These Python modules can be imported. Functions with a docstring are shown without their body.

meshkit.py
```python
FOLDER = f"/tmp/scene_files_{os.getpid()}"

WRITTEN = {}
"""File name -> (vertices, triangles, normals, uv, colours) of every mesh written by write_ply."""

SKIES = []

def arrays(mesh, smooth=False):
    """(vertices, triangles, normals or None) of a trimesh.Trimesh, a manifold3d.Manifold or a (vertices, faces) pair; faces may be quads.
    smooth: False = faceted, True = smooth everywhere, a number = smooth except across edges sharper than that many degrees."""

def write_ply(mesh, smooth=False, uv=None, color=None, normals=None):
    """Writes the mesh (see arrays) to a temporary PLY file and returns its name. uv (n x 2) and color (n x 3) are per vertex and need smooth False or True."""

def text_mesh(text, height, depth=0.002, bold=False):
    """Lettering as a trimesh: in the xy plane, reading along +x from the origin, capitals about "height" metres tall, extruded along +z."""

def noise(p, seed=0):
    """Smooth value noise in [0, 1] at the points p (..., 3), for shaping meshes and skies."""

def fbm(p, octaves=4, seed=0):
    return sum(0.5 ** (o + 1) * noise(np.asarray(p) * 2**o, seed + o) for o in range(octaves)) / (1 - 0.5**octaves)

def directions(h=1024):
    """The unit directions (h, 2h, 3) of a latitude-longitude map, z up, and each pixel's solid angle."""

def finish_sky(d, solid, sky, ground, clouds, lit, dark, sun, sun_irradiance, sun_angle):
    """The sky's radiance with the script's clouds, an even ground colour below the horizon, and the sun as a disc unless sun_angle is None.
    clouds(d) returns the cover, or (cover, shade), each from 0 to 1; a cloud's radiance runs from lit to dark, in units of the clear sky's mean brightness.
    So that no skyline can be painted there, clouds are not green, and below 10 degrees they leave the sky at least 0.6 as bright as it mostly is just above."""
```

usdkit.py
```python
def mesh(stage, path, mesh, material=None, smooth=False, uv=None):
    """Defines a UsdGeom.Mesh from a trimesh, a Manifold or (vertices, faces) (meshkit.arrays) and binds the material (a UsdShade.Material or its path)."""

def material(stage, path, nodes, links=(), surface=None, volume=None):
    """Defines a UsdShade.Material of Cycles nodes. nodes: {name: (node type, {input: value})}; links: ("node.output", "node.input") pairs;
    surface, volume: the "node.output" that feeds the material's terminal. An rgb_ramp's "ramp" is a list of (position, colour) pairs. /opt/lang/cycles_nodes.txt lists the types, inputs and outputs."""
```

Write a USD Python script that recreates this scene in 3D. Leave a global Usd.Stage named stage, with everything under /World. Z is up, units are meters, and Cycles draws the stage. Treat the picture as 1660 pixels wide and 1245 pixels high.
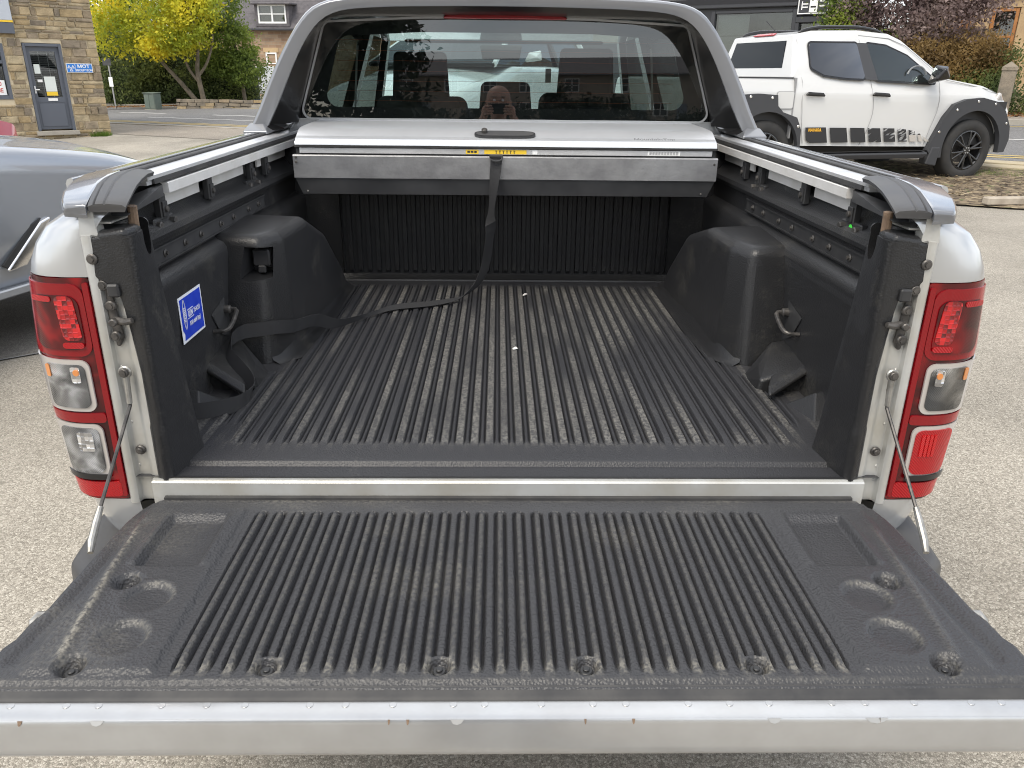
import math, random
import numpy as np, trimesh, usdkit, meshkit
import manifold3d as m3
from shapely.geometry import Polygon, box as sbox, Point, LineString
from shapely.ops import unary_union
from pxr import Usd, UsdGeom, UsdLux, UsdShade, Sdf, Gf, Vt

stage = Usd.Stage.CreateInMemory()
UsdGeom.SetStageUpAxis(stage, UsdGeom.Tokens.z)
UsdGeom.SetStageMetersPerUnit(stage, 1.0)
world = UsdGeom.Xform.Define(stage, '/World')
UsdGeom.Scope.Define(stage, '/World/Looks')
RNG = np.random.default_rng(7)
random.seed(7)

# ---------------------------------------------------------------- camera
PITCH, YAW, ROLL = math.radians(21.54), math.radians(1.15), math.radians(0.65)
EYE = np.array([-0.027, -1.336, 1.561])
EXPOSURE = 0.78
cp, sp, cy, sy = math.cos(PITCH), math.sin(PITCH), math.cos(YAW), math.sin(YAW)
Fw = np.array([sy * cp, cy * cp, -sp]); Rt = np.array([cy, -sy, 0.0]); Up = np.cross(Rt, Fw)
Rr = Rt * math.cos(ROLL) + Up * math.sin(ROLL); Ur = Up * math.cos(ROLL) - Rt * math.sin(ROLL)
cam = UsdGeom.Camera.Define(stage, '/World/camera')
M = np.eye(4); M[0, :3], M[1, :3], M[2, :3], M[3, :3] = Rr, Ur, -Fw, EYE
cam.AddTransformOp().Set(Gf.Matrix4d(M.tolist()))
cam.CreateFocalLengthAttr(26.0); cam.CreateHorizontalApertureAttr(26.0 * 1660 / 1264.4)
cam.CreateVerticalApertureAttr(26.0 * 1245 / 1264.4)
cam.CreateClippingRangeAttr(Gf.Vec2f(0.01, 2000)); cam.CreateExposureAttr(EXPOSURE)

# ---------------------------------------------------------------- sky and sun (thin bright overcast, veiled sun from behind on the left)
SUN_AZ, SUN_EL = math.radians(-150), math.radians(56)      # azimuth = atan2(x, y) towards the sun
SKY_STRENGTH, SUN_I, SUN_ANGLE = 0.11, 0.45, 30.0
skym = usdkit.material(stage, '/World/Looks/sky_look', {
    'tc': ('texture_coordinate', {}),
    'mp': ('mapping', {'scale': (1.3, 1.3, 3.2)}),
    'sky': ('sky_texture', {'sky_type': 'single_scattering', 'sun_disc': False, 'sun_elevation': SUN_EL, 'sun_rotation': SUN_AZ, 'altitude': 100, 'air_density': 1.0, 'aerosol_density': 1.5}),
    'n': ('noise_texture', {'scale': 1.7, 'detail': 7, 'roughness': 0.55}),
    'r': ('rgb_ramp', {'ramp': [(0.0, (0.1, 0.1, 0.1)), (0.40, (0.3, 0.3, 0.3)), (0.58, (0.85, 0.85, 0.85)), (1.0, (1, 1, 1))]}),
    'mx': ('mix_color', {'b': (10.5, 10.6, 10.8), 'use_clamp': False}),
    'bg': ('background_shader', {'strength': SKY_STRENGTH})},
    [('tc.generated', 'mp.vector'), ('mp.vector', 'n.vector'), ('n.fac', 'r.fac'), ('r.color', 'mx.fac'), ('sky.color', 'mx.a'), ('mx.result', 'bg.color')], surface='bg.background')
dome = UsdLux.DomeLight.Define(stage, '/World/sky')
UsdShade.MaterialBindingAPI.Apply(dome.GetPrim()).Bind(skym)
dome.GetPrim().SetCustomDataByKey('kind', 'structure'); dome.GetPrim().SetCustomDataByKey('label', 'pale blue sky with thin bright cloud')
sun = UsdLux.DistantLight.Define(stage, '/World/sun')
sun.CreateNormalizeAttr(True); sun.CreateIntensityAttr(SUN_I); sun.CreateAngleAttr(SUN_ANGLE); sun.CreateColorAttr(Gf.Vec3f(1.0, 0.93, 0.82))
sd = np.array([math.sin(SUN_AZ) * math.cos(SUN_EL), math.cos(SUN_AZ) * math.cos(SUN_EL), math.sin(SUN_EL)])
zx = np.cross([0, 0, 1.0], sd); zx /= np.linalg.norm(zx); zy = np.cross(sd, zx)
M = np.eye(4); M[0, :3], M[1, :3], M[2, :3] = zx, zy, sd
sun.AddTransformOp().Set(Gf.Matrix4d(M.tolist()))

# ---------------------------------------------------------------- materials
MATS = {}
def look(name, nodes, links, surface='p.BSDF'):
    MATS[name] = usdkit.material(stage, '/World/Looks/' + name, nodes, links, surface=surface)
    return MATS[name]
def plain(name, color, rough=0.5, metal=0.0, coat=0.0, spec=0.5, vary=None, vscale=3.0, bump=None, bdist=0.01, aniso=None, extra=None):
    """vary: second colour mixed in by noise; bump: (scale, strength)."""
    nodes = {'p': ('principled_bsdf', {'base_color': color, 'roughness': rough, 'metallic': metal, 'coat_weight': coat, 'coat_roughness': 0.04, 'specular_ior_level': spec, **(extra or {})}), 'tc': ('texture_coordinate', {})}
    links = []
    if vary is not None:
        nodes['vn'] = ('noise_texture', {'scale': vscale, 'detail': 6, 'roughness': 0.6})
        nodes['vr'] = ('rgb_ramp', {'ramp': [(0.35, color), (0.68, vary)]})
        links += [('tc.object', 'vn.vector'), ('vn.fac', 'vr.fac'), ('vr.color', 'p.base_color')]
    if bump:
        nodes['bn'] = ('noise_texture', {'scale': bump[0], 'detail': 4, 'roughness': 0.6})
        nodes['b'] = ('bump', {'strength': bump[1], 'distance': bdist})
        links += [('tc.object', 'bn.vector'), ('bn.fac', 'b.height'), ('b.normal', 'p.normal')]
    return look(name, nodes, links)

def tarmac(name, ramp, scale, strength, stain=0.25, rough=0.85):
    return look(name, {
        'tc': ('texture_coordinate', {}), 'v': ('voronoi_texture', {'scale': scale, 'randomness': 1.0}),
        'vd': ('voronoi_texture', {'scale': scale, 'feature': 'distance_to_edge'}),
        'sep': ('separate_color', {}), 'cr': ('rgb_ramp', {'ramp': ramp}),
        'er': ('rgb_ramp', {'ramp': [(0.0, (0.30, 0.28, 0.25)), (0.08, (1, 1, 1))]}),
        'mu': ('mix_color', {'blend_type': 'multiply', 'fac': 1.0}),
        'n': ('noise_texture', {'scale': 0.55, 'detail': 6, 'roughness': 0.65}),
        'nr': ('rgb_ramp', {'ramp': [(0.3, (1 - stain,) * 3), (0.65, (1 + stain * 0.25,) * 3)]}),
        'm2': ('mix_color', {'blend_type': 'multiply', 'fac': 1.0, 'use_clamp': False}),
        'b': ('bump', {'strength': strength, 'distance': 0.006}),
        'p': ('principled_bsdf', {'roughness': rough, 'specular_ior_level': 0.35})},
        [('tc.object', 'v.vector'), ('tc.object', 'vd.vector'), ('v.color', 'sep.color'), ('sep.r', 'cr.fac'), ('vd.distance', 'er.fac'), ('cr.color', 'mu.a'), ('er.color', 'mu.b'),
         ('tc.object', 'n.vector'), ('n.fac', 'nr.fac'), ('mu.result', 'm2.a'), ('nr.color', 'm2.b'), ('m2.result', 'p.base_color'), ('vd.distance', 'b.height'), ('b.normal', 'p.normal')])

tarmac('car_park_tarmac', [(0.0, (0.22, 0.20, 0.165)), (0.35, (0.335, 0.305, 0.255)), (0.7, (0.405, 0.37, 0.31)), (1.0, (0.52, 0.485, 0.415))], 175, 0.42, 0.32)
tarmac('old_tarmac', [(0.0, (0.15, 0.14, 0.125)), (0.5, (0.23, 0.215, 0.19)), (1.0, (0.32, 0.30, 0.27))], 190, 0.35, 0.35)
tarmac('road_asphalt', [(0.0, (0.13, 0.13, 0.13)), (1.0, (0.24, 0.235, 0.23))], 60, 0.5, 0.2)
tarmac('pavement_paving', [(0.0, (0.24, 0.21, 0.17)), (1.0, (0.36, 0.32, 0.27))], 60, 0.4, 0.25)
look('verge_soil', {
    'tc': ('texture_coordinate', {}), 'v': ('voronoi_texture', {'scale': 16}), 'sep': ('separate_color', {}),
    'cr': ('rgb_ramp', {'ramp': [(0.0, (0.05, 0.035, 0.022)), (0.4, (0.12, 0.09, 0.055)), (0.75, (0.21, 0.16, 0.10)), (0.93, (0.34, 0.27, 0.17)), (1.0, (0.08, 0.10, 0.03))]}),
    'n': ('noise_texture', {'scale': 40, 'detail': 5}), 'b': ('bump', {'strength': 0.9, 'distance': 0.02}), 'p': ('principled_bsdf', {'roughness': 0.95})},
    [('tc.object', 'v.vector'), ('v.color', 'sep.color'), ('sep.g', 'cr.fac'), ('cr.color', 'p.base_color'), ('tc.object', 'n.vector'), ('n.fac', 'b.height'), ('b.normal', 'p.normal')])

def liner(name, base, dust, dust_lo, dust_hi, gscale, gstr, stretch=(1, 1, 1), dscale=7.0, rough=0.42):
    """moulded black plastic with leather grain and pale dusty scuffs"""
    return look(name, {
        'tc': ('texture_coordinate', {}), 'mp': ('mapping', {'scale': stretch}),
        'v': ('voronoi_texture', {'scale': gscale, 'feature': 'smooth_f1', 'smoothness': 0.6}),
        'gn': ('noise_texture', {'scale': gscale * 0.7, 'detail': 3}),
        'ad': ('math', {'math_type': 'add'}),
        'b': ('bump', {'strength': gstr, 'distance': 0.004}),
        'n': ('noise_texture', {'scale': dscale, 'detail': 8, 'roughness': 0.72}),
        'nr': ('rgb_ramp', {'ramp': [(dust_lo, (0, 0, 0)), (dust_hi, (1, 1, 1))]}),
        'n2': ('noise_texture', {'scale': 160, 'detail': 3}), 'n2r': ('rgb_ramp', {'ramp': [(0.4, (0.15,) * 3), (0.62, (1,) * 3)]}),
        'mm': ('mix_color', {'blend_type': 'multiply', 'fac': 1.0}),
        'at': ('attribute', {'attribute': 'wear'}), 'wm': ('math', {'math_type': 'multiply'}), 'wa': ('math', {'math_type': 'add', 'use_clamp': True}), 'bw': ('rgb_to_bw', {}), 'bw2': ('rgb_to_bw', {}),
        'mx': ('mix_color', {'a': base, 'b': dust}),
        'p': ('principled_bsdf', {'roughness': rough, 'specular_ior_level': 0.42})},
        [('tc.object', 'mp.vector'), ('mp.vector', 'n.vector'), ('tc.object', 'v.vector'), ('tc.object', 'gn.vector'), ('v.distance', 'ad.value1'), ('gn.fac', 'ad.value2'), ('ad.value', 'b.height'), ('b.normal', 'p.normal'),
         ('n.fac', 'nr.fac'), ('tc.object', 'n2.vector'), ('n2.fac', 'n2r.fac'), ('nr.color', 'mm.a'), ('n2r.color', 'mm.b'), ('mm.result', 'bw.color'), ('n2r.color', 'bw2.color'), ('at.fac', 'wm.value1'), ('bw2.val', 'wm.value2'), ('bw.val', 'wa.value1'), ('wm.value', 'wa.value2'), ('wa.value', 'mx.fac'), ('mx.result', 'p.base_color')])
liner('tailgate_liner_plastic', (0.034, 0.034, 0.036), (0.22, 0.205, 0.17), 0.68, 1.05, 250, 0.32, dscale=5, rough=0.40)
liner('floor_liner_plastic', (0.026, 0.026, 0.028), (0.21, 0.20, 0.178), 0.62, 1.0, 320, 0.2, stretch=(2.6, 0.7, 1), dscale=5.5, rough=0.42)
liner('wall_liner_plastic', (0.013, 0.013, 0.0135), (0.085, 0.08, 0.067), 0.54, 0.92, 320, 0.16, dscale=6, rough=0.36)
plain('black_plastic', (0.018, 0.018, 0.019), 0.45, bump=(300, 0.15), bdist=0.002, vary=(0.03, 0.03, 0.03), vscale=20)
plain('grey_cap_plastic', (0.045, 0.045, 0.047), 0.5, bump=(260, 0.12), bdist=0.002, vary=(0.06, 0.058, 0.055), vscale=9)
plain('rubber', (0.02, 0.02, 0.021), 0.6, vary=(0.05, 0.048, 0.045), vscale=12)
plain('silver_paint', (0.47, 0.48, 0.485), 0.27, metal=0.7, coat=0.8, vary=(0.44, 0.445, 0.445), vscale=2)
plain('worn_silver_paint', (0.50, 0.505, 0.49), 0.36, metal=0.45, coat=0.3, vary=(0.40, 0.385, 0.34), vscale=9)
plain('tailgate_silver', (0.50, 0.505, 0.505), 0.28, metal=0.75, coat=0.5, vary=(0.45, 0.45, 0.445), vscale=14)
plain('hoop_grey_paint', (0.22, 0.225, 0.235), 0.32, metal=0.6, coat=0.6)
plain('gloss_black', (0.010, 0.0095, 0.0095), 0.25, coat=0.25, spec=0.35)
plain('dark_cap_paint', (0.14, 0.145, 0.155), 0.18, metal=0.3, coat=0.8)
plain('aluminium', (0.72, 0.72, 0.72), 0.34, metal=0.75, vary=(0.60, 0.60, 0.60), vscale=14, bump=(90, 0.05), bdist=0.002)
plain('pale_aluminium', (0.70, 0.69, 0.67), 0.42, metal=0.25, vary=(0.60, 0.585, 0.55), vscale=10)
plain('brushed_panel', (0.44, 0.44, 0.44), 0.38, metal=0.8, vary=(0.24, 0.24, 0.245), vscale=6, bump=(25, 0.12), bdist=0.01)
plain('roller_silver', (0.68, 0.69, 0.70), 0.30, metal=0.6, vary=(0.62, 0.63, 0.64), vscale=6)
plain('dark_panel', (0.035, 0.035, 0.036), 0.42, vary=(0.06, 0.06, 0.06), vscale=8)
plain('rusty_steel', (0.12, 0.085, 0.06), 0.75, metal=0.3, vary=(0.25, 0.17, 0.11), vscale=40, bump=(200, 0.4), bdist=0.003)
plain('dark_steel', (0.05, 0.048, 0.046), 0.42, metal=0.55, vary=(0.12, 0.11, 0.10), vscale=60)
plain('zinc', (0.42, 0.41, 0.38), 0.4, metal=0.85, vary=(0.25, 0.24, 0.22), vscale=50)
plain('chrome', (0.8, 0.8, 0.8), 0.08, metal=1.0)
plain('webbing', (0.016, 0.016, 0.017), 0.75, bump=(420, 0.4), bdist=0.002)
plain('white_chip', (0.7, 0.68, 0.64), 0.7)
plain('label_yellow', (0.75, 0.50, 0.03), 0.5); plain('label_white', (0.78, 0.78, 0.76), 0.5); plain('ink_black', (0.02, 0.02, 0.02), 0.6)
plain('ink_grey', (0.25, 0.25, 0.25), 0.6); plain('sticker_blue', (0.012, 0.035, 0.36), 0.35, vary=(0.02, 0.05, 0.42), vscale=40); plain('sticker_white', (0.74, 0.76, 0.8), 0.4)
plain('green_dot', (0.08, 0.8, 0.08), 0.5)
def lamp_look(name, color, rough, wave, strength, metal=0.0, coat=1.0):
    return look(name, {'tc': ('texture_coordinate', {}), 'w': ('wave_texture', {'wave_type': 'bands', 'bands_direction': 'diagonal', 'scale': wave}), 'b': ('bump', {'strength': strength, 'distance': 0.002}),
        'p': ('principled_bsdf', {'base_color': color, 'roughness': rough, 'metallic': metal, 'coat_weight': coat * 0.5, 'coat_roughness': 0.02, 'specular_ior_level': 0.3})},
        [('tc.object', 'w.vector'), ('w.fac', 'b.height'), ('b.normal', 'p.normal')])
lamp_look('lens_red', (0.19, 0.002, 0.005), 0.1, 90, 0.1)
look('lens_dark_red', {'tc': ('texture_coordinate', {}), 'n': ('noise_texture', {'scale': 11, 'detail': 1, 'distortion': 1.2}), 'r': ('rgb_ramp', {'ramp': [(0.36, (0.018, 0.0006, 0.001)), (0.55, (0.075, 0.0015, 0.003)), (0.72, (0.24, 0.003, 0.005))]}), 'w': ('wave_texture', {'wave_type': 'bands', 'bands_direction': 'diagonal', 'scale': 150}), 'b': ('bump', {'strength': 0.12, 'distance': 0.002}), 'p': ('principled_bsdf', {'roughness': 0.08, 'coat_weight': 0.5, 'coat_roughness': 0.02, 'specular_ior_level': 0.3})},
    [('tc.object', 'n.vector'), ('n.fac', 'r.fac'), ('r.color', 'p.base_color'), ('tc.object', 'w.vector'), ('w.fac', 'b.height'), ('b.normal', 'p.normal')])
lamp_look('lens_bright_red', (0.46, 0.004, 0.006), 0.15, 160, 0.5)
lamp_look('lens_mid_red', (0.32, 0.003, 0.006), 0.2, 110, 0.4)
look('lens_ribbed_grey', {'tc': ('texture_coordinate', {}), 'w': ('wave_texture', {'wave_type': 'bands', 'bands_direction': 'diagonal', 'scale': 150}), 'b': ('bump', {'strength': 0.6, 'distance': 0.002}), 'n': ('noise_texture', {'scale': 16, 'detail': 2, 'distortion': 0.8}), 'r': ('rgb_ramp', {'ramp': [(0.35, (0.05, 0.05, 0.05)), (0.5, (0.17, 0.165, 0.155)), (0.66, (0.50, 0.49, 0.47))]}), 'p': ('principled_bsdf', {'roughness': 0.16, 'metallic': 0.75, 'coat_weight': 0.8, 'coat_roughness': 0.02})},
    [('tc.object', 'w.vector'), ('w.fac', 'b.height'), ('b.normal', 'p.normal'), ('tc.object', 'n.vector'), ('n.fac', 'r.fac'), ('r.color', 'p.base_color')])
look('led_facets', {'tc': ('texture_coordinate', {}), 'v': ('voronoi_texture', {'scale': 120, 'metric': 'chebychev', 'randomness': 0.35}), 'sep': ('separate_color', {}), 'r': ('rgb_ramp', {'ramp': [(0.0, (0.08, 0.002, 0.003)), (0.4, (0.28, 0.003, 0.005)), (1.0, (0.52, 0.012, 0.014))]}), 'b': ('bump', {'strength': 0.8, 'distance': 0.004}), 'p': ('principled_bsdf', {'roughness': 0.18, 'coat_weight': 0.5})},
    [('tc.object', 'v.vector'), ('v.color', 'sep.color'), ('sep.g', 'r.fac'), ('r.color', 'p.base_color'), ('v.distance', 'b.height'), ('b.normal', 'p.normal')])
lamp_look('lens_rim_clear', (0.46, 0.43, 0.40), 0.12, 50, 0.0, metal=0.3)
look('lens_chrome_cells', {'tc': ('texture_coordinate', {}), 'v': ('voronoi_texture', {'scale': 130, 'metric': 'chebychev', 'randomness': 0.3}), 'sep': ('separate_color', {}), 'r': ('rgb_ramp', {'ramp': [(0.0, (0.25, 0.25, 0.25)), (1.0, (0.95, 0.95, 0.95))]}), 'b': ('bump', {'strength': 0.8, 'distance': 0.004}), 'p': ('principled_bsdf', {'roughness': 0.12, 'metallic': 0.9, 'coat_weight': 0.6})},
    [('tc.object', 'v.vector'), ('v.color', 'sep.color'), ('sep.g', 'r.fac'), ('r.color', 'p.base_color'), ('v.distance', 'b.height'), ('b.normal', 'p.normal')])
plain('amber_bulb', (0.55, 0.20, 0.05), 0.2, coat=1.0)
def glass(name, tint, ior=1.5, rough=0.0):
    return look(name, {'t': ('transparent_bsdf', {'color': tint}), 'g': ('glossy_bsdf', {'color': (1, 1, 1), 'roughness': rough}), 'f': ('fresnel', {'IOR': ior}), 'm': ('mix_closure', {})},
        [('f.fac', 'm.fac'), ('t.BSDF', 'm.closure1'), ('g.BSDF', 'm.closure2')], surface='m.closure')
glass('rear_glass', (0.58, 0.64, 0.63), 1.9); look('privacy_glass', {'t': ('transparent_bsdf', {'color': (0.10, 0.125, 0.115)}), 'g': ('glossy_bsdf', {'roughness': 0.02}), 'm': ('mix_closure', {'fac': 0.03})}, [('t.BSDF', 'm.closure1'), ('g.BSDF', 'm.closure2')], surface='m.closure'); glass('cab_glass', (0.78, 0.95, 0.93), 1.4); glass('tint_glass', (0.10, 0.11, 0.11), 1.38); glass('pale_glass', (0.86, 0.94, 0.92), 1.25); glass('pane_glass', (0.7, 0.72, 0.72), 1.7)
plain('cab_trim', (0.035, 0.036, 0.037), 0.8); plain('seat_fabric', (0.05, 0.052, 0.054), 0.9); plain('head_lining', (0.05, 0.05, 0.05), 0.9); plain('seat_belt', (0.28, 0.3, 0.28), 0.7); plain('orange_trim', (0.45, 0.10, 0.03), 0.6)
plain('white_paint', (0.55, 0.55, 0.535), 0.25, coat=0.8); plain('arch_plastic', (0.035, 0.036, 0.039), 0.6); plain('tyre_rubber', (0.016, 0.016, 0.016), 0.75, vary=(0.03, 0.028, 0.025), vscale=9); plain('alloy_black', (0.012, 0.012, 0.012), 0.25, coat=0.5)
plain('decal_black', (0.015, 0.015, 0.016), 0.4); plain('decal_fade', (0.42, 0.39, 0.35), 0.5); plain('decal_yellow', (0.8, 0.42, 0.02), 0.5)
plain('grey_blue_paint', (0.30, 0.315, 0.335), 0.24, metal=0.6, coat=1.0)
look('wet_grey_paint', {'tc': ('texture_coordinate', {}), 'v': ('voronoi_texture', {'scale': 130}), 'r': ('rgb_ramp', {'ramp': [(0.0, (1, 1, 1)), (0.4, (0, 0, 0))]}), 'b': ('bump', {'strength': 0.55, 'distance': 0.006}),
    'cr': ('rgb_ramp', {'ramp': [(0.1, (0.42, 0.42, 0.42)), (0.5, (0.23, 0.25, 0.27))]}), 'p': ('principled_bsdf', {'roughness': 0.25, 'metallic': 0.4, 'coat_weight': 0.8})},
    [('tc.object', 'v.vector'), ('v.distance', 'r.fac'), ('r.color', 'b.height'), ('v.distance', 'cr.fac'), ('cr.color', 'p.base_color'), ('b.normal', 'p.normal')])
plain('red_paint', (0.24, 0.006, 0.012), 0.25, coat=1.0)
plain('line_white', (0.62, 0.61, 0.58), 0.8, vary=(0.42, 0.41, 0.39), vscale=6); plain('line_yellow', (0.60, 0.42, 0.10), 0.8, vary=(0.42, 0.32, 0.12), vscale=6)
plain('kerb_stone', (0.36, 0.33, 0.28), 0.9, vary=(0.26, 0.24, 0.2), vscale=3); plain('paving_slab', (0.40, 0.34, 0.22), 0.9, vary=(0.32, 0.27, 0.19), vscale=4)
STONES = []
for k, c in enumerate([(0.36, 0.28, 0.17), (0.30, 0.235, 0.155), (0.43, 0.335, 0.20), (0.25, 0.205, 0.15), (0.47, 0.385, 0.245), (0.33, 0.265, 0.185), (0.40, 0.30, 0.165)]):
    plain('wall_stone_%s' % 'abcdefg'[k], c, 0.95, vary=tuple(x * 0.55 for x in c), vscale=5, bump=(28, 0.8), bdist=0.02); STONES.append('wall_stone_%s' % 'abcdefg'[k])
plain('mortar', (0.54, 0.46, 0.32), 0.95, bump=(60, 0.5), bdist=0.01)
plain('door_grey', (0.085, 0.095, 0.115), 0.45); plain('white_plastic', (0.75, 0.75, 0.73), 0.4); plain('sign_blue', (0.02, 0.16, 0.50), 0.4); plain('fascia_pale', (0.42, 0.45, 0.49), 0.4); plain('poster_red', (0.5, 0.05, 0.03), 0.6); plain('paper', (0.62, 0.66, 0.62), 0.8); plain('blind_slat', (0.36, 0.36, 0.34), 0.6)
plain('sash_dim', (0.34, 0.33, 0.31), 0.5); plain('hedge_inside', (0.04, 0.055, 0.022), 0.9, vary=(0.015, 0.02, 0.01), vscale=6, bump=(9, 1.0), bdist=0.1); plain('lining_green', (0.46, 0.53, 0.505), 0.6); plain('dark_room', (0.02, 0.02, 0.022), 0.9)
look('house_brick', {'tc': ('texture_coordinate', {}), 'mp': ('mapping', {'rotation': (math.pi / 2, 0, 0)}), 'br': ('brick_texture', {'color1': (0.27, 0.17, 0.11), 'color2': (0.39, 0.28, 0.185), 'mortar': (0.33, 0.26, 0.19), 'scale': 1.0, 'brick_width': 0.42, 'row_height': 0.19, 'mortar_size': 0.016}), 'n': ('noise_texture', {'scale': 1.2, 'detail': 5}), 'nr': ('rgb_ramp', {'ramp': [(0.3, (0.72,) * 3), (0.7, (1.1,) * 3)]}), 'mm': ('mix_color', {'blend_type': 'multiply', 'fac': 1.0, 'use_clamp': False}), 'b': ('bump', {'strength': 0.5, 'distance': 0.02}), 'p': ('principled_bsdf', {'roughness': 0.95})},
    [('tc.object', 'mp.vector'), ('mp.vector', 'br.vector'), ('tc.object', 'n.vector'), ('n.fac', 'nr.fac'), ('br.color', 'mm.a'), ('nr.color', 'mm.b'), ('mm.result', 'p.base_color'), ('br.fac', 'b.height'), ('b.normal', 'p.normal')])
plain('roof_slate', (0.12, 0.11, 0.115), 0.8, vary=(0.07, 0.065, 0.07), vscale=3, bump=(12, 0.5), bdist=0.03); plain('sandstone', (0.50, 0.36, 0.20), 0.9, vary=(0.40, 0.28, 0.16), vscale=3); plain('orange_timber', (0.42, 0.19, 0.06), 0.5, vary=(0.34, 0.14, 0.045), vscale=8)
plain('house_render', (0.20, 0.165, 0.13), 0.9, vary=(0.14, 0.115, 0.09), vscale=2); plain('window_white', (0.74, 0.74, 0.72), 0.4); plain('shop_black', (0.03, 0.031, 0.035), 0.35); plain('shop_grey', (0.16, 0.165, 0.17), 0.4); plain('shop_blind', (0.52, 0.58, 0.52), 0.7); plain('curtain', (0.45, 0.40, 0.30), 0.9)
plain('cabinet_green', (0.085, 0.115, 0.095), 0.6, vary=(0.12, 0.14, 0.115), vscale=4); plain('galvanised', (0.36, 0.36, 0.35), 0.5, metal=0.5); plain('bin_dark', (0.02, 0.03, 0.06), 0.5); plain('bin_blue', (0.02, 0.09, 0.30), 0.5); plain('pillar_stone', (0.24, 0.20, 0.15), 0.95, vary=(0.13, 0.115, 0.09), vscale=5, bump=(40, 0.6), bdist=0.02)
plain('bark', (0.20, 0.165, 0.12), 0.95, vary=(0.10, 0.085, 0.06), vscale=7, bump=(18, 0.8), bdist=0.02); plain('old_timber', (0.40, 0.35, 0.28), 0.9, vary=(0.26, 0.22, 0.17), vscale=6)
plain('skin', (0.40, 0.25, 0.19), 0.5, extra={'subsurface_weight': 0.1, 'subsurface_radius': (1, 0.3, 0.15), 'subsurface_scale': 0.01}); plain('dark_jacket', (0.015, 0.016, 0.02), 0.8); plain('jeans', (0.03, 0.04, 0.07), 0.9)
plain('lip', (0.42, 0.19, 0.16), 0.5); plain('eye_white', (0.7, 0.7, 0.7), 0.3); plain('hair_grey', (0.2, 0.17, 0.14), 0.8)
def leaf(name, ramp, nscale=0.9, trans=0.45):
    """leaf colour differs from leaf to leaf and, more slowly, from clump to clump"""
    return look(name, {'g': ('geometry', {}), 'n': ('noise_texture', {'scale': nscale, 'detail': 3}), 'a': ('math', {'math_type': 'multiply_add', 'value2': 0.45, 'value3': -0.22}), 'ad': ('math', {'math_type': 'add'}),
        'r': ('rgb_ramp', {'ramp': ramp}), 'p': ('principled_bsdf', {'roughness': 0.5, 'specular_ior_level': 0.3}), 't': ('translucent_bsdf', {}), 'm': ('mix_closure', {'fac': trans})},
        [('g.position', 'n.vector'), ('g.random_per_island', 'a.value1'), ('n.fac', 'ad.value1'), ('a.value', 'ad.value2'), ('ad.value', 'r.fac'), ('r.color', 'p.base_color'), ('r.color', 't.color'), ('p.BSDF', 'm.closure1'), ('t.BSDF', 'm.closure2')], surface='m.closure')
leaf('leaf_yellow', [(0.15, (0.26, 0.32, 0.035)), (0.32, (0.55, 0.52, 0.04)), (0.46, (0.84, 0.68, 0.05)), (0.75, (0.90, 0.56, 0.05))])
leaf('leaf_green', [(0.2, (0.10, 0.15, 0.03)), (0.5, (0.24, 0.30, 0.05)), (0.8, (0.45, 0.45, 0.07))])
leaf('leaf_dark', [(0.2, (0.08, 0.11, 0.04)), (0.48, (0.22, 0.25, 0.07)), (0.75, (0.46, 0.44, 0.12))])
leaf('leaf_copper', [(0.15, (0.15, 0.105, 0.10)), (0.38, (0.34, 0.26, 0.235)), (0.60, (0.55, 0.43, 0.37)), (0.85, (0.36, 0.34, 0.12))], 1.4)
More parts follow.
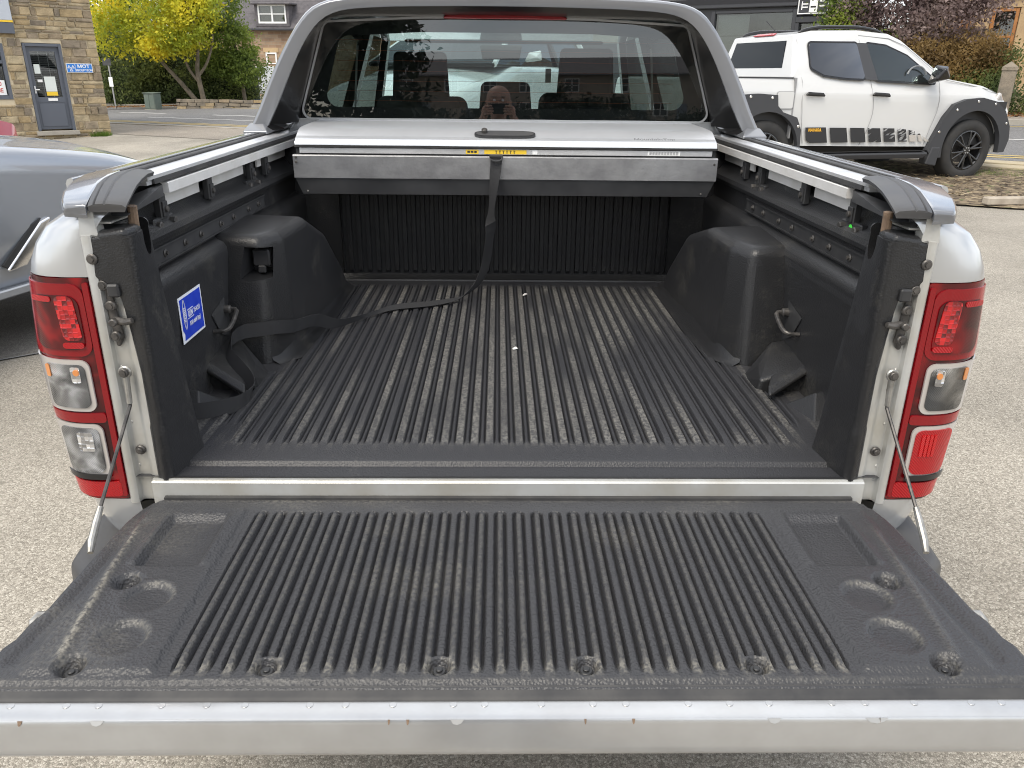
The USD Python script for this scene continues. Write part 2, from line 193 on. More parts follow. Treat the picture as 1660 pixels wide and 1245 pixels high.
leaf('leaf_orange', [(0.2, (0.14, 0.09, 0.035)), (0.42, (0.30, 0.20, 0.075)), (0.62, (0.46, 0.29, 0.10)), (0.85, (0.26, 0.26, 0.08))], 1.6)
leaf('leaf_conifer', [(0.2, (0.012, 0.018, 0.01)), (0.8, (0.04, 0.055, 0.025))], trans=0.15)
leaf('grass_blade', [(0.2, (0.08, 0.14, 0.02)), (0.5, (0.16, 0.24, 0.035)), (0.8, (0.26, 0.28, 0.07))], 2.0)
leaf('dry_leaf', [(0.2, (0.12, 0.085, 0.05)), (0.5, (0.26, 0.20, 0.12)), (0.8, (0.40, 0.33, 0.22))], 3.0, 0.1)
leaf('fallen_leaf', [(0.2, (0.16, 0.07, 0.02)), (0.5, (0.34, 0.17, 0.06)), (0.8, (0.45, 0.30, 0.12))], 3.0, 0.1)

# ---------------------------------------------------------------- mesh helpers
def cat(*ms):
    vs, fs, o = [], [], 0
    for m in ms:
        v, f = tri(m)
        vs.append(v); fs.append(f + o); o += len(v)
    return np.vstack(vs), np.vstack(fs)
def tri(m):
    if hasattr(m, 'to_mesh'):
        k = m.to_mesh(); return np.array(k.vert_properties[:, :3], float), np.array(k.tri_verts, int)
    if hasattr(m, 'vertices'):
        return np.array(m.vertices, float), np.array(m.faces, int)
    v, f = np.asarray(m[0], float), np.asarray(m[1], int)
    if f.shape[1] == 4: f = np.vstack([f[:, [0, 1, 2]], f[:, [0, 2, 3]]])
    return v, f
def box(x0, x1, y0, y1, z0, z1, c=0.0):
    if c:
        pts = []
        for sx in (x0, x1):
            for sy_ in (y0, y1):
                for sz in (z0, z1):
                    dx, dy, dz = (c if sx == x0 else -c), (c if sy_ == y0 else -c), (c if sz == z0 else -c)
                    pts += [(sx, sy_ + dy, sz + dz), (sx + dx, sy_, sz + dz), (sx + dx, sy_ + dy, sz)]
        return tri(m3.Manifold.hull_points(np.array(pts)))
    v = np.array([(x, y, z) for x in (x0, x1) for y in (y0, y1) for z in (z0, z1)], float)
    return v, np.array([(0, 1, 3), (0, 3, 2), (4, 6, 7), (4, 7, 5), (0, 4, 5), (0, 5, 1), (2, 3, 7), (2, 7, 6), (0, 2, 6), (0, 6, 4), (1, 5, 7), (1, 7, 3)])
_ico = np.array(trimesh.creation.icosphere(subdivisions=2).vertices)
def hullr(pts, r):
    """rounded convex body: hull of spheres"""
    pts = np.asarray(pts, float); r = np.broadcast_to(r, len(pts))
    return m3.Manifold.hull_points(np.vstack([p + _ico * q for p, q in zip(pts, r)]))
def hull(pts): return m3.Manifold.hull_points(np.asarray(pts, float))
def prism(poly, t0, t1, axes='xz'):
    """extrude a 2D polygon (coordinates named by axes) along the third axis from t0 to t1"""
    if not hasattr(poly, 'geom_type'): poly = Polygon(poly)
    geoms = getattr(poly, 'geoms', [poly])
    out = []
    for g in geoms:
        if g.is_empty or g.area < 1e-9: continue
        m = trimesh.creation.extrude_polygon(g, t1 - t0, engine='earcut')
        v, f = np.array(m.vertices), np.array(m.faces)
        w = np.zeros_like(v); i = 'xyz'.index(axes[0]); j = 'xyz'.index(axes[1]); k = 3 - i - j
        w[:, i], w[:, j], w[:, k] = v[:, 0], v[:, 1], v[:, 2] + t0
        if (i, j) in ((1, 0), (0, 2), (2, 1)): f = f[:, ::-1]
        out.append((w, f))
    return cat(*out)
def loft(rings, closed=False, caps=False, wrap=False):
    """rings (n, m, 3); closed: each ring closes on itself"""
    R = np.asarray(rings, float); n, m = R.shape[:2]; v = R.reshape(-1, 3); f = []
    for i in range(n if wrap else n - 1):
        a, b = i * m, ((i + 1) % n) * m
        for j in range(m if closed else m - 1):
            k = (j + 1) % m
            f += [(a + j, a + k, b + k), (a + j, b + k, b + j)]
    if caps:
        for a in (0, (n - 1) * m):
            c = len(v); v = np.vstack([v, v[a:a + m].mean(0)])
            for j in range(m): f.append((c, a + (j + 1) % m, a + j) if a == 0 else (c, a + j, a + (j + 1) % m))
    return v, np.array(f)
def tube(path, r, n=8, caps=True):
    P = np.asarray(path, float); r = np.broadcast_to(r, len(P)); rings = []
    T = np.gradient(P, axis=0); T /= np.linalg.norm(T, axis=1)[:, None] + 1e-12
    a = np.array([0, 0, 1.0]) if abs(T[0][2]) < 0.9 else np.array([1.0, 0, 0])
    u = np.cross(T[0], a); u /= np.linalg.norm(u)
    th = np.linspace(0, 2 * np.pi, n, endpoint=False)
    for p, t, q in zip(P, T, r):
        u = u - t * (u @ t); u /= np.linalg.norm(u); w = np.cross(t, u)
        rings.append(p + q * (np.cos(th)[:, None] * u + np.sin(th)[:, None] * w))
    return loft(rings, closed=True, caps=caps)
def cyl(p0, p1, r, n=16, c=0.0):
    p0, p1 = np.asarray(p0, float), np.asarray(p1, float); d = (p1 - p0) / np.linalg.norm(p1 - p0)
    if c: return tube([p0, p0 + d * 1e-5, p0 + d * c, p1 - d * c, p1 - d * 1e-5, p1], [r - c, r - c, r, r, r - c, r - c], n)
    return tube([p0, p0 + d * 1e-6, p1 - d * 1e-6, p1], r, n)
def smoothcurve(pts, n=40):
    from scipy.interpolate import PchipInterpolator
    P = np.asarray(pts, float); s = np.r_[0, np.cumsum(np.linalg.norm(np.diff(P, axis=0), axis=1))]
    t = np.linspace(0, s[-1], n)
    return np.stack([PchipInterpolator(s, P[:, k])(t) for k in range(P.shape[1])], 1)
def grid(xs, ys, fn):
    X, Y = np.meshgrid(xs, ys, indexing='xy'); P = fn(X, Y); v = P.reshape(-1, 3); m, n = len(xs), len(ys)
    i = (np.arange(n - 1)[:, None] * m + np.arange(m - 1)[None]).ravel()
    return v, np.vstack([np.stack([i, i + 1, i + m + 1], 1), np.stack([i, i + m + 1, i + m], 1)])
def mirror(m):
    v, f = tri(m); v = v.copy(); v[:, 0] *= -1; return v, f[:, ::-1]
def xf(m, o=(0, 0, 0), rz=0.0, s=1.0):
    v, f = tri(m); c, q = math.cos(rz), math.sin(rz); v = v * s
    return v @ np.array([[c, q, 0], [-q, c, 0], [0, 0, 1]]) + np.asarray(o, float), f
def frame(m, o, ex, ey, ez=(0, 0, 1)):
    v, f = tri(m); return np.asarray(o, float) + v @ np.array([ex, ey, ez], float), f
def sstep(a, b, x):
    t = np.clip((x - a) / (b - a), 0, 1); return t * t * (3 - 2 * t)

# ---------------------------------------------------------------- scene helpers
COUNT = {}
def uniq(parent, name):
    k = COUNT.get((parent, name), 0); COUNT[(parent, name)] = k + 1
    return f'{parent}/{name}' if k == 0 else f'{parent}/{name}_{k:03d}'
def tag(prim, label=None, cat_=None, group=None, kind=None):
    for k, v in (('label', label), ('category', cat_), ('group', group), ('kind', kind)):
        if v: prim.SetCustomDataByKey(k, v)
    return prim
def thing(name, label, cat_, loc=(0, 0, 0), rz=0.0, group=None):
    x = UsdGeom.Xform.Define(stage, uniq('/World', name)); x.AddTranslateOp().Set(Gf.Vec3d(*map(float, loc)))
    if rz: x.AddRotateZOp().Set(math.degrees(rz))
    return tag(x.GetPrim(), label, cat_, group)
def obj(name, mesh, mat, parent=None, smooth=35, label=None, cat_=None, group=None, kind=None):
    p = uniq(str(parent.GetPath()) if parent else '/World', name)
    v, f = tri(mesh)
    m = usdkit.mesh(stage, p, (v, f), MATS[mat], smooth=smooth)
    return tag(m.GetPrim(), label, cat_, group, kind)
def set_wear(prim, w):
    UsdGeom.PrimvarsAPI(prim).CreatePrimvar('wear', Sdf.ValueTypeNames.FloatArray, 'vertex').Set(Vt.FloatArray.FromNumpy(np.asarray(w, np.float32)))
def text(s, h, depth, origin, ex, ez, center=True, bold=True, squeeze=1.0):
    """raised lettering: reads along ex, upright along ez"""
    v, f = tri(meshkit.text_mesh(s, h, depth, bold)); v = v.copy(); v[:, 0] *= squeeze
    if center: v[:, 0] -= (v[:, 0].min() + v[:, 0].max()) / 2; v[:, 1] -= (v[:, 1].min() + v[:, 1].max()) / 2
    ex, ez = np.asarray(ex, float), np.asarray(ez, float)
    return frame((v, f), origin, ex, ez, np.cross(ex, ez))

# ================================================================ GROUND, ROAD, PAVEMENTS
def gz(x, y): return 0.03 * np.clip(x, -16, 16) + 0.022 * np.clip(y, -14, 30)
DV, NV = np.array([0.839, -0.544]), np.array([0.544, 0.839])          # along the road, across the road
def drape(s0, s1, n0, n1, dz, ds=1.5):
    ss = np.linspace(s0, s1, max(2, int((s1 - s0) / ds) + 1)); ns = np.linspace(n0, n1, max(2, int((n1 - n0) / ds) + 1))
    def fn(S, N):
        x = DV[0] * S + NV[0] * N; y = DV[1] * S + NV[1] * N
        return np.stack([x, y, gz(x, y) + dz], -1)
    return grid(ss, ns, fn)
ax = np.unique(np.r_[np.linspace(-300, -20, 12), np.linspace(-20, 20, 41), np.linspace(20, 300, 12), -16, 16])
ay = np.unique(np.r_[np.linspace(-300, -20, 12), np.linspace(-20, 34, 55), np.linspace(34, 300, 12), -14, 30])
obj('ground', grid(ax, ay, lambda X, Y: np.stack([X, Y, gz(X, Y)], -1)), 'car_park_tarmac', smooth=True, kind='structure', label='pale aggregate tarmac of the car park')
PATCH = Polygon([(-14, 0.4), (-5.0, 2.1), (-3.2, 2.85), (-2.75, 3.12), (-1.25, 3.75), (-1.25, 9.0), (-14, 9.0)])
obj('road', drape(-70, 60, 13.0, 19.6, 0.006), 'road_asphalt', smooth=True, kind='structure', label='grey asphalt road crossing behind the parked vehicles')
obj('pavement', drape(-70, 60, 19.75, 22.2, 0.09), 'pavement_paving', smooth=True, kind='structure', label='far pavement along the road')
obj('pavement', drape(-26, -3.2, 10.7, 12.8, 0.008), 'pavement_paving', smooth=True, kind='structure', label='near pavement at the car park mouth')
def kerbrun(s0, s1, n0, n1, h):
    ss = np.linspace(s0, s1, int((s1 - s0) / 1.0) + 1); rings = []
    for s in ss:
        r = []
        for n, dz in ((n0, -0.05), (n0, h), (n1, h), (n1, -0.05)):
            x, y = DV * s + NV * n; r.append((x, y, gz(x, y) + dz))
        rings.append(r)
    return loft(rings, caps=False)
kb = obj('kerb', kerbrun(-70, 60, 19.6, 19.75, 0.11), 'kerb_stone', kind='structure', label='stone kerb of the far pavement')
obj('kerb', kerbrun(-26, -3.2, 12.8, 12.95, 0.03), 'kerb_stone', kind='structure', label='dropped kerb of the near pavement')
def marking(s0, s1, n0, n1, m, label):
    obj('road_marking', drape(s0, s1, n0, n1, 0.011), m, smooth=True, kind='structure', label=label)
for k in range(-9, 9):
    marking(k * 5.0 - 1.6, k * 5.0 + 1.0, 16.25, 16.37, 'line_white', 'white centre line dash')
for n in (13.35, 13.6): marking(-60, 40, n, n + 0.08, 'line_yellow', 'yellow line along the near kerb')
for n in (19.2,): marking(-60, 40, n, n + 0.08, 'line_yellow', 'yellow line along the far kerb')
marking(-23.0, -18.0, 14.9, 15.0, 'line_white', 'thin white line near the junction')
marking(-14.6, -6.0, 13.05, 13.2, 'line_white', 'pale line at the car park mouth')
# worn soil strip beside the white pickup
vp = Polygon([(0.8, 10.6), (2.6, 8.9), (4.0, 7.85), (5.4, 6.95), (7.2, 6.1), (9.5, 4.7), (12.5, 2.6), (14.5, 4.6), (8.6, 9.25), (6.9, 10.4), (4.6, 11.9), (2.2, 13.3)])
def drape_poly(poly, dz, step=0.5, wob=0.0):
    x0, y0, x1, y1 = poly.bounds; parts = []
    for i in np.arange(x0, x1, step):
        for j in np.arange(y0, y1, step):
            g = poly.intersection(sbox(i, j, i + step, j + step))
            for q in getattr(g, 'geoms', [g]):
                if q.geom_type == 'Polygon' and q.area > 1e-5:
                    v, f = trimesh.creation.triangulate_polygon(q, engine='earcut')
                    parts.append((np.c_[v, gz(v[:, 0], v[:, 1]) + dz + (wob * (meshkit.noise(np.c_[v * 1.3, v[:, 0] * 0]) - 0.3) if wob else 0)], f))
    v, f = cat(*parts); m = trimesh.Trimesh(v, f); m.merge_vertices(); m.fix_normals()
    v, f = np.array(m.vertices), np.array(m.faces)
    if np.cross(v[f[0, 1]] - v[f[0, 0]], v[f[0, 2]] - v[f[0, 0]])[2] < 0: f = f[:, ::-1]
    return v, f
obj('tarmac_patch', drape_poly(PATCH, 0.005, 1.2), 'old_tarmac', smooth=True, kind='structure', label='older smoother grey tarmac under the grey car')
obj('tarmac_seam', drape_poly(LineString([(-14, 0.4), (-5.0, 2.1), (-3.2, 2.85), (-2.75, 3.12), (-1.25, 3.75)]).buffer(0.006), 0.009, 1.2), 'ink_grey', smooth=True, kind='structure', label='dark seam between two tarmac surfaces')
obj('verge', drape_poly(vp.buffer(0.1), 0.014, 0.45, 0.03), 'verge_soil', smooth=True, kind='structure', label='strip of bare soil and leaf litter under the white pickup')
def quads(P, ax1, ax2):
    n = len(P); v = np.stack([P - ax1 - ax2, P + ax1 - ax2, P + ax1 + ax2, P - ax1 + ax2], 1).reshape(-1, 3); i = np.arange(n) * 4
    return v, np.vstack([np.stack([i, i + 1, i + 2], 1), np.stack([i, i + 2, i + 3], 1)])
def litter(n, region, size, seed, lift=0.03):
    r = np.random.default_rng(seed); P = region(r, n); z = gz(P[:, 0], P[:, 1]) + lift + r.random(n) * 0.012
    a = r.random(n) * 6.28; s = size * (0.6 + 0.8 * r.random(n))
    a1 = np.stack([np.cos(a) * s, np.sin(a) * s, (r.random(n) - 0.5) * s * 0.6], 1); a2 = np.stack([-np.sin(a) * s * 0.6, np.cos(a) * s * 0.6, (r.random(n) - 0.5) * s * 0.6], 1)
    return quads(np.c_[P, z], a1, a2)
def inpoly(poly):
    def f(r, n):
        x0, y0, x1, y1 = poly.bounds; out = []
        while len(out) < n:
            q = (r.uniform(x0, x1), r.uniform(y0, y1))
            if poly.contains(Point(q)): out.append(q)
        return np.array(out)
    return f
obj('leaf_litter', litter(2600, inpoly(Polygon([(3.8, 8.4), (5.6, 7.2), (9.5, 4.9), (10.5, 6.4), (7.3, 8.6), (4.6, 9.6)])), 0.014, 3), 'dry_leaf', smooth=False, kind='stuff', label='fallen brown leaves on the soil verge', cat_='leaf litter')
def blades(n, region, h, seed):
    r = np.random.default_rng(seed); P = region(r, n); z = gz(P[:, 0], P[:, 1]); a = r.random(n) * 6.28; H = h * (0.4 + r.random(n))
    w = 0.004; c = np.c_[P, z]; s = np.stack([np.cos(a) * w, np.sin(a) * w, a * 0], 1); t = np.stack([np.cos(a * 3) * H * 0.5, np.sin(a * 3) * H * 0.5, H], 1)
    v = np.stack([c - s, c + s, c + t], 1).reshape(-1, 3); i = np.arange(n) * 3
    return v, np.stack([i, i + 1, i + 2], 1)
obj('grass', cat(blades(9000, inpoly(Polygon([(6.15, 9.3), (7.3, 8.5), (8.4, 7.7), (9.4, 8.2), (8.2, 9.2), (7.0, 9.9)])), 0.035, 5), blades(4500, inpoly(Polygon([(4.1, 10.2), (5.6, 9.6), (6.2, 10.2), (5.4, 10.9), (4.2, 11.2)])), 0.03, 6)), 'grass_blade', smooth=False, kind='stuff', label='thin green grass at the verge edge by the front wheel', cat_='grass')
kx = obj('timber_edging', xf(box(-0.9, 0.9, -0.055, 0.055, -0.02, 0.06, 0.012), (6.05, 7.13, gz(6.05, 7.13) + 0.02), 0.12), 'old_timber', label='weathered pale timber edging lying on the verge', cat_='edging')
for k in range(4):
    for j in range(2):
        s, n = 1.55 - k * 0.62 + 0.9, 12.05 + j * 0.47
        x, y = DV * s + NV * n
        obj('paving_slab', frame(box(-0.3, 0.3, -0.22, 0.22, -0.02, 0.03, 0.006), (x, y, gz(x, y) + 0.012), (*DV, 0), (*NV, 0)), 'paving_slab', label='sandy paving slabs on the verge by the road', cat_='slab', group='paving slabs by the road')

# ================================================================ SILVER PICKUP
T = thing('pickup_truck', 'silver pickup in the foreground with open tailgate and black lined load bed', 'pickup')
XO = 0.0
# ---- load floor with moulded ribs
RIBP = 0.0315
def floor_h(X, Y):
    u = (X - 0.004) / RIBP; k = np.round(u); d = np.abs(u - k) * RIBP
    on = (np.abs(k) <= 18)
    start = np.where(np.abs(k) <= 18, 0.128, 0.225)
    on = np.abs(k) <= 20
    side = np.abs(k) > 18
    env = sstep(start, start + 0.05, Y) * (1 - sstep(1.445, 1.462, Y)) * on
    env = np.where(side, env * (1 - sstep(0.54, 0.56, Y)), env)
    wide = 0.0105 - 0.0035 * env
    moat = np.exp(-((d - 0.0054) / 0.0018) ** 2)
    h = env * (-0.0105 * moat + 0.0030 * sstep(0.0066, 0.0088, d) - 0.0006 * (d < 0.003))
    h -= 0.010 * np.exp(-((Y - 0.052) / 0.0045) ** 2) + 0.005 * (Y < 0.052)
    return h
cols = []
for k in range(-21, 22):
    for o in (-0.0125, -0.0098, -0.0084, -0.0072, -0.0062, -0.0053, -0.0044, -0.0034, 0, 0.0034, 0.0044, 0.0053, 0.0062, 0.0072, 0.0084, 0.0098, 0.0125, 0.01575):
        cols.append(0.004 + k * RIBP + o)
cols = np.unique(np.r_[-0.735, cols, 0.735]); cols = cols[np.abs(cols) <= 0.736]
rows = np.unique(np.r_[0.0, 0.03, 0.042, 0.046, 0.049, 0.052, 0.055, 0.058, 0.062, 0.09, np.linspace(0.125, 0.18, 9), 0.2, np.linspace(0.225, 0.28, 9), np.linspace(0.3, 1.43, 28), 0.538, 0.55, 0.562, 1.445, 1.452, 1.462, 1.48, 1.53])
floor_mesh = grid(cols, rows, lambda X, Y: np.stack([X, Y, 0.845 + floor_h(X, Y)], -1))
fl = obj('bed_floor_liner', floor_mesh, 'floor_liner_plastic', T, smooth=True, label='ribbed black liner of the load floor, scuffed and dusty')
FX, FY = np.meshgrid(cols, rows, indexing='xy'); FX, FY = FX.ravel(), FY.ravel()
fu = (FX - 0.004) / RIBP; fk = np.floor(fu); fd = np.abs(fu - np.round(fu)) * RIBP
fw_ = meshkit.fbm(np.stack([fk * 3.7, FY * 3.2, fk * 0 + 2.0], 1), 3, 5) * 0.65 + meshkit.fbm(np.stack([FX * 2.2, FY * 1.6, FX * 0 + 9.0], 1), 3, 8) * 0.5
fw_ = sstep(0.50, 0.78, fw_ + 0.10 * np.exp(-(FX / 0.42) ** 2)) * sstep(0.0066, 0.0086, fd) * sstep(0.12, 0.16, FY) * (1 - sstep(1.40, 1.48, FY))
fw_ = fw_ * (0.66 - 0.2 * sstep(0.5, 0.7, np.abs(FX))) + 0.20 * (np.abs(FX) < 0.62) * np.exp(-((FY - 0.135) / 0.012) ** 2) * (fd < 0.006)
set_wear(fl, fw_)
obj('floor_rim', box(-0.665, 0.665, -0.006, 0.0, 0.815, 0.842), 'wall_liner_plastic', fl)
# ---- front wall, corrugated
def fw(X, Z):
    u = X / 0.0335; k = np.round(u); d = np.abs(u - k) * 0.0335
    env = (np.abs(X) < 0.60) * sstep(0.872, 0.885, Z)
    y = 1.545 + env * (0.014 * sstep(0.0068, 0.0095, d) - 0.014) - 0.045 * (1 - sstep(0.845, 0.868, Z)) * 0.5
    return np.stack([X, y, Z], -1)
wc = np.unique(np.r_[-0.80, np.concatenate([k * 0.0335 + np.array([-0.0167, -0.0096, -0.0067, 0, 0.0067, 0.0096]) for k in range(-18, 19)]), 0.80])
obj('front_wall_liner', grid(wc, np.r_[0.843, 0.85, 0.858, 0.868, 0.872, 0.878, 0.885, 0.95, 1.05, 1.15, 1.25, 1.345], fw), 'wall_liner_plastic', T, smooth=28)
# ---- side walls
SP = np.array([(0.716, 0.843), (0.724, 0.86), (0.728, 1.0), (0.722, 1.13), (0.724, 1.146), (0.733, 1.157), (0.750, 1.163), (0.757, 1.168), (0.757, 1.222), (0.744, 1.228), (0.740, 1.238), (0.744, 1.250), (0.770, 1.262), (0.79, 1.29), (0.795, 1.345)])
for s in (-1, 1):
    ys = np.linspace(0.10, 1.545, 16)
    sw = loft([[(x, y, z) for x, z in SP] for y in ys])
    if s < 0: sw = mirror(sw)
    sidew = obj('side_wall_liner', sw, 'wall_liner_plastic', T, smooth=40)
    m = box(0.7505, 0.762, 0.20, 1.13, 1.176, 1.214, 0.002)
    m2 = box(0.7478, 0.7515, 0.20, 1.13, 1.2105, 1.214); m3_ = box(0.7478, 0.7515, 0.20, 1.13, 1.176, 1.1795)
    trk = obj('cargo_track', mirror(cat(m, m2, m3_)) if s < 0 else cat(m, m2, m3_), 'black_plastic', T)
    for yy in (0.356, 0.471, 0.573, 0.719, 0.822, 0.958, 1.058):
        b = cat(cyl((0.7515, yy, 1.196), (0.7465, yy, 1.196), 0.0085, 14, 0.002), cyl((0.747, yy, 1.196), (0.7425, yy, 1.196), 0.0048, 6))
        obj('track_bolt', mirror(b) if s < 0 else b, 'dark_steel', trk)
    # wheel arch
    A = [(0.78, 0.66, 0.86), (0.635, 0.665, 0.86), (0.612, 0.70, 0.86), (0.78, 0.71, 1.118), (0.655, 0.70, 1.118), (0.628, 0.745, 1.120), (0.615, 0.95, 1.120), (0.78, 0.95, 1.125), (0.61, 1.15, 1.065), (0.78, 1.15, 1.09), (0.60, 1.33, 0.92), (0.78, 1.33, 0.95), (0.60, 1.42, 0.83), (0.78, 1.42, 0.84), (0.603, 0.95, 0.83), (0.78, 0.64, 0.83), (0.65, 0.645, 0.83), (0.606, 0.70, 0.83)]
    if s < 0: A = [(x, y, z + (0.022 if z > 1.1 else 0)) for x, y, z in A]
    arch = hullr(A, 0.035)
    if s < 0:   # recess for the power socket
        rec = hull([(0.688, 0.58, 1.152), (0.600, 0.58, 1.148), (0.705, 0.58, 1.055), (0.606, 0.58, 1.055), (0.672, 0.735, 1.140), (0.618, 0.735, 1.138), (0.682, 0.735, 1.072), (0.622, 0.735, 1.070)])
        arch = arch - rec
    am = arch.refine_to_length(0.035)
    am = mirror(am) if s < 0 else am
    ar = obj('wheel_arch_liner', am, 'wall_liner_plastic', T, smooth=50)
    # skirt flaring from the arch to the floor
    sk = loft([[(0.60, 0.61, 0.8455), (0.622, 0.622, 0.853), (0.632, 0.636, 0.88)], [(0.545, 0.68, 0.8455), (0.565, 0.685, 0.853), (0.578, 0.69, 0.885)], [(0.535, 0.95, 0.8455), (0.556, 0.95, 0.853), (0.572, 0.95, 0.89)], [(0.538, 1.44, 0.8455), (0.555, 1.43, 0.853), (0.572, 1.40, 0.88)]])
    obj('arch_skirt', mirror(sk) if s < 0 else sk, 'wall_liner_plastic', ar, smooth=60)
    if s < 0:
        sock = obj('power_socket', mirror(cat(box(0.624, 0.670, 0.722, 0.734, 1.078, 1.135, 0.004), cyl((0.647, 0.722, 1.108), (0.647, 0.700, 1.108), 0.022, 20, 0.003))), 'black_plastic', T, label='capped power socket in the arch recess')
        obj('socket_flap', mirror(cat(box(0.624, 0.669, 0.692, 0.701, 1.090, 1.134, 0.004), box(0.637, 0.657, 0.690, 0.700, 1.072, 1.092, 0.003))), 'black_plastic', sock)
        obj('socket_screw', mirror(cyl((0.664, 0.7235, 1.132), (0.664, 0.718, 1.132), 0.004, 10)), 'dark_steel', sock)
    # low moulded step in the rear corner
    bump = hullr([(0.76, 0.60, 0.915), (0.70, 0.60, 0.905), (0.645, 0.52, 0.872), (0.628, 0.45, 0.865), (0.76, 0.46, 0.905), (0.76, 0.60, 0.83), (0.62, 0.55, 0.83), (0.62, 0.45, 0.83), (0.76, 0.45, 0.84)], 0.012)
    lip = hullr([(0.76, 0.475, 0.915), (0.632, 0.40, 0.868), (0.76, 0.455, 0.908), (0.626, 0.38, 0.858), (0.70, 0.55, 0.90)], 0.006)
    low = hullr([(0.76, 0.33, 0.885), (0.71, 0.32, 0.88), (0.69, 0.26, 0.838), (0.76, 0.25, 0.84), (0.66, 0.36, 0.835), (0.76, 0.38, 0.84)], 0.008)
    bm = cat(bump, lip, low)
    obj('corner_moulding', mirror(bm) if s < 0 else bm, 'wall_liner_plastic', T, smooth=45)
    # tie-down hook in its pocket
    pk = hull([(0.7235, 0.60, 1.02), (0.7235, 0.52, 1.0), (0.7235, 0.60, 0.93), (0.7235, 0.55, 0.95), (0.7265, 0.61, 1.03), (0.7265, 0.51, 1.01), (0.7265, 0.61, 0.92)])
    hk = tube(smoothcurve([(0.725, 0.60, 1.0), (0.70, 0.60, 1.0), (0.692, 0.59, 0.996), (0.69, 0.54, 0.978), (0.692, 0.515, 0.972), (0.70, 0.51, 0.97), (0.726, 0.51, 0.968)], 18), 0.0055, 10)
    hb = cyl((0.727, 0.598, 1.0), (0.708, 0.598, 1.0), 0.011, 12, 0.003)
    ho = obj('tie_down_hook', mirror(cat(hk, hb)) if s < 0 else cat(hk, hb), 'dark_steel', T)
    obj('hook_pocket', mirror(pk) if s < 0 else pk, 'black_plastic', ho, smooth=20)
    # rear corner post of the liner
    zs = [0.832, 0.86, 0.90, 0.94, 0.95, 1.05, 1.12, 1.17, 1.215, 1.25, 1.28, 1.303]
    parts = []
    for z0, z1 in zip(zs[:-1], zs[1:]):
        pts = []
        for z in (z0, z1):
            xo = np.interp(z, [0.83, 1.06, 1.13, 1.17, 1.22, 1.31], [0.670, 0.670, 0.676, 0.680, 0.688, 0.690]); xb = np.interp(z, [0.83, 0.89, 0.98, 1.06, 1.14, 1.24, 1.31], [0.628, 0.636, 0.644, 0.652, 0.660, 0.668, 0.672]); q = 0.003 if z < 0.945 else 0
            pts += [(xo, -0.004 - q, z), (0.656, -0.010 - q, z), (0.6485 - q, -0.005, z), (0.6465 - q, 0.004, z), (0.648, 0.03, z), (xb, 0.12, z), (xb + 0.012, 0.135, z), (0.725, 0.17, z), (0.745, 0.10, z), (0.70, 0.05, z)]
        parts.append(hull(pts))
    post = parts[0]
    for q in parts[1:]: post = post + q
    cap = hullr([(0.70, 0.008, 1.298), (0.664, 0.003, 1.304), (0.660, 0.02, 1.305), (0.680, 0.115, 1.303), (0.73, 0.15, 1.295), (0.72, 0.05, 1.295)], 0.011)
    ear = hullr([(0.725, 0.006, 1.292), (0.665, 0.002, 1.300), (0.728, 0.004, 1.237), (0.712, 0.002, 1.230), (0.685, 0.004, 1.226), (0.668, 0.002, 1.20)], 0.007)
    post = post + cap + ear
    post = post - hullr([(0.678, 0.082, 1.272), (0.655, 0.078, 1.285), (0.69, 0.09, 1.275), (0.66, 0.078, 1.40), (0.70, 0.10, 1.40), (0.63, 0.078, 1.40)], 0.026)
    post = post - hullr([(0.634, 0.060, 1.16), (0.630, 0.060, 1.12)], 0.016)
    pm = post.refine_to_length(0.03)
    po = obj('corner_post_liner', mirror(pm) if s < 0 else pm, 'wall_liner_plastic', T, smooth=45)
    b = cat(cyl((0.722, -0.002, 1.262), (0.722, -0.0075, 1.262), 0.0095, 16, 0.002), cyl((0.722, -0.007, 1.262), (0.722, -0.011, 1.262), 0.005, 6))
    obj('post_bolt', mirror(b) if s < 0 else b, 'dark_steel', po)
    rod = tube([(0.668, 0.055, 1.22), (0.666, 0.05, 1.29), (0.662, 0.045, 1.345)], 0.0085, 10)
    obj('drain_pipe', mirror(rod) if s < 0 else rod, 'rusty_steel', T, label='short rusty pipe under the rail end')

# ---- sticker on the left side wall
stk = obj('load_sticker', frame(box(0, 0.135, 0, 0.105, 0, 0.0008), (-0.7235, 0.318, 0.998), (0, 1, 0), (0, 0, 1), (1, 0, 0)), 'sticker_white', T, label='blue and white load rating sticker, worn at the corner')
obj('sticker_face', frame(prism(Polygon([(0.010, 0.006), (0.129, 0.006), (0.129, 0.099), (0.006, 0.099), (0.006, 0.03), (0.014, 0.02)]), 0, 0.0006, 'xy'), (-0.7227, 0.318, 0.998), (0, 1, 0), (0, 0, 1), (1, 0, 0)), 'sticker_blue', stk)
fr = lambda u, w: (-0.7220, 0.318 + u, 0.998 + w)
obj('sticker_text', text('DIN', 0.013, 0.0004, fr(0.058, 0.058), (0, 1, 0), (0, 0, 1), squeeze=0.8), 'sticker_white', stk)
obj('sticker_text', text('75410', 0.010, 0.0004, fr(0.096, 0.058), (0, 1, 0), (0, 0, 1), squeeze=0.9), 'sticker_white', stk)
obj('sticker_text', text('500 daN (kg)', 0.009, 0.0004, fr(0.080, 0.034), (0, 1, 0), (0, 0, 1), squeeze=0.85), 'sticker_white', stk)
ring = lambda w, h, t: Polygon([(w * math.cos(a), h * math.sin(a)) for a in np.linspace(0, 6.28, 24)[:-1]]).difference(Polygon([((w - t) * math.cos(a), (h - t) * math.sin(a)) for a in np.linspace(0, 6.28, 24)[:-1]]))
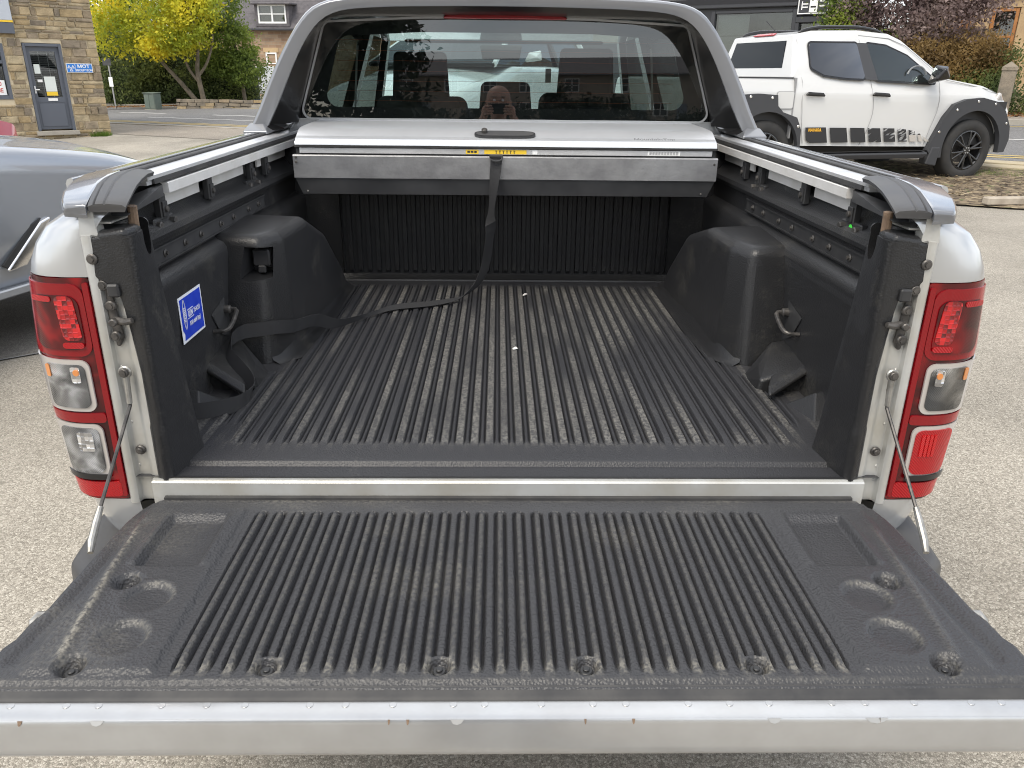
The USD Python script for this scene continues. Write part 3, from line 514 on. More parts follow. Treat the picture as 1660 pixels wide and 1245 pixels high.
obj('sticker_emblem', frame(prism(unary_union([ring(0.009, 0.034, 0.0012), ring(0.0065, 0.031, 0.0008)]), 0, 0.0004, 'xy'), fr(0.025, 0.062), (0, 1, 0), (0, 0, 1), (1, 0, 0)), 'sticker_white', stk)
obj('sticker_text', text('FORD', 0.010, 0.0004, fr(0.025, 0.062), (0, 0, 1), (0, -1, 0), squeeze=0.9), 'sticker_white', stk)
bx = unary_union([LineString([(0, 0), (0.034, 0)]), LineString([(0, 0.02), (0.034, 0.02)])]).buffer(0.0008)
obj('sticker_rule', frame(prism(bx, 0, 0.0004, 'xy'), fr(0.041, 0.048), (0, 1, 0), (0, 0, 1), (1, 0, 0)), 'sticker_white', stk)

# ---- sill
sillp = [(0.002, 0.832), (0.001, 0.839), (-0.003, 0.8405), (-0.006, 0.8405), (-0.0065, 0.838), (-0.010, 0.838), (-0.0125, 0.835), (-0.013, 0.80), (-0.013, 0.77), (0.002, 0.77)]
obj('bed_sill', loft([[(x, y - 0.004, z) for y, z in sillp] for x in np.linspace(-0.683, 0.683, 12)], caps=True), 'worn_silver_paint', T, smooth=35, label='scuffed silver sill between bed and tailgate')

# ---- tailgate
def tg_out(y):
    return np.interp(y, [-0.53, -0.50, -0.44, -0.42, -0.385, -0.36, -0.30, -0.25, -0.15, -0.10, -0.06, -0.035, -0.018, -0.010], [0.720, 0.722, 0.724, 0.716, 0.715, 0.708, 0.706, 0.704, 0.701, 0.697, 0.688, 0.676, 0.655, 0.635])
TGR = 0.0338; TG0 = -0.021
BOLTS = [(TG0 + k * TGR, -0.480) for k in (-9.5, -2.5, 3.5, 10.5)] + [(-0.606, -0.482), (0.596, -0.484), (-0.612, -0.292), (0.602, -0.293)]
def tg_h(X, Y):
    u = (X - TG0) / TGR; k = np.round(u); d = np.abs(u - k) * TGR; sgn = u - k
    on = (k >= -13) & (k <= 14)
    env = (1 - sstep(-0.078, -0.070, Y)) * sstep(-0.497, -0.45, Y) * on
    d0 = np.hypot(d, np.maximum(Y + 0.080, 0))           # rounded far end
    near = np.zeros_like(X)
    for kk in (-9.5, -2.5, 3.5, 10.5):
        inner = np.abs(u - kk) < 0.5
        near = np.where(inner, 1 - sstep(-0.462, -0.452, Y), near)
    moat = np.exp(-((d0 - 0.0080) / 0.0023) ** 2) * (1 - near)
    envm = (Y < -0.068) * sstep(-0.497, -0.46, Y) * on
    h = -0.0115 * moat * envm + 0.0050 * (1 - sstep(0.0036, 0.0056, d)) * env
    for kk in (-9.5, -2.5, 3.5, 10.5):
        inner = np.abs(u - kk) < 0.36
        h -= 0.004 * inner * np.exp(-((Y + 0.455) / 0.0025) ** 2)
    aX = np.abs(X + 0.006)
    h += 0.007 * sstep(0.478, 0.492, aX) * sstep(-0.50, -0.485, Y) * (1 - sstep(-0.070, -0.058, Y)) * (1 - sstep(0.655, 0.675, aX))
    # rectangular recess with a raised rim
    rx = sstep(0.508, 0.516, aX) * (1 - sstep(0.606, 0.614, aX)); ry = sstep(-0.252, -0.243, Y) * (1 - sstep(-0.108, -0.082, Y))
    h += 0.004 * np.maximum(0, np.exp(-((np.abs(aX - 0.561) - 0.058) / 0.006) ** 2) * ry) - 0.012 * rx * ry
    for cx, cy_ in ((0.556, -0.333), (0.556, -0.426)):
        q = np.hypot(aX - cx, Y - cy_); h -= 0.008 * (1 - sstep(0.029, 0.038, q)) * sstep(-0.04, 0.03, Y - cy_ + 0.6 * (aX - cx) * np.sign(-X) * -1 + 0.012); h += 0.0012 * np.exp(-((q - 0.043) / 0.004) ** 2)
    h -= 0.005 * np.exp(-((aX - 0.672 + 0.09 * (Y + 0.3)) / 0.010) ** 2) * sstep(-0.48, -0.46, Y) * (1 - sstep(-0.12, -0.10, Y))
    h += 0.0045 * np.exp(-((aX - 0.640 - 0.11 * (Y + 0.3)) / 0.008) ** 2) * sstep(-0.49, -0.46, Y) * (1 - sstep(-0.14, -0.10, Y))
    for bx_, by_ in BOLTS:
        q = np.hypot(X - bx_, Y - by_); h = np.where(q < 0.024, h * sstep(0.019, 0.024, q), h); h -= 0.012 * (1 - sstep(0.0130, 0.0172, q)); h += 0.0015 * np.exp(-((q - 0.0195) / 0.002) ** 2)
    h -= 0.006 * (1 - sstep(-0.509, -0.503, Y)) + 0.012 * (1 - sstep(-0.523, -0.515, Y))
    h -= 0.004 * np.exp(-((Y + 0.024) / 0.0022) ** 2)
    return h
c0 = [TG0 + k * TGR + o for k in range(-13, 15) for o in (-0.0135, -0.0112, -0.0098, -0.0086, -0.0074, -0.0062, -0.0050, -0.004, 0, 0.004, 0.0050, 0.0062, 0.0074, 0.0086, 0.0098, 0.0112, 0.0135, 0.0169)]
cols = np.unique(np.round(np.r_[c0, np.arange(0.474, 0.728, 0.0034), -np.arange(0.480, 0.728, 0.0034)], 5))
rows = np.unique(np.r_[np.arange(-0.512, -0.06, 0.0034), -0.0705, -0.074, -0.068, -0.064, -0.055, -0.04, -0.03, -0.027, -0.024, -0.021, -0.018, -0.012, -0.515, -0.519, -0.523, -0.527])
def tgfn(X, Y):
    o = tg_out(Y); Xc = np.clip(X, -o, o)
    edge = np.clip((np.abs(Xc) - (o - 0.004)) / 0.004, 0, 1)
    return np.stack([Xc, Y, 0.805 + tg_h(Xc, Y) - 0.003 * edge - 0.006 * (np.abs(X) > o)], -1)
yo = np.linspace(-0.555, -0.013, 40)
ol = [(-(tg_out(max(y, -0.53)) + 0.006), y) for y in yo] + [(tg_out(max(y, -0.53)) + 0.006, y) for y in yo[::-1]]
slab = prism(Polygon(ol), 0.742, 0.7865, 'xy')
endp = [(-0.515, 0.7865), (-0.527, 0.7905), (-0.548, 0.7885), (-0.556, 0.786), (-0.5595, 0.780), (-0.562, 0.745), (-0.562, 0.735), (-0.552, 0.722), (-0.53, 0.715), (-0.515, 0.715)]
xe = np.linspace(-0.727, 0.727, 30)
endbar = loft([[(x, y, z) for y, z in endp] for x in xe], closed=True, caps=True)
tg = obj('tailgate', cat(slab, endbar), 'tailgate_silver', T, smooth=40, label='open silver tailgate lying flat towards the viewer')
tl = obj('tailgate_liner', grid(cols, rows, tgfn), 'tailgate_liner_plastic', tg, smooth=True, label='grained black tailgate liner with long ribs and round recesses')
GX, GY = np.meshgrid(cols, rows, indexing='xy'); GX, GY = GX.ravel(), GY.ravel()
gd = np.abs((GX - TG0) / TGR - np.round((GX - TG0) / TGR)) * TGR; ga = np.abs(GX + 0.006)
gw = 0.16 * (gd < 0.0045) * (ga < 0.47) * (GY < -0.085) * (GY > -0.495) + 0.42 * (gd < 0.0065) * np.exp(-((GY + 0.482) / 0.013) ** 2) * (ga < 0.47)
gw += np.where(GX < 0, 1.0, 0.22) * np.exp(-((ga - 0.640 - 0.11 * (GY + 0.3)) / 0.0055) ** 2) * sstep(-0.49, -0.45, GY) * (1 - sstep(-0.16, -0.11, GY)) * (0.35 + 0.9 * meshkit.fbm(np.stack([GX * 30, GY * 12, GX * 0], 1), 3, 3))
for cx, cy_ in ((0.556, -0.333), (0.556, -0.426)):
    q = np.hypot(ga - cx, GY - cy_); gw += 0.5 * np.exp(-((q - 0.036) / 0.0035) ** 2) * sstep(-0.01, 0.03, GX - np.sign(GX) * cx + GY - cy_)
for bx_, by_ in BOLTS:
    q = np.hypot(GX - bx_, GY - by_); gw += 0.4 * np.exp(-((q - 0.0185) / 0.002) ** 2) * (GX > bx_)
gw += 0.25 * np.exp(-((GY + 0.504) / 0.003) ** 2) * meshkit.fbm(np.stack([GX * 9, GY, GX * 0], 1), 3, 4) + 0.35 * np.exp(-((GY + 0.030) / 0.003) ** 2) * meshkit.fbm(np.stack([GX * 14, GY, GX * 0], 1), 3, 6)
gw += 0.5 * sstep(0.60, 0.78, meshkit.fbm(np.stack([GX * 5, GY * 7, GX * 0 + 4], 1), 4, 7)) * 0.35
set_wear(tl, gw)
lipm = loft([[(x, y, z) for y, z in ((-0.5105, 0.800), (-0.523, 0.7945), (-0.527, 0.7935), (-0.529, 0.7905), (-0.527, 0.788), (-0.51, 0.788))] for x in np.linspace(-0.722, 0.722, 24)], closed=True, caps=True)
obj('liner_lip', lipm, 'rubber', tg, smooth=60)
for bx_, by_ in BOLTS:
    b = cat(cyl((bx_, by_, 0.794), (bx_, by_, 0.7985), 0.0095, 18, 0.0015), cyl((bx_, by_, 0.798), (bx_, by_, 0.8015), 0.0048, 10, 0.001))
    obj('liner_bolt', b, 'black_plastic', tg)
for k in range(22):
    xx = -0.66 + k * 0.0628 + 0.012 * math.sin(k * 2.3)
    obj('spot_weld', xf(cyl((0, 0, 0), (0, 0, 0.0005), 0.005, 10, 0.0004), (xx, -0.5335, 0.7898)), 'tailgate_silver', tg)
rc_ = np.random.default_rng(17)
for k in range(10):
    x = rc_.uniform(-0.66, 0.68); L = rc_.choice([0.003, 0.004, 0.006, 0.018, 0.03]); w = 0.0012
    obj('paint_chip', hull([(x, -0.5568, 0.7866), (x + L, -0.5568, 0.7866), (x + L * 0.2, -0.5595, 0.7820), (x + L * 0.8, -0.5592, 0.7826), (x + L * 0.5, -0.5602, 0.7808), (x, -0.5555, 0.7860), (x + L, -0.5555, 0.7860)]), 'rusty_steel' if L < 0.01 else 'galvanised', tg, smooth=False)
for s in (-1, 1):
    m = cat(tube([(s * 0.7, -0.345, 0.787), (s * 0.727, -0.345, 0.787), (s * 0.733, -0.352, 0.78), (s * 0.733, -0.36, 0.765)], 0.006, 8), box(min(s * 0.70, s * 0.732), max(s * 0.70, s * 0.732), -0.375, -0.34, 0.768, 0.783, 0.003))
    obj('tailgate_latch', m, 'zinc', tg)
    m = box(min(s * 0.715, s * 0.738), max(s * 0.715, s * 0.738), -0.452, -0.438, 0.765, 0.785, 0.003)
    obj('side_buffer', m, 'black_plastic', tg)
rub = loft([[(x, y, z) for y, z in ((-0.0175, 0.800), (-0.018, 0.809), (-0.026, 0.8085), (-0.027, 0.80))] for x in np.linspace(-0.66, 0.66, 8)], closed=True, caps=True)
obj('hinge_gap_strip', rub, 'rubber', tg)

# ---- rear corners: jamb, lamps, panels, cables
PLAN = np.array([(0.737, 0.0), (0.785, -0.002), (0.818, 0.003), (0.842, 0.014), (0.864, 0.034), (0.879, 0.066), (0.888, 0.115), (0.892, 0.19)])
_ps = np.r_[0, np.cumsum(np.linalg.norm(np.diff(PLAN, axis=0), axis=1))]
from scipy.interpolate import CubicSpline
_pc = CubicSpline(_ps, PLAN)
def lamp_pt(t, z, off=0.0):
    """t: arc length along the lamp's plan curve from its inner edge"""
    t = np.asarray(t, float); p = _pc(t); d = _pc(t, 1); d /= np.linalg.norm(d, axis=-1, keepdims=True)
    q = np.clip((t - 0.05) / 0.12, 0, 1) * np.interp(z, [0.78, 0.84, 0.97, 1.10, 1.23], [-0.030, -0.018, -0.002, 0.003, -0.012])
    return np.stack([p[..., 0] + d[..., 1] * off + q, p[..., 1] - d[..., 0] * off, np.broadcast_to(z, p[..., 0].shape)], -1)
def lamp_patch(t0, t1, z0, z1, r, off, depth=0.003, nz=22, nt=18, skew=0.0):
    zz = z0 + (z1 - z0) * (0.5 - 0.5 * np.cos(np.linspace(0, np.pi, nz)))
    rings = []
    for z in zz:
        e = max(0, r - (z - z0), r - (z1 - z)); ins = r - math.sqrt(max(r * r - e * e, 0)) if r else 0
        sk = skew * (z - z0) / (z1 - z0)
        tt = np.linspace(t0 + ins + sk, t1 - ins + sk, nt)
        rings.append(lamp_pt(tt, z, off))
    A = np.array(rings); B = A.copy()
    inner = loft(A)
    # skirt
    edge = np.vstack([A[0], A[1:, -1], A[-1, -2::-1], A[-2:0:-1, 0]])
    c = []
    tsk = np.vstack([edge])
    back = edge.copy(); back[:, 1] += depth
    return cat(inner, loft([back, edge], closed=True))
for s in (-1, 1):
    mm = (lambda m: mirror(m)) if s < 0 else (lambda m: m)
    lp = obj('tail_lamp', mm(cat(lamp_patch(0.0, 0.30, 0.793, 1.228, 0.006, 0.0, 0.03, 40, 40))), 'lens_dark_red', T, smooth=50, label='red and clear tail lamp cluster')
    obj('stop_lens', mm(lamp_patch(0.014, 0.285, 1.085, 1.218, 0.022, 0.003, 0.004)), 'lens_red', lp, smooth=50)
    obj('stop_reflector', mm(lamp_patch(0.024, 0.118, 1.098, 1.198, 0.020, 0.0055, 0.003)), 'lens_dark_red', lp, smooth=50)
    obj('led_cluster', mm(lamp_patch(0.026, 0.058, 1.116, 1.197, 0.010, 0.0072, 0.002, 20, 12, skew=0.006)), 'led_facets', lp, smooth=50)
    obj('stop_glow', mm(lamp_patch(0.026, 0.062, 1.101, 1.112, 0.005, 0.0072, 0.002, 6, 8)), 'lens_mid_red', lp, smooth=50)
    obj('stop_glow', mm(lamp_patch(0.070, 0.115, 1.186, 1.196, 0.004, 0.0072, 0.002, 6, 8)), 'lens_mid_red', lp, smooth=50)
    obj('red_column', mm(lamp_patch(0.002, 0.012, 0.80, 1.22, 0.003, 0.0045, 0.004, 30, 4)), 'lens_red', lp, smooth=50)
    obj('indicator_rim', mm(lamp_patch(0.026, 0.29, 0.978, 1.078, 0.016, 0.005, 0.004)), 'lens_rim_clear', lp, smooth=50)
    obj('indicator_lens', mm(lamp_patch(0.034, 0.112, 0.986, 1.070, 0.012, 0.0075, 0.003)), 'lens_ribbed_grey', lp, smooth=50)
    obj('indicator_cell', mm(lamp_patch(0.042, 0.058, 1.036, 1.066, 0.003, 0.0092, 0.002, 8, 6)), 'lens_chrome_cells', lp, smooth=50)
    obj('indicator_bulb', mm(lamp_patch(0.043, 0.053, 1.050, 1.062, 0.005, 0.011, 0.002, 8, 6)), 'amber_bulb', lp, smooth=50)
    obj('indicator_bulb', mm(lamp_patch(0.098, 0.108, 1.044, 1.068, 0.003, 0.0092, 0.002, 8, 6)), 'amber_bulb', lp, smooth=50)
    obj('divider', mm(lamp_patch(0.014, 0.285, 0.955, 0.974, 0.006, 0.004, 0.004, 8)), 'lens_red', lp, smooth=50)
    obj('lower_rim', mm(lamp_patch(0.024, 0.29, 0.842, 0.952, 0.016, 0.005, 0.004)), 'lens_rim_clear', lp, smooth=50)
    if s < 0:
        obj('reverse_lens', mm(lamp_patch(0.031, 0.112, 0.852, 0.945, 0.014, 0.0075, 0.003)), 'lens_ribbed_grey', lp, smooth=50, label='clear reversing lens')
        obj('reverse_cell', mm(lamp_patch(0.042, 0.072, 0.898, 0.936, 0.003, 0.0092, 0.002, 10, 8)), 'lens_chrome_cells', lp, smooth=50)
    else:
        obj('fog_lens', mm(lamp_patch(0.031, 0.112, 0.852, 0.945, 0.014, 0.0075, 0.003)), 'lens_mid_red', lp, smooth=50, label='red rear fog lens')
        for i in range(4):
            obj('fog_cell', mm(lamp_patch(0.042 + i * 0.008, 0.048 + i * 0.008, 0.890, 0.936, 0.002, 0.0092, 0.002, 10, 4)), 'lens_bright_red', lp, smooth=50)
    obj('lower_trim', mm(lamp_patch(0.026, 0.13, 0.838, 0.849, 0.003, 0.0085, 0.003, 6)), 'gloss_black', lp, smooth=50)
    obj('reflector', mm(lamp_patch(0.010, 0.21, 0.800, 0.832, 0.006, 0.005, 0.003, 8)), 'lens_mid_red', lp, smooth=50, label='red reflector at the foot of the lamp')
    # jamb
    jp = [(0.7355, 0.012), (0.7355, -0.002), (0.732, -0.0055), (0.724, -0.0055), (0.719, -0.002), (0.717, 0.009), (0.713, 0.012), (0.697, 0.012), (0.691, 0.008), (0.683, 0.004), (0.668, 0.004), (0.662, 0.012), (0.662, 0.03), (0.72, 0.03)]
    rings = []
    for z in np.linspace(0.785, 1.302, 12):
        rings.append([(x, y + 0.0, z) for x, y in jp])
    jb = obj('bed_corner_jamb', mm(loft(rings, closed=True, caps=True)), 'worn_silver_paint', T, smooth=40, label='silver inner corner beside the lamp')
    obj('jamb_top', mm(hull([(0.7355, -0.004, 1.30), (0.708, 0.004, 1.30), (0.7355, 0.03, 1.30), (0.708, 0.03, 1.30), (0.733, 0.0, 1.342), (0.712, 0.006, 1.342), (0.733, 0.03, 1.342), (0.712, 0.03, 1.342)])), 'worn_silver_paint', jb)
    pl = hullr([(0.710, 0.008, 1.218), (0.700, 0.008, 1.118), (0.708, 0.008, 1.105), (0.7135, 0.008, 1.16)], 0.004)
    st = obj('striker_plate', mm(pl), 'dark_steel', T, label='latch striker with pin and two bolts')
    obj('striker_pin', mm(cat(cyl((0.702, 0.004, 1.152), (0.700, -0.02, 1.152), 0.007, 12, 0.002), tube([(0.702, -0.002, 1.152), (0.680, -0.010, 1.152), (0.668, -0.012, 1.155)], [0.0075, 0.0065, 0.005], 10))), 'dark_steel', st)
    obj('striker_buffer', mm(box(0.683, 0.704, -0.012, 0.004, 1.196, 1.219, 0.003)), 'black_plastic', st)
    for zz, xx in ((1.215, 0.713), (1.178, 0.7065), (1.122, 0.7065)):
        obj('striker_bolt', mm(cat(cyl((xx, 0.006, zz), (xx, -0.004, zz), 0.0095, 14, 0.002), cyl((xx, -0.003, zz), (xx, -0.006, zz), 0.005, 6))), 'dark_steel', st)
    obj('jamb_bolt', mm(cat(cyl((0.7045, 0.012, 0.893), (0.7045, 0.005, 0.893), 0.0095, 16, 0.002), cyl((0.7045, 0.006, 0.893), (0.7045, 0.000, 0.893), 0.006, 12, 0.001))), 'dark_steel', jb)
    for zz in (1.30, 1.06, 1.0, 0.95, 0.86, 0.83):
        obj('jamb_stud', mm(cyl((0.714, 0.0125, zz), (0.714, 0.0105, zz), 0.0032, 8, 0.001)), 'worn_silver_paint', jb)
    # tailgate cable
    cb = obj('tailgate_cable', mm(tube([(0.7015, 0.002, 1.025), (0.702, -0.006, 0.99), (0.7225, -0.138, 0.845)], 0.0034, 8)), 'dark_steel', T, label='braided steel tailgate stay cable')
    obj('cable_end', mm(cat(cyl((0.7015, 0.0, 1.055), (0.7015, -0.006, 1.055), 0.012, 18, 0.002), tube([(0.7015, -0.003, 1.047), (0.7012, -0.004, 1.03), (0.7018, -0.006, 0.995)], [0.006, 0.0055, 0.005], 10))), 'zinc', cb)
    obj('cable_bolt', mm(cat(cyl((0.7015, -0.004, 1.055), (0.7015, -0.012, 1.055), 0.0085, 8, 0.001), cyl((0.7015, -0.011, 1.055), (0.7015, -0.0145, 1.055), 0.005, 12))), 'dark_steel', cb)
    obj('cable_end', mm(tube([(0.7215, -0.132, 0.852), (0.724, -0.150, 0.832), (0.7265, -0.172, 0.806), (0.722, -0.19, 0.795)], [0.005, 0.0065, 0.007, 0.005], 10)), 'zinc', cb)
    # outer body side with corner panel, above and below the lamp
    def corner(z, shrink, dy=0.0):
        t = np.linspace(0, _ps[-1], 22); p = lamp_pt(t, 1.10)
        x = 0.737 + (p[:, 0] - 0.737) * (1 - shrink) - shrink * 0.12
        return np.stack([x, p[:, 1] + dy + shrink * 0.1 * (p[:, 0] - 0.737), np.full(len(t), z)], 1)
    cpn = loft([corner(1.2295, 0.05), corner(1.25, 0.07), corner(1.28, 0.12, 0.002), corner(1.31, 0.21, 0.004), corner(1.33, 0.33, 0.006), corner(1.342, 0.45, 0.010), corner(1.349, 0.56, 0.022)])
    obj('rear_corner_panel', mm(cpn), 'silver_paint', T, smooth=60, label='silver corner panel above the tail lamp')
    lowp = loft([corner(0.792, 0.14), corner(0.76, 0.17), corner(0.72, 0.20, 0.01), corner(0.66, 0.30, 0.03), corner(0.60, 0.42, 0.06)])
    obj('lower_corner_panel', mm(lowp), 'silver_paint', T, smooth=60)
    prof = [(0.800, 1.352), (0.842, 1.349), (0.866, 1.338), (0.882, 1.30), (0.896, 1.23), (0.900, 1.14), (0.891, 1.02), (0.898, 0.93), (0.886, 0.80), (0.86, 0.64), (0.83, 0.55)]
    side = loft([[(x - (0.02 if y < 0.25 else 0), y, z + 0.008 * y) for x, z in prof] for y in (0.185, 0.3, 0.8, 1.62)])
    obj('bed_side_panel', mm(side), 'silver_paint', T, smooth=50)
    # corner bumper end
    bmp = hullr([(0.815, -0.05, 0.672), (0.835, 0.10, 0.672), (0.75, -0.13, 0.672), (0.30, -0.16, 0.672), (0.82, -0.06, 0.50), (0.75, -0.14, 0.50), (0.30, -0.17, 0.50), (0.835, 0.10, 0.50)], 0.03)
    obj('bumper_end', mm(bmp), 'grey_cap_plastic', T, smooth=50)

# ---- bed rails with the roller cover tracks
RISE = 0.008
def along(profile, ys, closed=True, caps=True):
    return loft([[(x, y, z + RISE * y) for x, z in profile] for y in ys], closed=closed, caps=caps)
for s in (-1, 1):
    mm = (lambda m: mirror(m)) if s < 0 else (lambda m: m)
    ry = np.linspace(0.335, 1.70, 8)
    rl = obj('cover_rail', mm(along([(0.757, 1.338), (0.757, 1.346), (0.754, 1.348), (0.754, 1.3555), (0.756, 1.357), (0.776, 1.3575), (0.777, 1.3565), (0.778, 1.3575), (0.801, 1.358), (0.802, 1.338)], ry)), 'aluminium', T, smooth=25, label='aluminium track of the roller cover along the bed side')
    obj('rail_face', mm(along([(0.7475, 1.312), (0.7475, 1.333), (0.750, 1.3345), (0.765, 1.3345), (0.765, 1.312)], np.linspace(0.42, 1.70, 6))), 'pale_aluminium', rl, smooth=25)
    obj('rail_slot', mm(along([(0.7500, 1.3385), (0.7515, 1.3485), (0.7560, 1.3485), (0.7560, 1.3385)], np.linspace(0.36, 1.70, 5))), 'rubber', rl, smooth=25)
    obj('rail_angle', mm(cat(along([(0.771, 1.280), (0.771, 1.3135), (0.776, 1.3135), (0.776, 1.280)], (0.44, 0.66)), along([(0.771, 1.280), (0.771, 1.3135), (0.776, 1.3135), (0.776, 1.280)], (0.72, 1.02)), along([(0.771, 1.282), (0.771, 1.3135), (0.776, 1.3135), (0.776, 1.282)], (1.16, 1.5)))), 'pale_aluminium', rl, smooth=25)
    obj('rail_trim', mm(along([(0.8025, 1.345), (0.8025, 1.3625), (0.806, 1.3645), (0.816, 1.3645), (0.817, 1.362), (0.824, 1.362), (0.825, 1.3645), (0.833, 1.3645), (0.835, 1.362), (0.835, 1.345)], np.linspace(0.30, 1.75, 6))), 'rubber', rl, smooth=25)
    obj('rail_capping', mm(along([(0.8355, 1.345), (0.8355, 1.3635), (0.838, 1.3655), (0.856, 1.366), (0.862, 1.364), (0.862, 1.345)], np.linspace(0.30, 1.72, 6))), 'dark_cap_paint', T, smooth=30)
    obj('body_rail_edge', mm(along([(0.8625, 1.340), (0.8625, 1.3625), (0.867, 1.364), (0.874, 1.361), (0.878, 1.353), (0.876, 1.335)], np.linspace(0.25, 1.85, 6))), 'silver_paint', T, smooth=50)
    R = []
    for y, xi_, xo, z in ((0.345, 0.742, 0.806, 1.371), (0.30, 0.736, 0.803, 1.3725), (0.22, 0.714, 0.786, 1.3725), (0.14, 0.690, 0.762, 1.371), (0.07, 0.668, 0.737, 1.367), (0.02, 0.653, 0.719, 1.362), (-0.004, 0.647, 0.711, 1.358), (-0.012, 0.646, 0.709, 1.354)):
        w = xo - xi_
        R.append([(xi_ + 0.004, y + 0.003, z - 0.011), (xi_, y, z - 0.003), (xi_ + 0.006, y, z + 0.001), (xi_ + 0.50 * w, y, z + 0.003), (xi_ + 0.56 * w, y, z + 0.0005), (xi_ + 0.60 * w, y, z + 0.003), (xi_ + 0.80 * w, y, z + 0.002), (xi_ + 0.83 * w, y, z - 0.002), (xi_ + 0.87 * w, y, z + 0.001), (xo, y, z - 0.002), (xo, y + 0.003, z - 0.012)])
    ec = obj('rail_end_cap', mm(loft(R, closed=True, caps=True)), 'grey_cap_plastic', T, smooth=32, label='curved black plastic end cap of the cover rail')
    R = []
    for y, xi_, xo, z in ((0.34, 0.808, 0.868, 1.369), (0.26, 0.795, 0.853, 1.370), (0.17, 0.772, 0.830, 1.369), (0.08, 0.742, 0.799, 1.364), (0.02, 0.721, 0.772, 1.359), (-0.006, 0.713, 0.757, 1.355), (-0.014, 0.712, 0.752, 1.351), (-0.012, 0.712, 0.752, 1.345)):
        R.append([(xi_, y, z - 0.012), (xi_, y, z), (xi_ + 0.004, y, z + 0.002), (xo - 0.010, y, z + 0.0015), (xo - 0.003, y + 0.004, z - 0.002), (xo + 0.003, y + 0.010, z - 0.008), (xo + 0.004, y + 0.012, z - 0.012)])
    obj('corner_cap', mm(loft(R, closed=True, caps=True)), 'dark_cap_paint', T, smooth=40, label='glossy dark cap on the rear corner of the bed side')
    obj('rail_end_block', mm(hull([(0.752, 0.40, 1.312), (0.752, 0.40, 1.336), (0.765, 0.42, 1.312), (0.765, 0.42, 1.336), (0.70, 0.10, 1.336), (0.71, 0.10, 1.320), (0.73, 0.10, 1.336), (0.74, 0.2, 1.318), (0.655, 0.005, 1.334), (0.68, 0.005, 1.334)])), 'black_plastic', ec)
    obj('gutter_plate', mm(box(0.69, 0.728, 0.018, 0.10, 1.318, 1.322, 0.001)), 'worn_silver_paint', T)
    for yc, full in ((0.40, True), (0.70, False), (1.06, True), (1.22, False)):
        parts = [box(0.756, 0.772, yc - 0.016, yc + 0.016, 1.262, 1.316, 0.002), box(0.752, 0.757, yc - 0.012, yc + 0.012, 1.268, 1.300, 0.001)]
        if full:
            parts += [box(0.758, 0.776, yc - 0.055, yc + 0.050, 1.236, 1.268, 0.003), box(0.762, 0.785, yc - 0.01, yc + 0.02, 1.205, 1.25, 0.003), tube([(0.76, yc - 0.06, 1.24), (0.765, yc - 0.085, 1.225), (0.775, yc - 0.09, 1.24)], 0.003, 6)]
        c = obj('rail_clamp', mm(cat(*parts)), 'black_plastic', rl, label='black steel clamp under the rail')
        bl = [cyl((0.757, yc, 1.284), (0.747, yc, 1.284), 0.007, 10, 0.001)]
        if full:
            bl += [cyl((0.76, yc - 0.040, 1.252), (0.748, yc - 0.040, 1.252), 0.0105, 14, 0.002), cyl((0.76, yc + 0.03, 1.254), (0.745, yc + 0.03, 1.254), 0.009, 6, 0.001)]
        for b in bl: obj('clamp_bolt', mm(b), 'dark_steel', rl)
        if full and yc < 0.5 and s > 0:
            obj('paint_dot', mm(cyl((0.757, yc - 0.006, 1.254), (0.7565, yc - 0.006, 1.254), 0.009, 14)), 'green_dot', rl, label='bright green paint dot')

# ---- roller cover canister across the front of the bed
HW = 0.672
pt_ = [(1.250, 1.352), (1.2505, 1.3575), (1.254, 1.3625), (1.264, 1.369), (1.285, 1.3795), (1.305, 1.3885), (1.322, 1.395), (1.338, 1.3985), (1.36, 1.4005), (1.46, 1.404), (1.648, 1.408), (1.648, 1.398), (1.30, 1.385), (1.262, 1.37), (1.258, 1.352)]
rc = obj('roller_cover', loft([[(x, y, z) for y, z in pt_] for x in np.linspace(-HW, HW, 10)], closed=True, caps=True), 'roller_silver', T, smooth=40, label='retracted silver roller cover at the front of the bed')
obj('cover_seal', loft([[(x, y, z) for y, z in ((1.2485, 1.3515), (1.262, 1.3515), (1.262, 1.344), (1.2495, 1.345))] for x in (-HW - 0.003, HW + 0.003)], closed=True, caps=True), 'rubber', rc)
obj('cover_lip', box(-HW + 0.012, HW - 0.012, 1.2545, 1.27, 1.3265, 1.3435, 0.001), 'aluminium', rc)
obj('cover_slot', box(-HW, HW, 1.262, 1.45, 1.318, 1.345), 'ink_black', rc)
pp = [(1.2535, 1.3215), (1.250, 1.318), (1.252, 1.250), (1.262, 1.2475), (1.275, 1.252), (1.275, 1.3215)]
bp_ = obj('canister_panel', loft([[(x, y + 0.0012 * math.sin(7 * x) + 0.0008 * math.sin(23 * x + 1), z) for y, z in pp] for x in np.linspace(-0.682, 0.679, 40)], closed=True, caps=True), 'brushed_panel', T, smooth=30, label='dented bare aluminium front panel of the cover canister')
obj('canister_base', loft([[(x * q, y, z) for y, z, q in ((1.258, 1.2465, 1), (1.278, 1.196, 0.977), (1.285, 1.194, 0.975), (1.48, 1.20, 0.975), (1.48, 1.31, 1), (1.276, 1.31, 1))] for x in (-0.680, -0.3, 0.05, 0.4, 0.677)], closed=True, caps=True), 'dark_panel', bp_, smooth=25)
for x, z in ((-0.672, 1.314), (-0.672, 1.299), (0.669, 1.302)):
    obj('panel_rivet', cyl((x, 1.252, z), (x, 1.2475, z), 0.004, 10, 0.001), 'dark_steel', bp_)
for x in (-0.648, 0.64):
    obj('panel_rivet', cyl((x, 1.280, 1.206), (x, 1.272, 1.206), 0.0032, 10, 0.001), 'zinc', bp_)
hp = sbox(-0.062, -0.022, 0.062, 0.022).buffer(0.0)
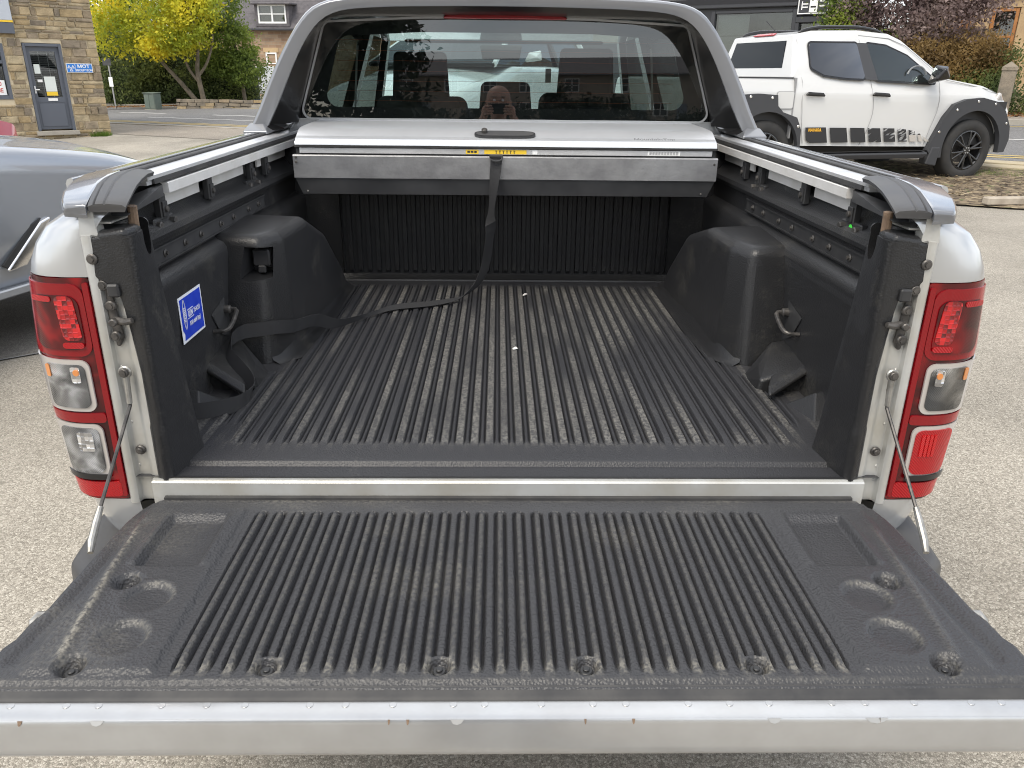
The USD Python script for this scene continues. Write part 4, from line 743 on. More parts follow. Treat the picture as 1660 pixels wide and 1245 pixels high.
hpl = Polygon([(0.098 * math.copysign(abs(math.cos(a)) ** 0.45, math.cos(a)), 0.021 * math.copysign(abs(math.sin(a)) ** 0.7, math.sin(a))) for a in np.linspace(0, 2 * math.pi, 41)[:-1]])
slope = np.array([0, 1, 0.47]); slope /= np.linalg.norm(slope); nrm = np.cross([1, 0, 0], slope)
ho = np.array([-0.006, 1.2925, 1.3815])
hd = obj('cover_handle', frame(prism(hpl, 0.0, 0.007, 'xy'), ho, (1, 0, 0), slope, nrm), 'black_plastic', rc, label='oval black pull handle with a key lock')
obj('handle_cup', frame(prism(hpl.buffer(-0.006), 0.007, 0.0095, 'xy'), ho, (1, 0, 0), slope, nrm), 'grey_cap_plastic', hd)
obj('key_lock', frame(cat(cyl((-0.066, 0.006, 0.009), (-0.066, 0.006, 0.020), 0.0095, 16, 0.001), cyl((-0.066, 0.006, 0.0195), (-0.066, 0.006, 0.0215), 0.007, 16, 0.001)), ho, (1, 0, 0), slope, nrm), 'dark_steel', hd)
obj('cover_label', box(-0.131, -0.090, 1.2535, 1.2544, 1.3285, 1.3415), 'label_yellow', rc, label='small yellow caution label')
wl = obj('cover_label', box(-0.072, 0.063, 1.2535, 1.2544, 1.3285, 1.3415), 'label_yellow', rc, label='long yellow warning label with pictograms')
for k, x in enumerate((-0.122, -0.111, -0.100)): obj('label_mark', box(x - 0.0042, x + 0.0042, 1.2530, 1.2534, 1.332, 1.338), 'ink_black', rc)
pic = []
for k in range(6):
    x = -0.035 + k * 0.0115
    pic += [box(x, x + 0.0022, 1.2529, 1.2534, 1.330, 1.337), box(x - 0.002, x + 0.0045, 1.2529, 1.2534, 1.3375, 1.3393)]
obj('label_mark', cat(*pic), 'ink_black', rc)
obj('cover_label', box(0.082, 0.098, 1.2535, 1.2544, 1.3285, 1.3415), 'label_white', rc)
obj('cover_label', box(0.452, 0.556, 1.2535, 1.2544, 1.3285, 1.3415), 'label_white', rc, label='pale label strip of small print')
obj('label_mark', cat(*[box(0.457 + k * 0.0095, 0.457 + k * 0.0095 + 0.0075, 1.2529, 1.2534, z, z + 0.002) for k in range(10) for z in (1.331, 1.3345, 1.338)]), 'ink_grey', rc)
obj('cover_lettering', text('MountainTop', 0.012, 0.0006, (0.475, 1.276, 1.3755), (1, 0, 0), (0, 0.90, 0.44), squeeze=1.3), 'silver_paint', rc)

# ---- pull strap
def ribbon(path, widthdir, w, th=0.0016):
    from scipy.interpolate import PchipInterpolator
    Q = np.asarray(path, float); q = np.r_[0, np.cumsum(np.linalg.norm(np.diff(Q, axis=0), axis=1))]
    P = smoothcurve(path, 90); W = PchipInterpolator(q, np.asarray(widthdir, float))(np.linspace(0, q[-1], 90)); W /= np.linalg.norm(W, axis=1)[:, None]
    t = np.gradient(P, axis=0); t /= np.linalg.norm(t, axis=1)[:, None]; N = np.cross(t, W); N /= np.linalg.norm(N, axis=1)[:, None]
    return loft(np.stack([P - W * w / 2 - N * th / 2, P + W * w / 2 - N * th / 2, P + W * w / 2 + N * th / 2, P - W * w / 2 + N * th / 2], 1), closed=True, caps=True)
SP_ = [((-0.033, 1.243, 1.328), (1, 0, 0)), ((-0.034, 1.240, 1.30), (1, 0, 0)), ((-0.040, 1.236, 1.24), (0.8, -0.6, 0)), ((-0.048, 1.24, 1.16), (0.5, -0.85, 0)), ((-0.055, 1.26, 1.06), (0.75, 0.65, 0)), ((-0.070, 1.28, 0.96), (0.8, 0.6, 0)), ((-0.105, 1.27, 0.89), (0.7, 0.7, 0)), ((-0.165, 1.215, 0.860), (0.45, 0.85, 0.2)), ((-0.26, 1.165, 0.857), (0.15, 0.97, 0.25)), ((-0.36, 1.125, 0.857), (0.1, 0.97, 0.25)),
       ((-0.435, 1.02, 0.860), (0.4, 0.8, 0.3)), ((-0.50, 0.90, 0.870), (0.5, 0.6, 0.6)), ((-0.548, 0.82, 0.905), (0.3, 0.35, 0.9)), ((-0.575, 0.68, 0.930), (0.2, 0.3, 0.95)), ((-0.618, 0.615, 0.945), (0.1, 0.25, 0.96)), ((-0.675, 0.585, 0.945), (0, 0.2, 0.98)), ((-0.703, 0.55, 0.930), (0.2, 0.4, 0.9)), ((-0.70, 0.51, 0.912), (0.45, 0.5, 0.75)), ((-0.66, 0.455, 0.898), (0.6, 0.35, 0.7)), ((-0.618, 0.405, 0.878), (0.6, 0.1, 0.8)), ((-0.602, 0.365, 0.866), (0.3, 0.2, 0.93)), ((-0.612, 0.315, 0.862), (0, 0.3, 0.95)), ((-0.65, 0.28, 0.862), (-0.1, 0.35, 0.93)), ((-0.70, 0.255, 0.864), (0, 0.35, 0.93)), ((-0.73, 0.245, 0.866), (0, 0.3, 0.95))]
ps = obj('pull_strap', ribbon([a for a, b in SP_], [b for a, b in SP_], 0.036), 'webbing', T, smooth=50, label='long black webbing strap lying across the bed floor')
obj('strap_buckle', cat(box(-0.056, -0.012, 1.238, 1.250, 1.318, 1.328, 0.002), tube(smoothcurve([(-0.014, 1.238, 1.322), (-0.018, 1.234, 1.312), (-0.034, 1.232, 1.308), (-0.05, 1.234, 1.312)], 10), 0.003, 6)), 'black_plastic', ps)

# ---- sports bar
ya, yb = 1.44, 1.62
OUT = smoothcurve([(0.868, 1.392), (0.835, 1.45), (0.800, 1.52), (0.757, 1.60), (0.716, 1.665), (0.674, 1.722), (0.63, 1.762), (0.57, 1.784), (0.48, 1.794), (0.30, 1.800), (0.0, 1.803)], 40)
INN = smoothcurve([(0.808, 1.392), (0.774, 1.45), (0.738, 1.52), (0.696, 1.60), (0.658, 1.662), (0.622, 1.706), (0.584, 1.735), (0.535, 1.752), (0.47, 1.760), (0.30, 1.767), (0.0, 1.770)], 40)
WIN = smoothcurve([(0.752, 1.400), (0.736, 1.45), (0.712, 1.52), (0.685, 1.60), (0.664, 1.665), (0.646, 1.712), (0.622, 1.737), (0.58, 1.743), (0.49, 1.748), (0.30, 1.753), (0.0, 1.757)], 40)
full = lambda c: np.vstack([c[:-1] * [-1, 1], c[::-1]])
O2, I2, W2 = full(OUT), full(INN), full(WIN)
y3 = lambda c, y: np.stack([c[:, 0], np.full(len(c), y), c[:, 1]], 1)
sbm = loft(np.stack([y3(O2 * [1.015, 1] + [0, 0.002], 1.80), y3(O2, ya + 0.02), y3(O2 + (I2 - O2) * 0.12, ya + 0.003), y3(O2 + (I2 - O2) * 0.3, ya - 0.002), y3(I2, ya + 0.006), y3(I2 + (W2 - I2) * 0.04, ya + 0.014)], 0))
hoop = obj('sports_bar', sbm, 'hoop_grey_paint', T, smooth=40, label='grey styling hoop behind the cab')
obj('hoop_inner_panel', loft(np.stack([y3(I2 + (W2 - I2) * 0.04, ya + 0.0135), y3(I2 + (W2 - I2) * 0.5, (ya + yb) / 2), y3(W2, yb), y3(W2 - [0, 0.004], yb + 0.05)], 0)), 'gloss_black', hoop, smooth=40)
for s in (-1, 1):
    mm = (lambda m: mirror(m)) if s < 0 else (lambda m: m)
    obj('hoop_foot', mm(hullr([(0.80, 1.40, 1.378), (0.87, 1.40, 1.378), (0.80, 1.72, 1.385), (0.872, 1.80, 1.385), (0.822, 1.445, 1.398), (0.862, 1.445, 1.398), (0.83, 1.66, 1.405)], 0.006)), 'hoop_grey_paint', hoop, smooth=40)
    obj('hoop_foot_trim', mm(hullr([(0.770, 1.50, 1.385), (0.812, 1.44, 1.385), (0.765, 1.62, 1.395), (0.80, 1.62, 1.40), (0.806, 1.46, 1.402)], 0.004)), 'gloss_black', hoop, smooth=40)
    obj('hoop_hatch', mm(frame(prism(sbox(0, 0, 0.10, 0.10).buffer(0.012), 0, 0.003, 'xy'), (0.776, 1.525, 1.425), (-0.30, 0.95, 0.0), (-0.30, -0.09, 0.95), (0.9, 0.28, 0.31))), 'gloss_black', hoop, smooth=30)
bl = obj('high_brake_lamp', hullr([(-0.215, 1.640, 1.748), (0.205, 1.640, 1.748), (-0.19, 1.640, 1.757), (0.18, 1.640, 1.757), (-0.19, 1.66, 1.757), (0.18, 1.66, 1.757), (-0.215, 1.66, 1.748), (0.205, 1.66, 1.748)], 0.004), 'lens_red', hoop, label='long red high level brake lamp')

# ---- cab: shell, glass and what shows through it
C = obj('cab_shell', cat(
    loft([[(x, y, z) for x, z in ((-0.79, 1.36), (-0.76, 1.408), (-0.5, 1.412), (0, 1.413), (0.5, 1.412), (0.76, 1.408), (0.79, 1.36))] for y in (1.645, 1.654)]),
    box(-0.79, 0.79, 1.655, 1.70, 0.5, 1.412),
    hullr([(s * 0.60, y, z) for s in (-1, 1) for y, z in ((1.74, 1.752), (2.3, 1.775), (3.0, 1.762), (3.1, 1.745))] + [(0, 2.3, 1.80), (0, 3.05, 1.775)], 0.02),
    box(-0.86, -0.80, 1.70, 3.85, 0.45, 1.31, 0.02), box(0.80, 0.86, 1.70, 3.85, 0.45, 1.31, 0.02),
    hullr([(s * 0.80, y, z) for s in (-1, 1) for y, z in ((3.85, 1.20), (4.7, 1.13), (5.0, 1.0), (5.05, 0.5), (3.85, 0.5))], 0.04)), 'silver_paint', T, smooth=40, label='silver double cab')
for s in (-1, 1):
    mm = (lambda m: mirror(m)) if s < 0 else (lambda m: m)
    obj('cab_pillar', mm(cat(hull([(0.80, 1.66, 1.30), (0.80, 1.96, 1.30), (0.63, 1.72, 1.76), (0.63, 1.86, 1.76), (0.77, 1.66, 1.30), (0.77, 1.96, 1.30), (0.60, 1.72, 1.76), (0.60, 1.86, 1.76)]),
        hull([(0.81, 2.62, 1.30), (0.81, 2.76, 1.30), (0.64, 2.56, 1.77), (0.64, 2.66, 1.77), (0.76, 2.62, 1.30), (0.76, 2.76, 1.30), (0.60, 2.56, 1.77), (0.60, 2.66, 1.77)]),
        hull([(0.81, 3.78, 1.28), (0.81, 3.88, 1.28), (0.62, 3.04, 1.77), (0.62, 3.12, 1.77), (0.77, 3.78, 1.28), (0.77, 3.88, 1.28), (0.585, 3.04, 1.77), (0.585, 3.12, 1.77)]))), 'gloss_black', C)
    obj('door_window', mm(np_ := (np.array([(0.805, 1.9, 1.30), (0.805, 3.80, 1.30), (0.63, 3.08, 1.765), (0.63, 1.80, 1.765)]), np.array([(0, 1, 2), (0, 2, 3)]))), 'privacy_glass', C, smooth=False)
    obj('door_trim', mm(cat(box(0.74, 0.798, 1.72, 3.75, 0.9, 1.305, 0.02))), 'cab_trim', C)
    obj('grab_handle', mm(tube(smoothcurve([(0.60, 1.95, 1.735), (0.585, 1.97, 1.70), (0.585, 2.12, 1.695), (0.60, 2.14, 1.735)], 14), 0.008, 8)), 'cab_trim', C)
    obj('seat_belt', mm(cat(ribbon([(0.66, 2.50, 1.70), (0.68, 2.49, 1.5), (0.70, 2.50, 1.25)], [(0, 1, 0.1)] * 3, 0.045, 0.002))), 'seat_belt', C)
    obj('wheel', mm(cat(cyl((0.66, 0.70, 0.39), (0.90, 0.70, 0.39), 0.385, 36, 0.03))), 'tyre_rubber', T)
    obj('wheel', mm(cat(cyl((0.66, 3.92, 0.42), (0.90, 3.92, 0.42), 0.385, 36, 0.03))), 'tyre_rubber', T)
obj('headliner', cat(box(-0.60, 0.60, 1.75, 3.02, 1.738, 1.748), hullr([(-0.5, 3.0, 1.735), (0.5, 3.0, 1.735), (-0.5, 3.06, 1.728), (0.5, 3.06, 1.728)], 0.012)), 'head_lining', C)
obj('windscreen', (np.array([(-0.78, 3.85, 1.26), (0.78, 3.85, 1.26), (0.60, 3.09, 1.755), (-0.60, 3.09, 1.755)]), np.array([(0, 1, 2), (0, 2, 3)])), 'cab_glass', C, smooth=False)
# rear window: dark glass with a black printed border
rwp = Polygon([(-0.738, 0.0), (0.738, 0.0), (0.633, 0.315), (0.3, 0.331), (0, 0.335), (-0.3, 0.331), (-0.633, 0.315)]).buffer(-0.028).buffer(0.028)
wex, wez = np.array([1, 0, 0]), np.array([0, 0.034, 1.0]) / math.hypot(1, 0.034)
wn = np.cross(wex, wez); w0 = np.array([0.0, 1.652, 1.4135])
v2, f2 = trimesh.creation.triangulate_polygon(rwp.buffer(-0.001), engine='earcut')
rwv = w0 + np.outer(v2[:, 0], wex) + np.outer(v2[:, 1], wez) + wn * 0.004
ff = f2 if np.cross(v2[f2[0, 1]] - v2[f2[0, 0]], v2[f2[0, 2]] - v2[f2[0, 0]]) > 0 else f2[:, ::-1]
rw = obj('rear_window', (rwv, ff), 'rear_glass', C, smooth=False, label='dark tinted rear window')
fritp = rwp.difference(Polygon([(-0.655, 0.038), (0.655, 0.038), (0.585, 0.272), (0.3, 0.288), (-0.3, 0.288), (-0.585, 0.272)]).buffer(-0.04).buffer(0.04))
fv = [frame(prism(g, -0.003, -0.001, 'xy'), w0, wex, wez, wn) for g in getattr(fritp, 'geoms', [fritp])]
obj('window_border', cat(*fv), 'ink_black', rw)
sealp = rwp.buffer(0.006).difference(rwp.buffer(-0.001))
obj('window_seal', frame(prism(sealp, -0.004, 0.007, 'xy'), w0, wex, wez, wn), 'silver_paint', rw, smooth=30)
obj('demister_line', cat(*[frame(box(-0.60, 0.60, z, z + 0.0009, -0.0012, -0.0006), w0, wex, wez, wn) for z in np.linspace(0.06, 0.26, 7)]), 'orange_trim', rw)
def seat(x, y, w, zt, zb=0.9, hr=0.26, hz=0.20):
    m = cat(hullr([(x - w / 2 + 0.06, y, zb), (x + w / 2 - 0.06, y, zb), (x - w / 2 + 0.08, y - 0.06, zt - hz - 0.05), (x + w / 2 - 0.08, y - 0.06, zt - hz - 0.05), (x - w / 2 + 0.06, y + 0.08, zb), (x + w / 2 - 0.06, y + 0.08, zb)], 0.05),
        hullr([(x - hr / 2 + 0.03, y - 0.09, zt - 0.03), (x + hr / 2 - 0.03, y - 0.09, zt - 0.03), (x - hr / 2 + 0.02, y - 0.09, zt - hz), (x + hr / 2 - 0.02, y - 0.09, zt - hz), (x - hr / 2 + 0.04, y - 0.03, zt - 0.03), (x + hr / 2 - 0.04, y - 0.03, zt - hz)], 0.025),
        cyl((x - 0.06, y - 0.06, zt - hz - 0.1), (x - 0.06, y - 0.06, zt - hz), 0.007), cyl((x + 0.06, y - 0.06, zt - hz - 0.1), (x + 0.06, y - 0.06, zt - hz), 0.007))
    return m
obj('front_seat', seat(-0.395, 2.72, 0.50, 1.668), 'seat_fabric', C, smooth=50)
obj('front_seat', seat(0.385, 2.72, 0.50, 1.690), 'seat_fabric', C, smooth=50)
obj('rear_seat', cat(seat(-0.262, 2.02, 0.46, 1.487, hr=0.17, hz=0.10), seat(0.0, 2.05, 0.40, 1.545, hr=0.205, hz=0.15), seat(0.36, 2.02, 0.46, 1.455, hr=0.20, hz=0.10)), 'seat_fabric', C, smooth=50)
obj('dashboard', hullr([(-0.70, 3.35, 1.12), (0.70, 3.35, 1.12), (-0.70, 3.45, 1.235), (0.70, 3.45, 1.235), (-0.70, 3.80, 1.24), (0.70, 3.80, 1.24), (-0.7, 3.8, 0.8), (0.7, 3.8, 0.8)], 0.02), 'cab_trim', C)
ang = np.linspace(0, 2 * math.pi, 41)
sw_c = np.array([0.36, 3.12, 1.29]); sx_, sz_ = np.array([1, 0, 0]), np.array([0, 0.42, 0.91])
obj('steering_wheel', cat(tube([sw_c + 0.185 * (math.cos(a) * sx_ + math.sin(a) * sz_) for a in ang], 0.014, 10, caps=False), tube([sw_c + 0.18 * sx_, sw_c - 0.18 * sx_], 0.02, 8), tube([sw_c, sw_c - 0.18 * sz_], 0.02, 8)), 'cab_trim', C)
obj('interior_mirror', hullr([(-0.115, 3.20, 1.705), (0.085, 3.20, 1.705), (-0.105, 3.20, 1.655), (0.075, 3.20, 1.655), (-0.105, 3.22, 1.69), (0.075, 3.22, 1.69)], 0.012), 'cab_trim', C)
obj('hanging_tag', box(0.22, 0.25, 3.1, 3.102, 1.53, 1.60), 'label_white', C)

# ---- debris
for (x, y, z, r, a, b, lab) in ((0.068, 1.323, 0.848, 0.9, 0.013, 0.004, 'white sliver lying near the front of the bed floor'), (0.022, 0.735, 0.850, 0.3, 0.008, 0.006, 'small white chip lying in the middle of the bed floor')):
    obj('white_chip', xf(hull(np.array([(-a, -b, 0), (a, -b * 0.5, 0), (a * 0.7, b, 0), (-a * 0.8, b * 0.8, 0), (0, 0, 0.006), (a * 0.5, 0, 0.005)])), (x, y, z), r), 'white_chip', smooth=False, label=lab, cat_='debris')

# ================================================================ GENERIC PARKED CAR
def parked_car(name, label, loc, rz, paint, L=4.6, W=1.84, H=1.46, hood=1.0, hood_mat=None, tall=False, group=None):
    t = thing(name, label, 'car', loc, rz, group)
    h = L / 2; w = W / 2
    beltz = hood + 0.02 if not tall else hood + 0.08
    st = [(-h, 0.80, 0.42, 0.80, 0.84), (-h + 0.12, 0.92, 0.30, beltz - 0.06, beltz - 0.03), (-h + 0.6, 0.98, 0.26, beltz, beltz + 0.03), (-0.4, 1.0, 0.24, beltz, beltz + 0.03), (0.7, 1.0, 0.24, beltz - 0.01, beltz + 0.03), (1.2, 0.995, 0.24, hood - 0.05, hood + 0.005), (1.7, 0.98, 0.26, hood - 0.12, hood - 0.05), (2.0, 0.94, 0.28, hood - 0.19, hood - 0.12), (h - 0.10, 0.84, 0.30, hood - 0.28, hood - 0.22), (h, 0.68, 0.36, hood - 0.42, hood - 0.38)]
    st = np.array(st); xs = np.linspace(-h, h, 40); S = np.stack([np.interp(xs, st[:, 0], st[:, k]) for k in range(1, 5)], 1)
    rings, top = [], []
    for x, (q, zb, zs, zc) in zip(xs, S):
        b = w * q; zm = zb + (zs - zb) * 0.45
        half = [(0, zb), (b * 0.86, zb), (b * 0.965, zb + 0.05), (b * 0.985, zm - 0.1), (b, zm + 0.02), (b * 0.975, zm + 0.10), (b * 0.985, zs - 0.16), (b * 0.965, zs - 0.06), (b * 0.92, zs - 0.012), (b * 0.86, zs + 0.004)]
        rings.append([(x, -y, z) for y, z in half] + [(x, y, z) for y, z in half[::-1]])
        top.append([(x, b * k, zs + 0.004 + (zc - zs + 0.02) * (1 - (abs(k) / 0.86) ** 2.2)) for k in np.linspace(-0.86, 0.86, 15)])
    hb = m3.Manifold()
    body = loft(rings, closed=True, caps=True)
    bm = trimesh.Trimesh(*body, process=True); bm.fix_normals()
    mf = m3.Manifold(m3.Mesh(vert_properties=np.array(bm.vertices, np.float32), tri_verts=np.array(bm.faces, np.uint32)))
    for ax_ in (1.40, -1.36):
        for s in (-1, 1):
            c = m3.Manifold.cylinder(0.5, 0.36, 0.36, 40).rotate((90, 0, 0)).translate((ax_, s * w + 0.25, 0.33))
            mf = mf - c
    bd = obj('body', mf, paint, t, smooth=40)
    i0 = next(i for i, x in enumerate(xs) if x > 0.72)
    obj('bonnet', loft(top[i0:]), hood_mat or paint, t, smooth=50)
    obj('rear_deck', loft(top[:i0 + 1]), paint, t, smooth=50)
    rf = 0.55 if not tall else 1.35
    G_ = [(0.62, w * 0.80, beltz), (-0.15, w * 0.66, H - 0.05), (-rf, w * 0.64, H - 0.06), (-h + 0.35, w * 0.78, beltz)]
    if tall: G_ = [(1.15, w * 0.86, beltz), (0.35, w * 0.70, H - 0.06), (-h + 0.35, w * 0.68, H - 0.08), (-h + 0.1, w * 0.82, beltz)]
    obj('cabin_glass', hullr([(x, s * y, z) for x, y, z in G_ for s in (-1, 1)], 0.025), 'tint_glass', t, smooth=40)
    obj('roof', hullr([(x, s * y, z + dz) for x, y, z in (G_[1], G_[2]) for s in (-1, 1) for dz in (0.02, 0.035)] + [((G_[1][0] + G_[2][0]) / 2, 0, H)], 0.02), paint, t, smooth=40)
    for s in (-1, 1):
        P = [np.array([x, s * (y + 0.02), z]) for x, y, z in G_]
        obj('pillar', tube([P[0], P[1]], 0.032, 8), paint, t); obj('pillar', tube([P[3], P[2]], 0.06, 8), paint, t)
        m = (P[1] + P[2]) / 2; b = np.array([m[0] - 0.05, s * (G_[0][1] + 0.03), beltz]); obj('pillar', tube([m, b], 0.035, 8), 'gloss_black', t)
        obj('mirror', hullr([(0.30, s * (w * 0.92), beltz + 0.06), (0.30, s * (w + 0.10), beltz + 0.08), (0.38, s * (w + 0.08), beltz + 0.10), (0.32, s * (w + 0.10), beltz + 0.15), (0.32, s * (w * 0.97), beltz + 0.13)], 0.02), paint, t, smooth=50)
        obj('headlamp', hullr([(h - 0.50, s * w * 0.86, hood - 0.24), (h - 0.16, s * w * 0.66, hood - 0.33), (h - 0.10, s * w * 0.45, hood - 0.36), (h - 0.45, s * w * 0.88, hood - 0.30), (h - 0.12, s * w * 0.5, hood - 0.42)], 0.03), 'lens_chrome_cells', t, smooth=50)
        for ax_ in (1.40, -1.36):
            y1 = s * (w - 0.01); y0 = s * (w - 0.22)
            wh = obj('wheel', cyl((ax_, y0, 0.32), (ax_, y1, 0.32), 0.32, 40, 0.03), 'tyre_rubber', t, smooth=40)
            obj('rim', cat(*[hullr([(ax_ + 0.05 * math.cos(a), y1 + s * 0.004, 0.32 + 0.05 * math.sin(a)), (ax_ + 0.2 * math.cos(a), y1, 0.32 + 0.2 * math.sin(a))], 0.02) for a in np.linspace(0, 2 * math.pi, 6)[:-1]], tube([(ax_ + 0.215 * math.cos(a), y1, 0.32 + 0.215 * math.sin(a)) for a in np.linspace(0, 2 * math.pi, 33)], 0.012, 6)), 'galvanised', wh)
    return t
gc = parked_car('parked_car', 'grey blue car with a wet bonnet parked beside the left tail lamp', (-3.90, 2.82, 0.05), math.radians(75), 'grey_blue_paint', 4.7, 1.86, 1.45, 1.11, 'wet_grey_paint')
# side breather trim behind the front wheel, a sloping blade
vx, vy = 0.68, -0.935
obj('side_vent', hullr([(vx - 0.10, vy, 0.44), (vx + 0.02, vy, 0.45), (vx + 0.19, vy + 0.004, 0.66), (vx + 0.26, vy + 0.01, 0.675)], 0.012), 'chrome', gc, label='bright sloping vent blade')
obj('vent_opening', hullr([(vx - 0.13, vy + 0.005, 0.47), (vx - 0.10, vy + 0.005, 0.45), (vx + 0.13, vy + 0.008, 0.66), (vx + 0.20, vy + 0.012, 0.685)], 0.006), 'ink_black', gc)
obj('sill_trim', box(-1.0, 0.98, -0.945, -0.90, 0.285, 0.335, 0.008), 'grey_blue_paint', gc)
parked_car('parked_car', 'red car showing only its front corner at the left edge', (-10.55, 12.6, gz(-10, 12.6)), math.radians(-8), 'red_paint', 4.2, 1.75, 1.45, 0.92)
parked_car('parked_car', 'white car seen through the cab windows of the silver pickup', (-0.35, 9.6, gz(-0.4, 9.6)), math.radians(245), 'white_paint', 4.7, 1.90, 1.92, 1.40, tall=True)

# ================================================================ WHITE PICKUP
TH = 0.268
NP = thing('pickup_truck', 'white double cab pickup with black wheel arches and side graphics on the verge', 'pickup', (5.835, 10.031, 0.338), TH)
hw = 0.90
lower = Polygon([(-4.20, 0.52), (-4.24, 0.80), (-4.20, 1.235), (-2.70, 1.235), (-2.60, 1.27), (-0.60, 1.265), (-0.45, 1.245), (0.12, 1.165), (0.42, 1.085), (0.66, 0.93), (0.80, 0.80), (0.86, 0.62), (0.84, 0.42), (0.60, 0.34), (-0.6, 0.44), (-2.48, 0.47), (-3.5, 0.50)])
def wheelcut(x): return m3.Manifold.cylinder(0.62, 0.485, 0.485, 48).rotate((90, 0, 0))
lm = prism(lower.buffer(-0.05).buffer(0.05), -hw, hw, 'xz')
lm = trimesh.Trimesh(*lm); lm.merge_vertices(); lm.fix_normals()
nb = m3.Manifold(m3.Mesh(vert_properties=np.array(lm.vertices, np.float32), tri_verts=np.array(lm.faces, np.uint32)))
# body tapers inwards at the nose and slightly to the shoulder
tp = hull([(x, s * y, z) for s in (-1, 1) for x, y, z in ((-4.3, 0.90, 0.3), (-4.3, 0.915, 0.86), (-4.3, 0.90, 1.10), (-4.3, 0.865, 1.26), (0.1, 0.90, 0.3), (0.1, 0.915, 0.86), (0.1, 0.895, 1.05), (0.0, 0.82, 1.28), (0.55, 0.84, 0.3), (0.60, 0.84, 0.86), (0.84, 0.62, 0.3), (0.90, 0.60, 0.86), (0.55, 0.70, 1.15))])
nb = nb ^ tp
for x in (0.0, -3.05):
    nb = nb - m3.Manifold.cylinder(2.4, 0.47, 0.47, 48).rotate((90, 0, 0)).translate((x, 1.2, 0.42))
nb = nb - hull([(-4.1, 0.80, 0.90), (-4.1, -0.80, 0.90), (-2.75, 0.80, 0.90), (-2.75, -0.80, 0.90), (-4.1, 0.80, 1.5), (-4.1, -0.80, 1.5), (-2.75, 0.80, 1.5), (-2.75, -0.80, 1.5)])
obj('body', nb.refine_to_length(0.25), 'white_paint', NP, smooth=32)
gh = [(-2.70, 0.82, 1.25), (-2.62, 0.64, 1.69), (-2.40, 0.62, 1.735), (-1.75, 0.62, 1.755), (-1.30, 0.61, 1.725), (-1.10, 0.62, 1.655), (-0.52, 0.78, 1.26), (-2.66, 0.80, 1.34)]
greenhouse = hullr([(x, s * y, z) for x, y, z in gh for s in (-1, 1)], 0.03)
obj('cab', greenhouse, 'white_paint', NP, smooth=35)
def side_pt(x, z, off=0.0):
    y = np.interp(z, [1.22, 1.26, 1.69], [0.868, 0.845, 0.672]); return (x, -(y + off), z)
def side_panel(poly, off, th=0.006):
    """panel lying on the right flank of the cab"""
    v, f = prism(poly, 0, th, 'xz'); w = v.copy(); y = np.interp(v[:, 2], [1.18, 1.26, 1.69], [0.884, 0.851, 0.674]); w[:, 1] = -(y + off + 0.016 + v[:, 1] - th / 2)
    return w, f
def rnd(p, r): return Polygon(p).buffer(-r, join_style=1).buffer(r, join_style=1)
W1 = rnd([(-2.47, 1.625), (-1.80, 1.635), (-1.72, 1.236), (-2.02, 1.246), (-2.30, 1.275), (-2.47, 1.35)], 0.035)
W2 = rnd([(-1.655, 1.635), (-1.38, 1.61), (-1.08, 1.50), (-0.70, 1.235), (-0.70, 1.195), (-1.54, 1.225)], 0.02)
obj('window_surround', side_panel(W1.buffer(0.022), 0.0015), 'gloss_black', NP); obj('window_surround', side_panel(W2.buffer(0.022), 0.0015), 'gloss_black', NP)
obj('door_pillar_trim', side_panel(Polygon([(-1.80, 1.64), (-1.655, 1.64), (-1.54, 1.22), (-1.72, 1.23)]), 0.004), 'arch_plastic', NP)
obj('rear_door_window', side_panel(W1, 0.005), 'tint_glass', NP); obj('front_door_window', side_panel(W2, 0.005), 'pale_glass', NP)
obj('window_lining', side_panel(W2.buffer(-0.002), -0.004, 0.003), 'lining_green', NP)
obj('wheel_glimpse', tube([(-0.98 + 0.14 * math.cos(a), -0.886 + 0.012 * math.sin(a), 1.27 + 0.12 * math.sin(a)) for a in np.linspace(0.2, 2.9, 16)], 0.010, 6), 'shop_grey', NP)
for P_ in ([(-2.62, 1.66), (-2.60, 1.30), (-2.58, 0.95), (-2.50, 0.50)], [(-1.745, 1.68), (-1.63, 1.22), (-1.56, 0.9), (-1.68, 0.47)], [(-0.62, 1.24), (-0.58, 1.0), (-0.66, 0.62), (-0.70, 0.46)]):
    q = smoothcurve([(x, 0, z) for x, z in P_], 24); path = []
    for x, _, z in q:
        y = np.interp(z, [0.3, 0.86, 1.05, 1.22, 1.26, 1.69], [0.90, 0.915, 0.899, 0.870, 0.846, 0.676]) + 0.0015
        path.append((x, -y + 0.0022, z))
    obj('door_seam', tube(path, 0.0028, 5), 'ink_grey', NP)
obj('bed_seam', box(-2.705, -2.690, -0.908, -0.80, 0.56, 1.24), 'ink_grey', NP)
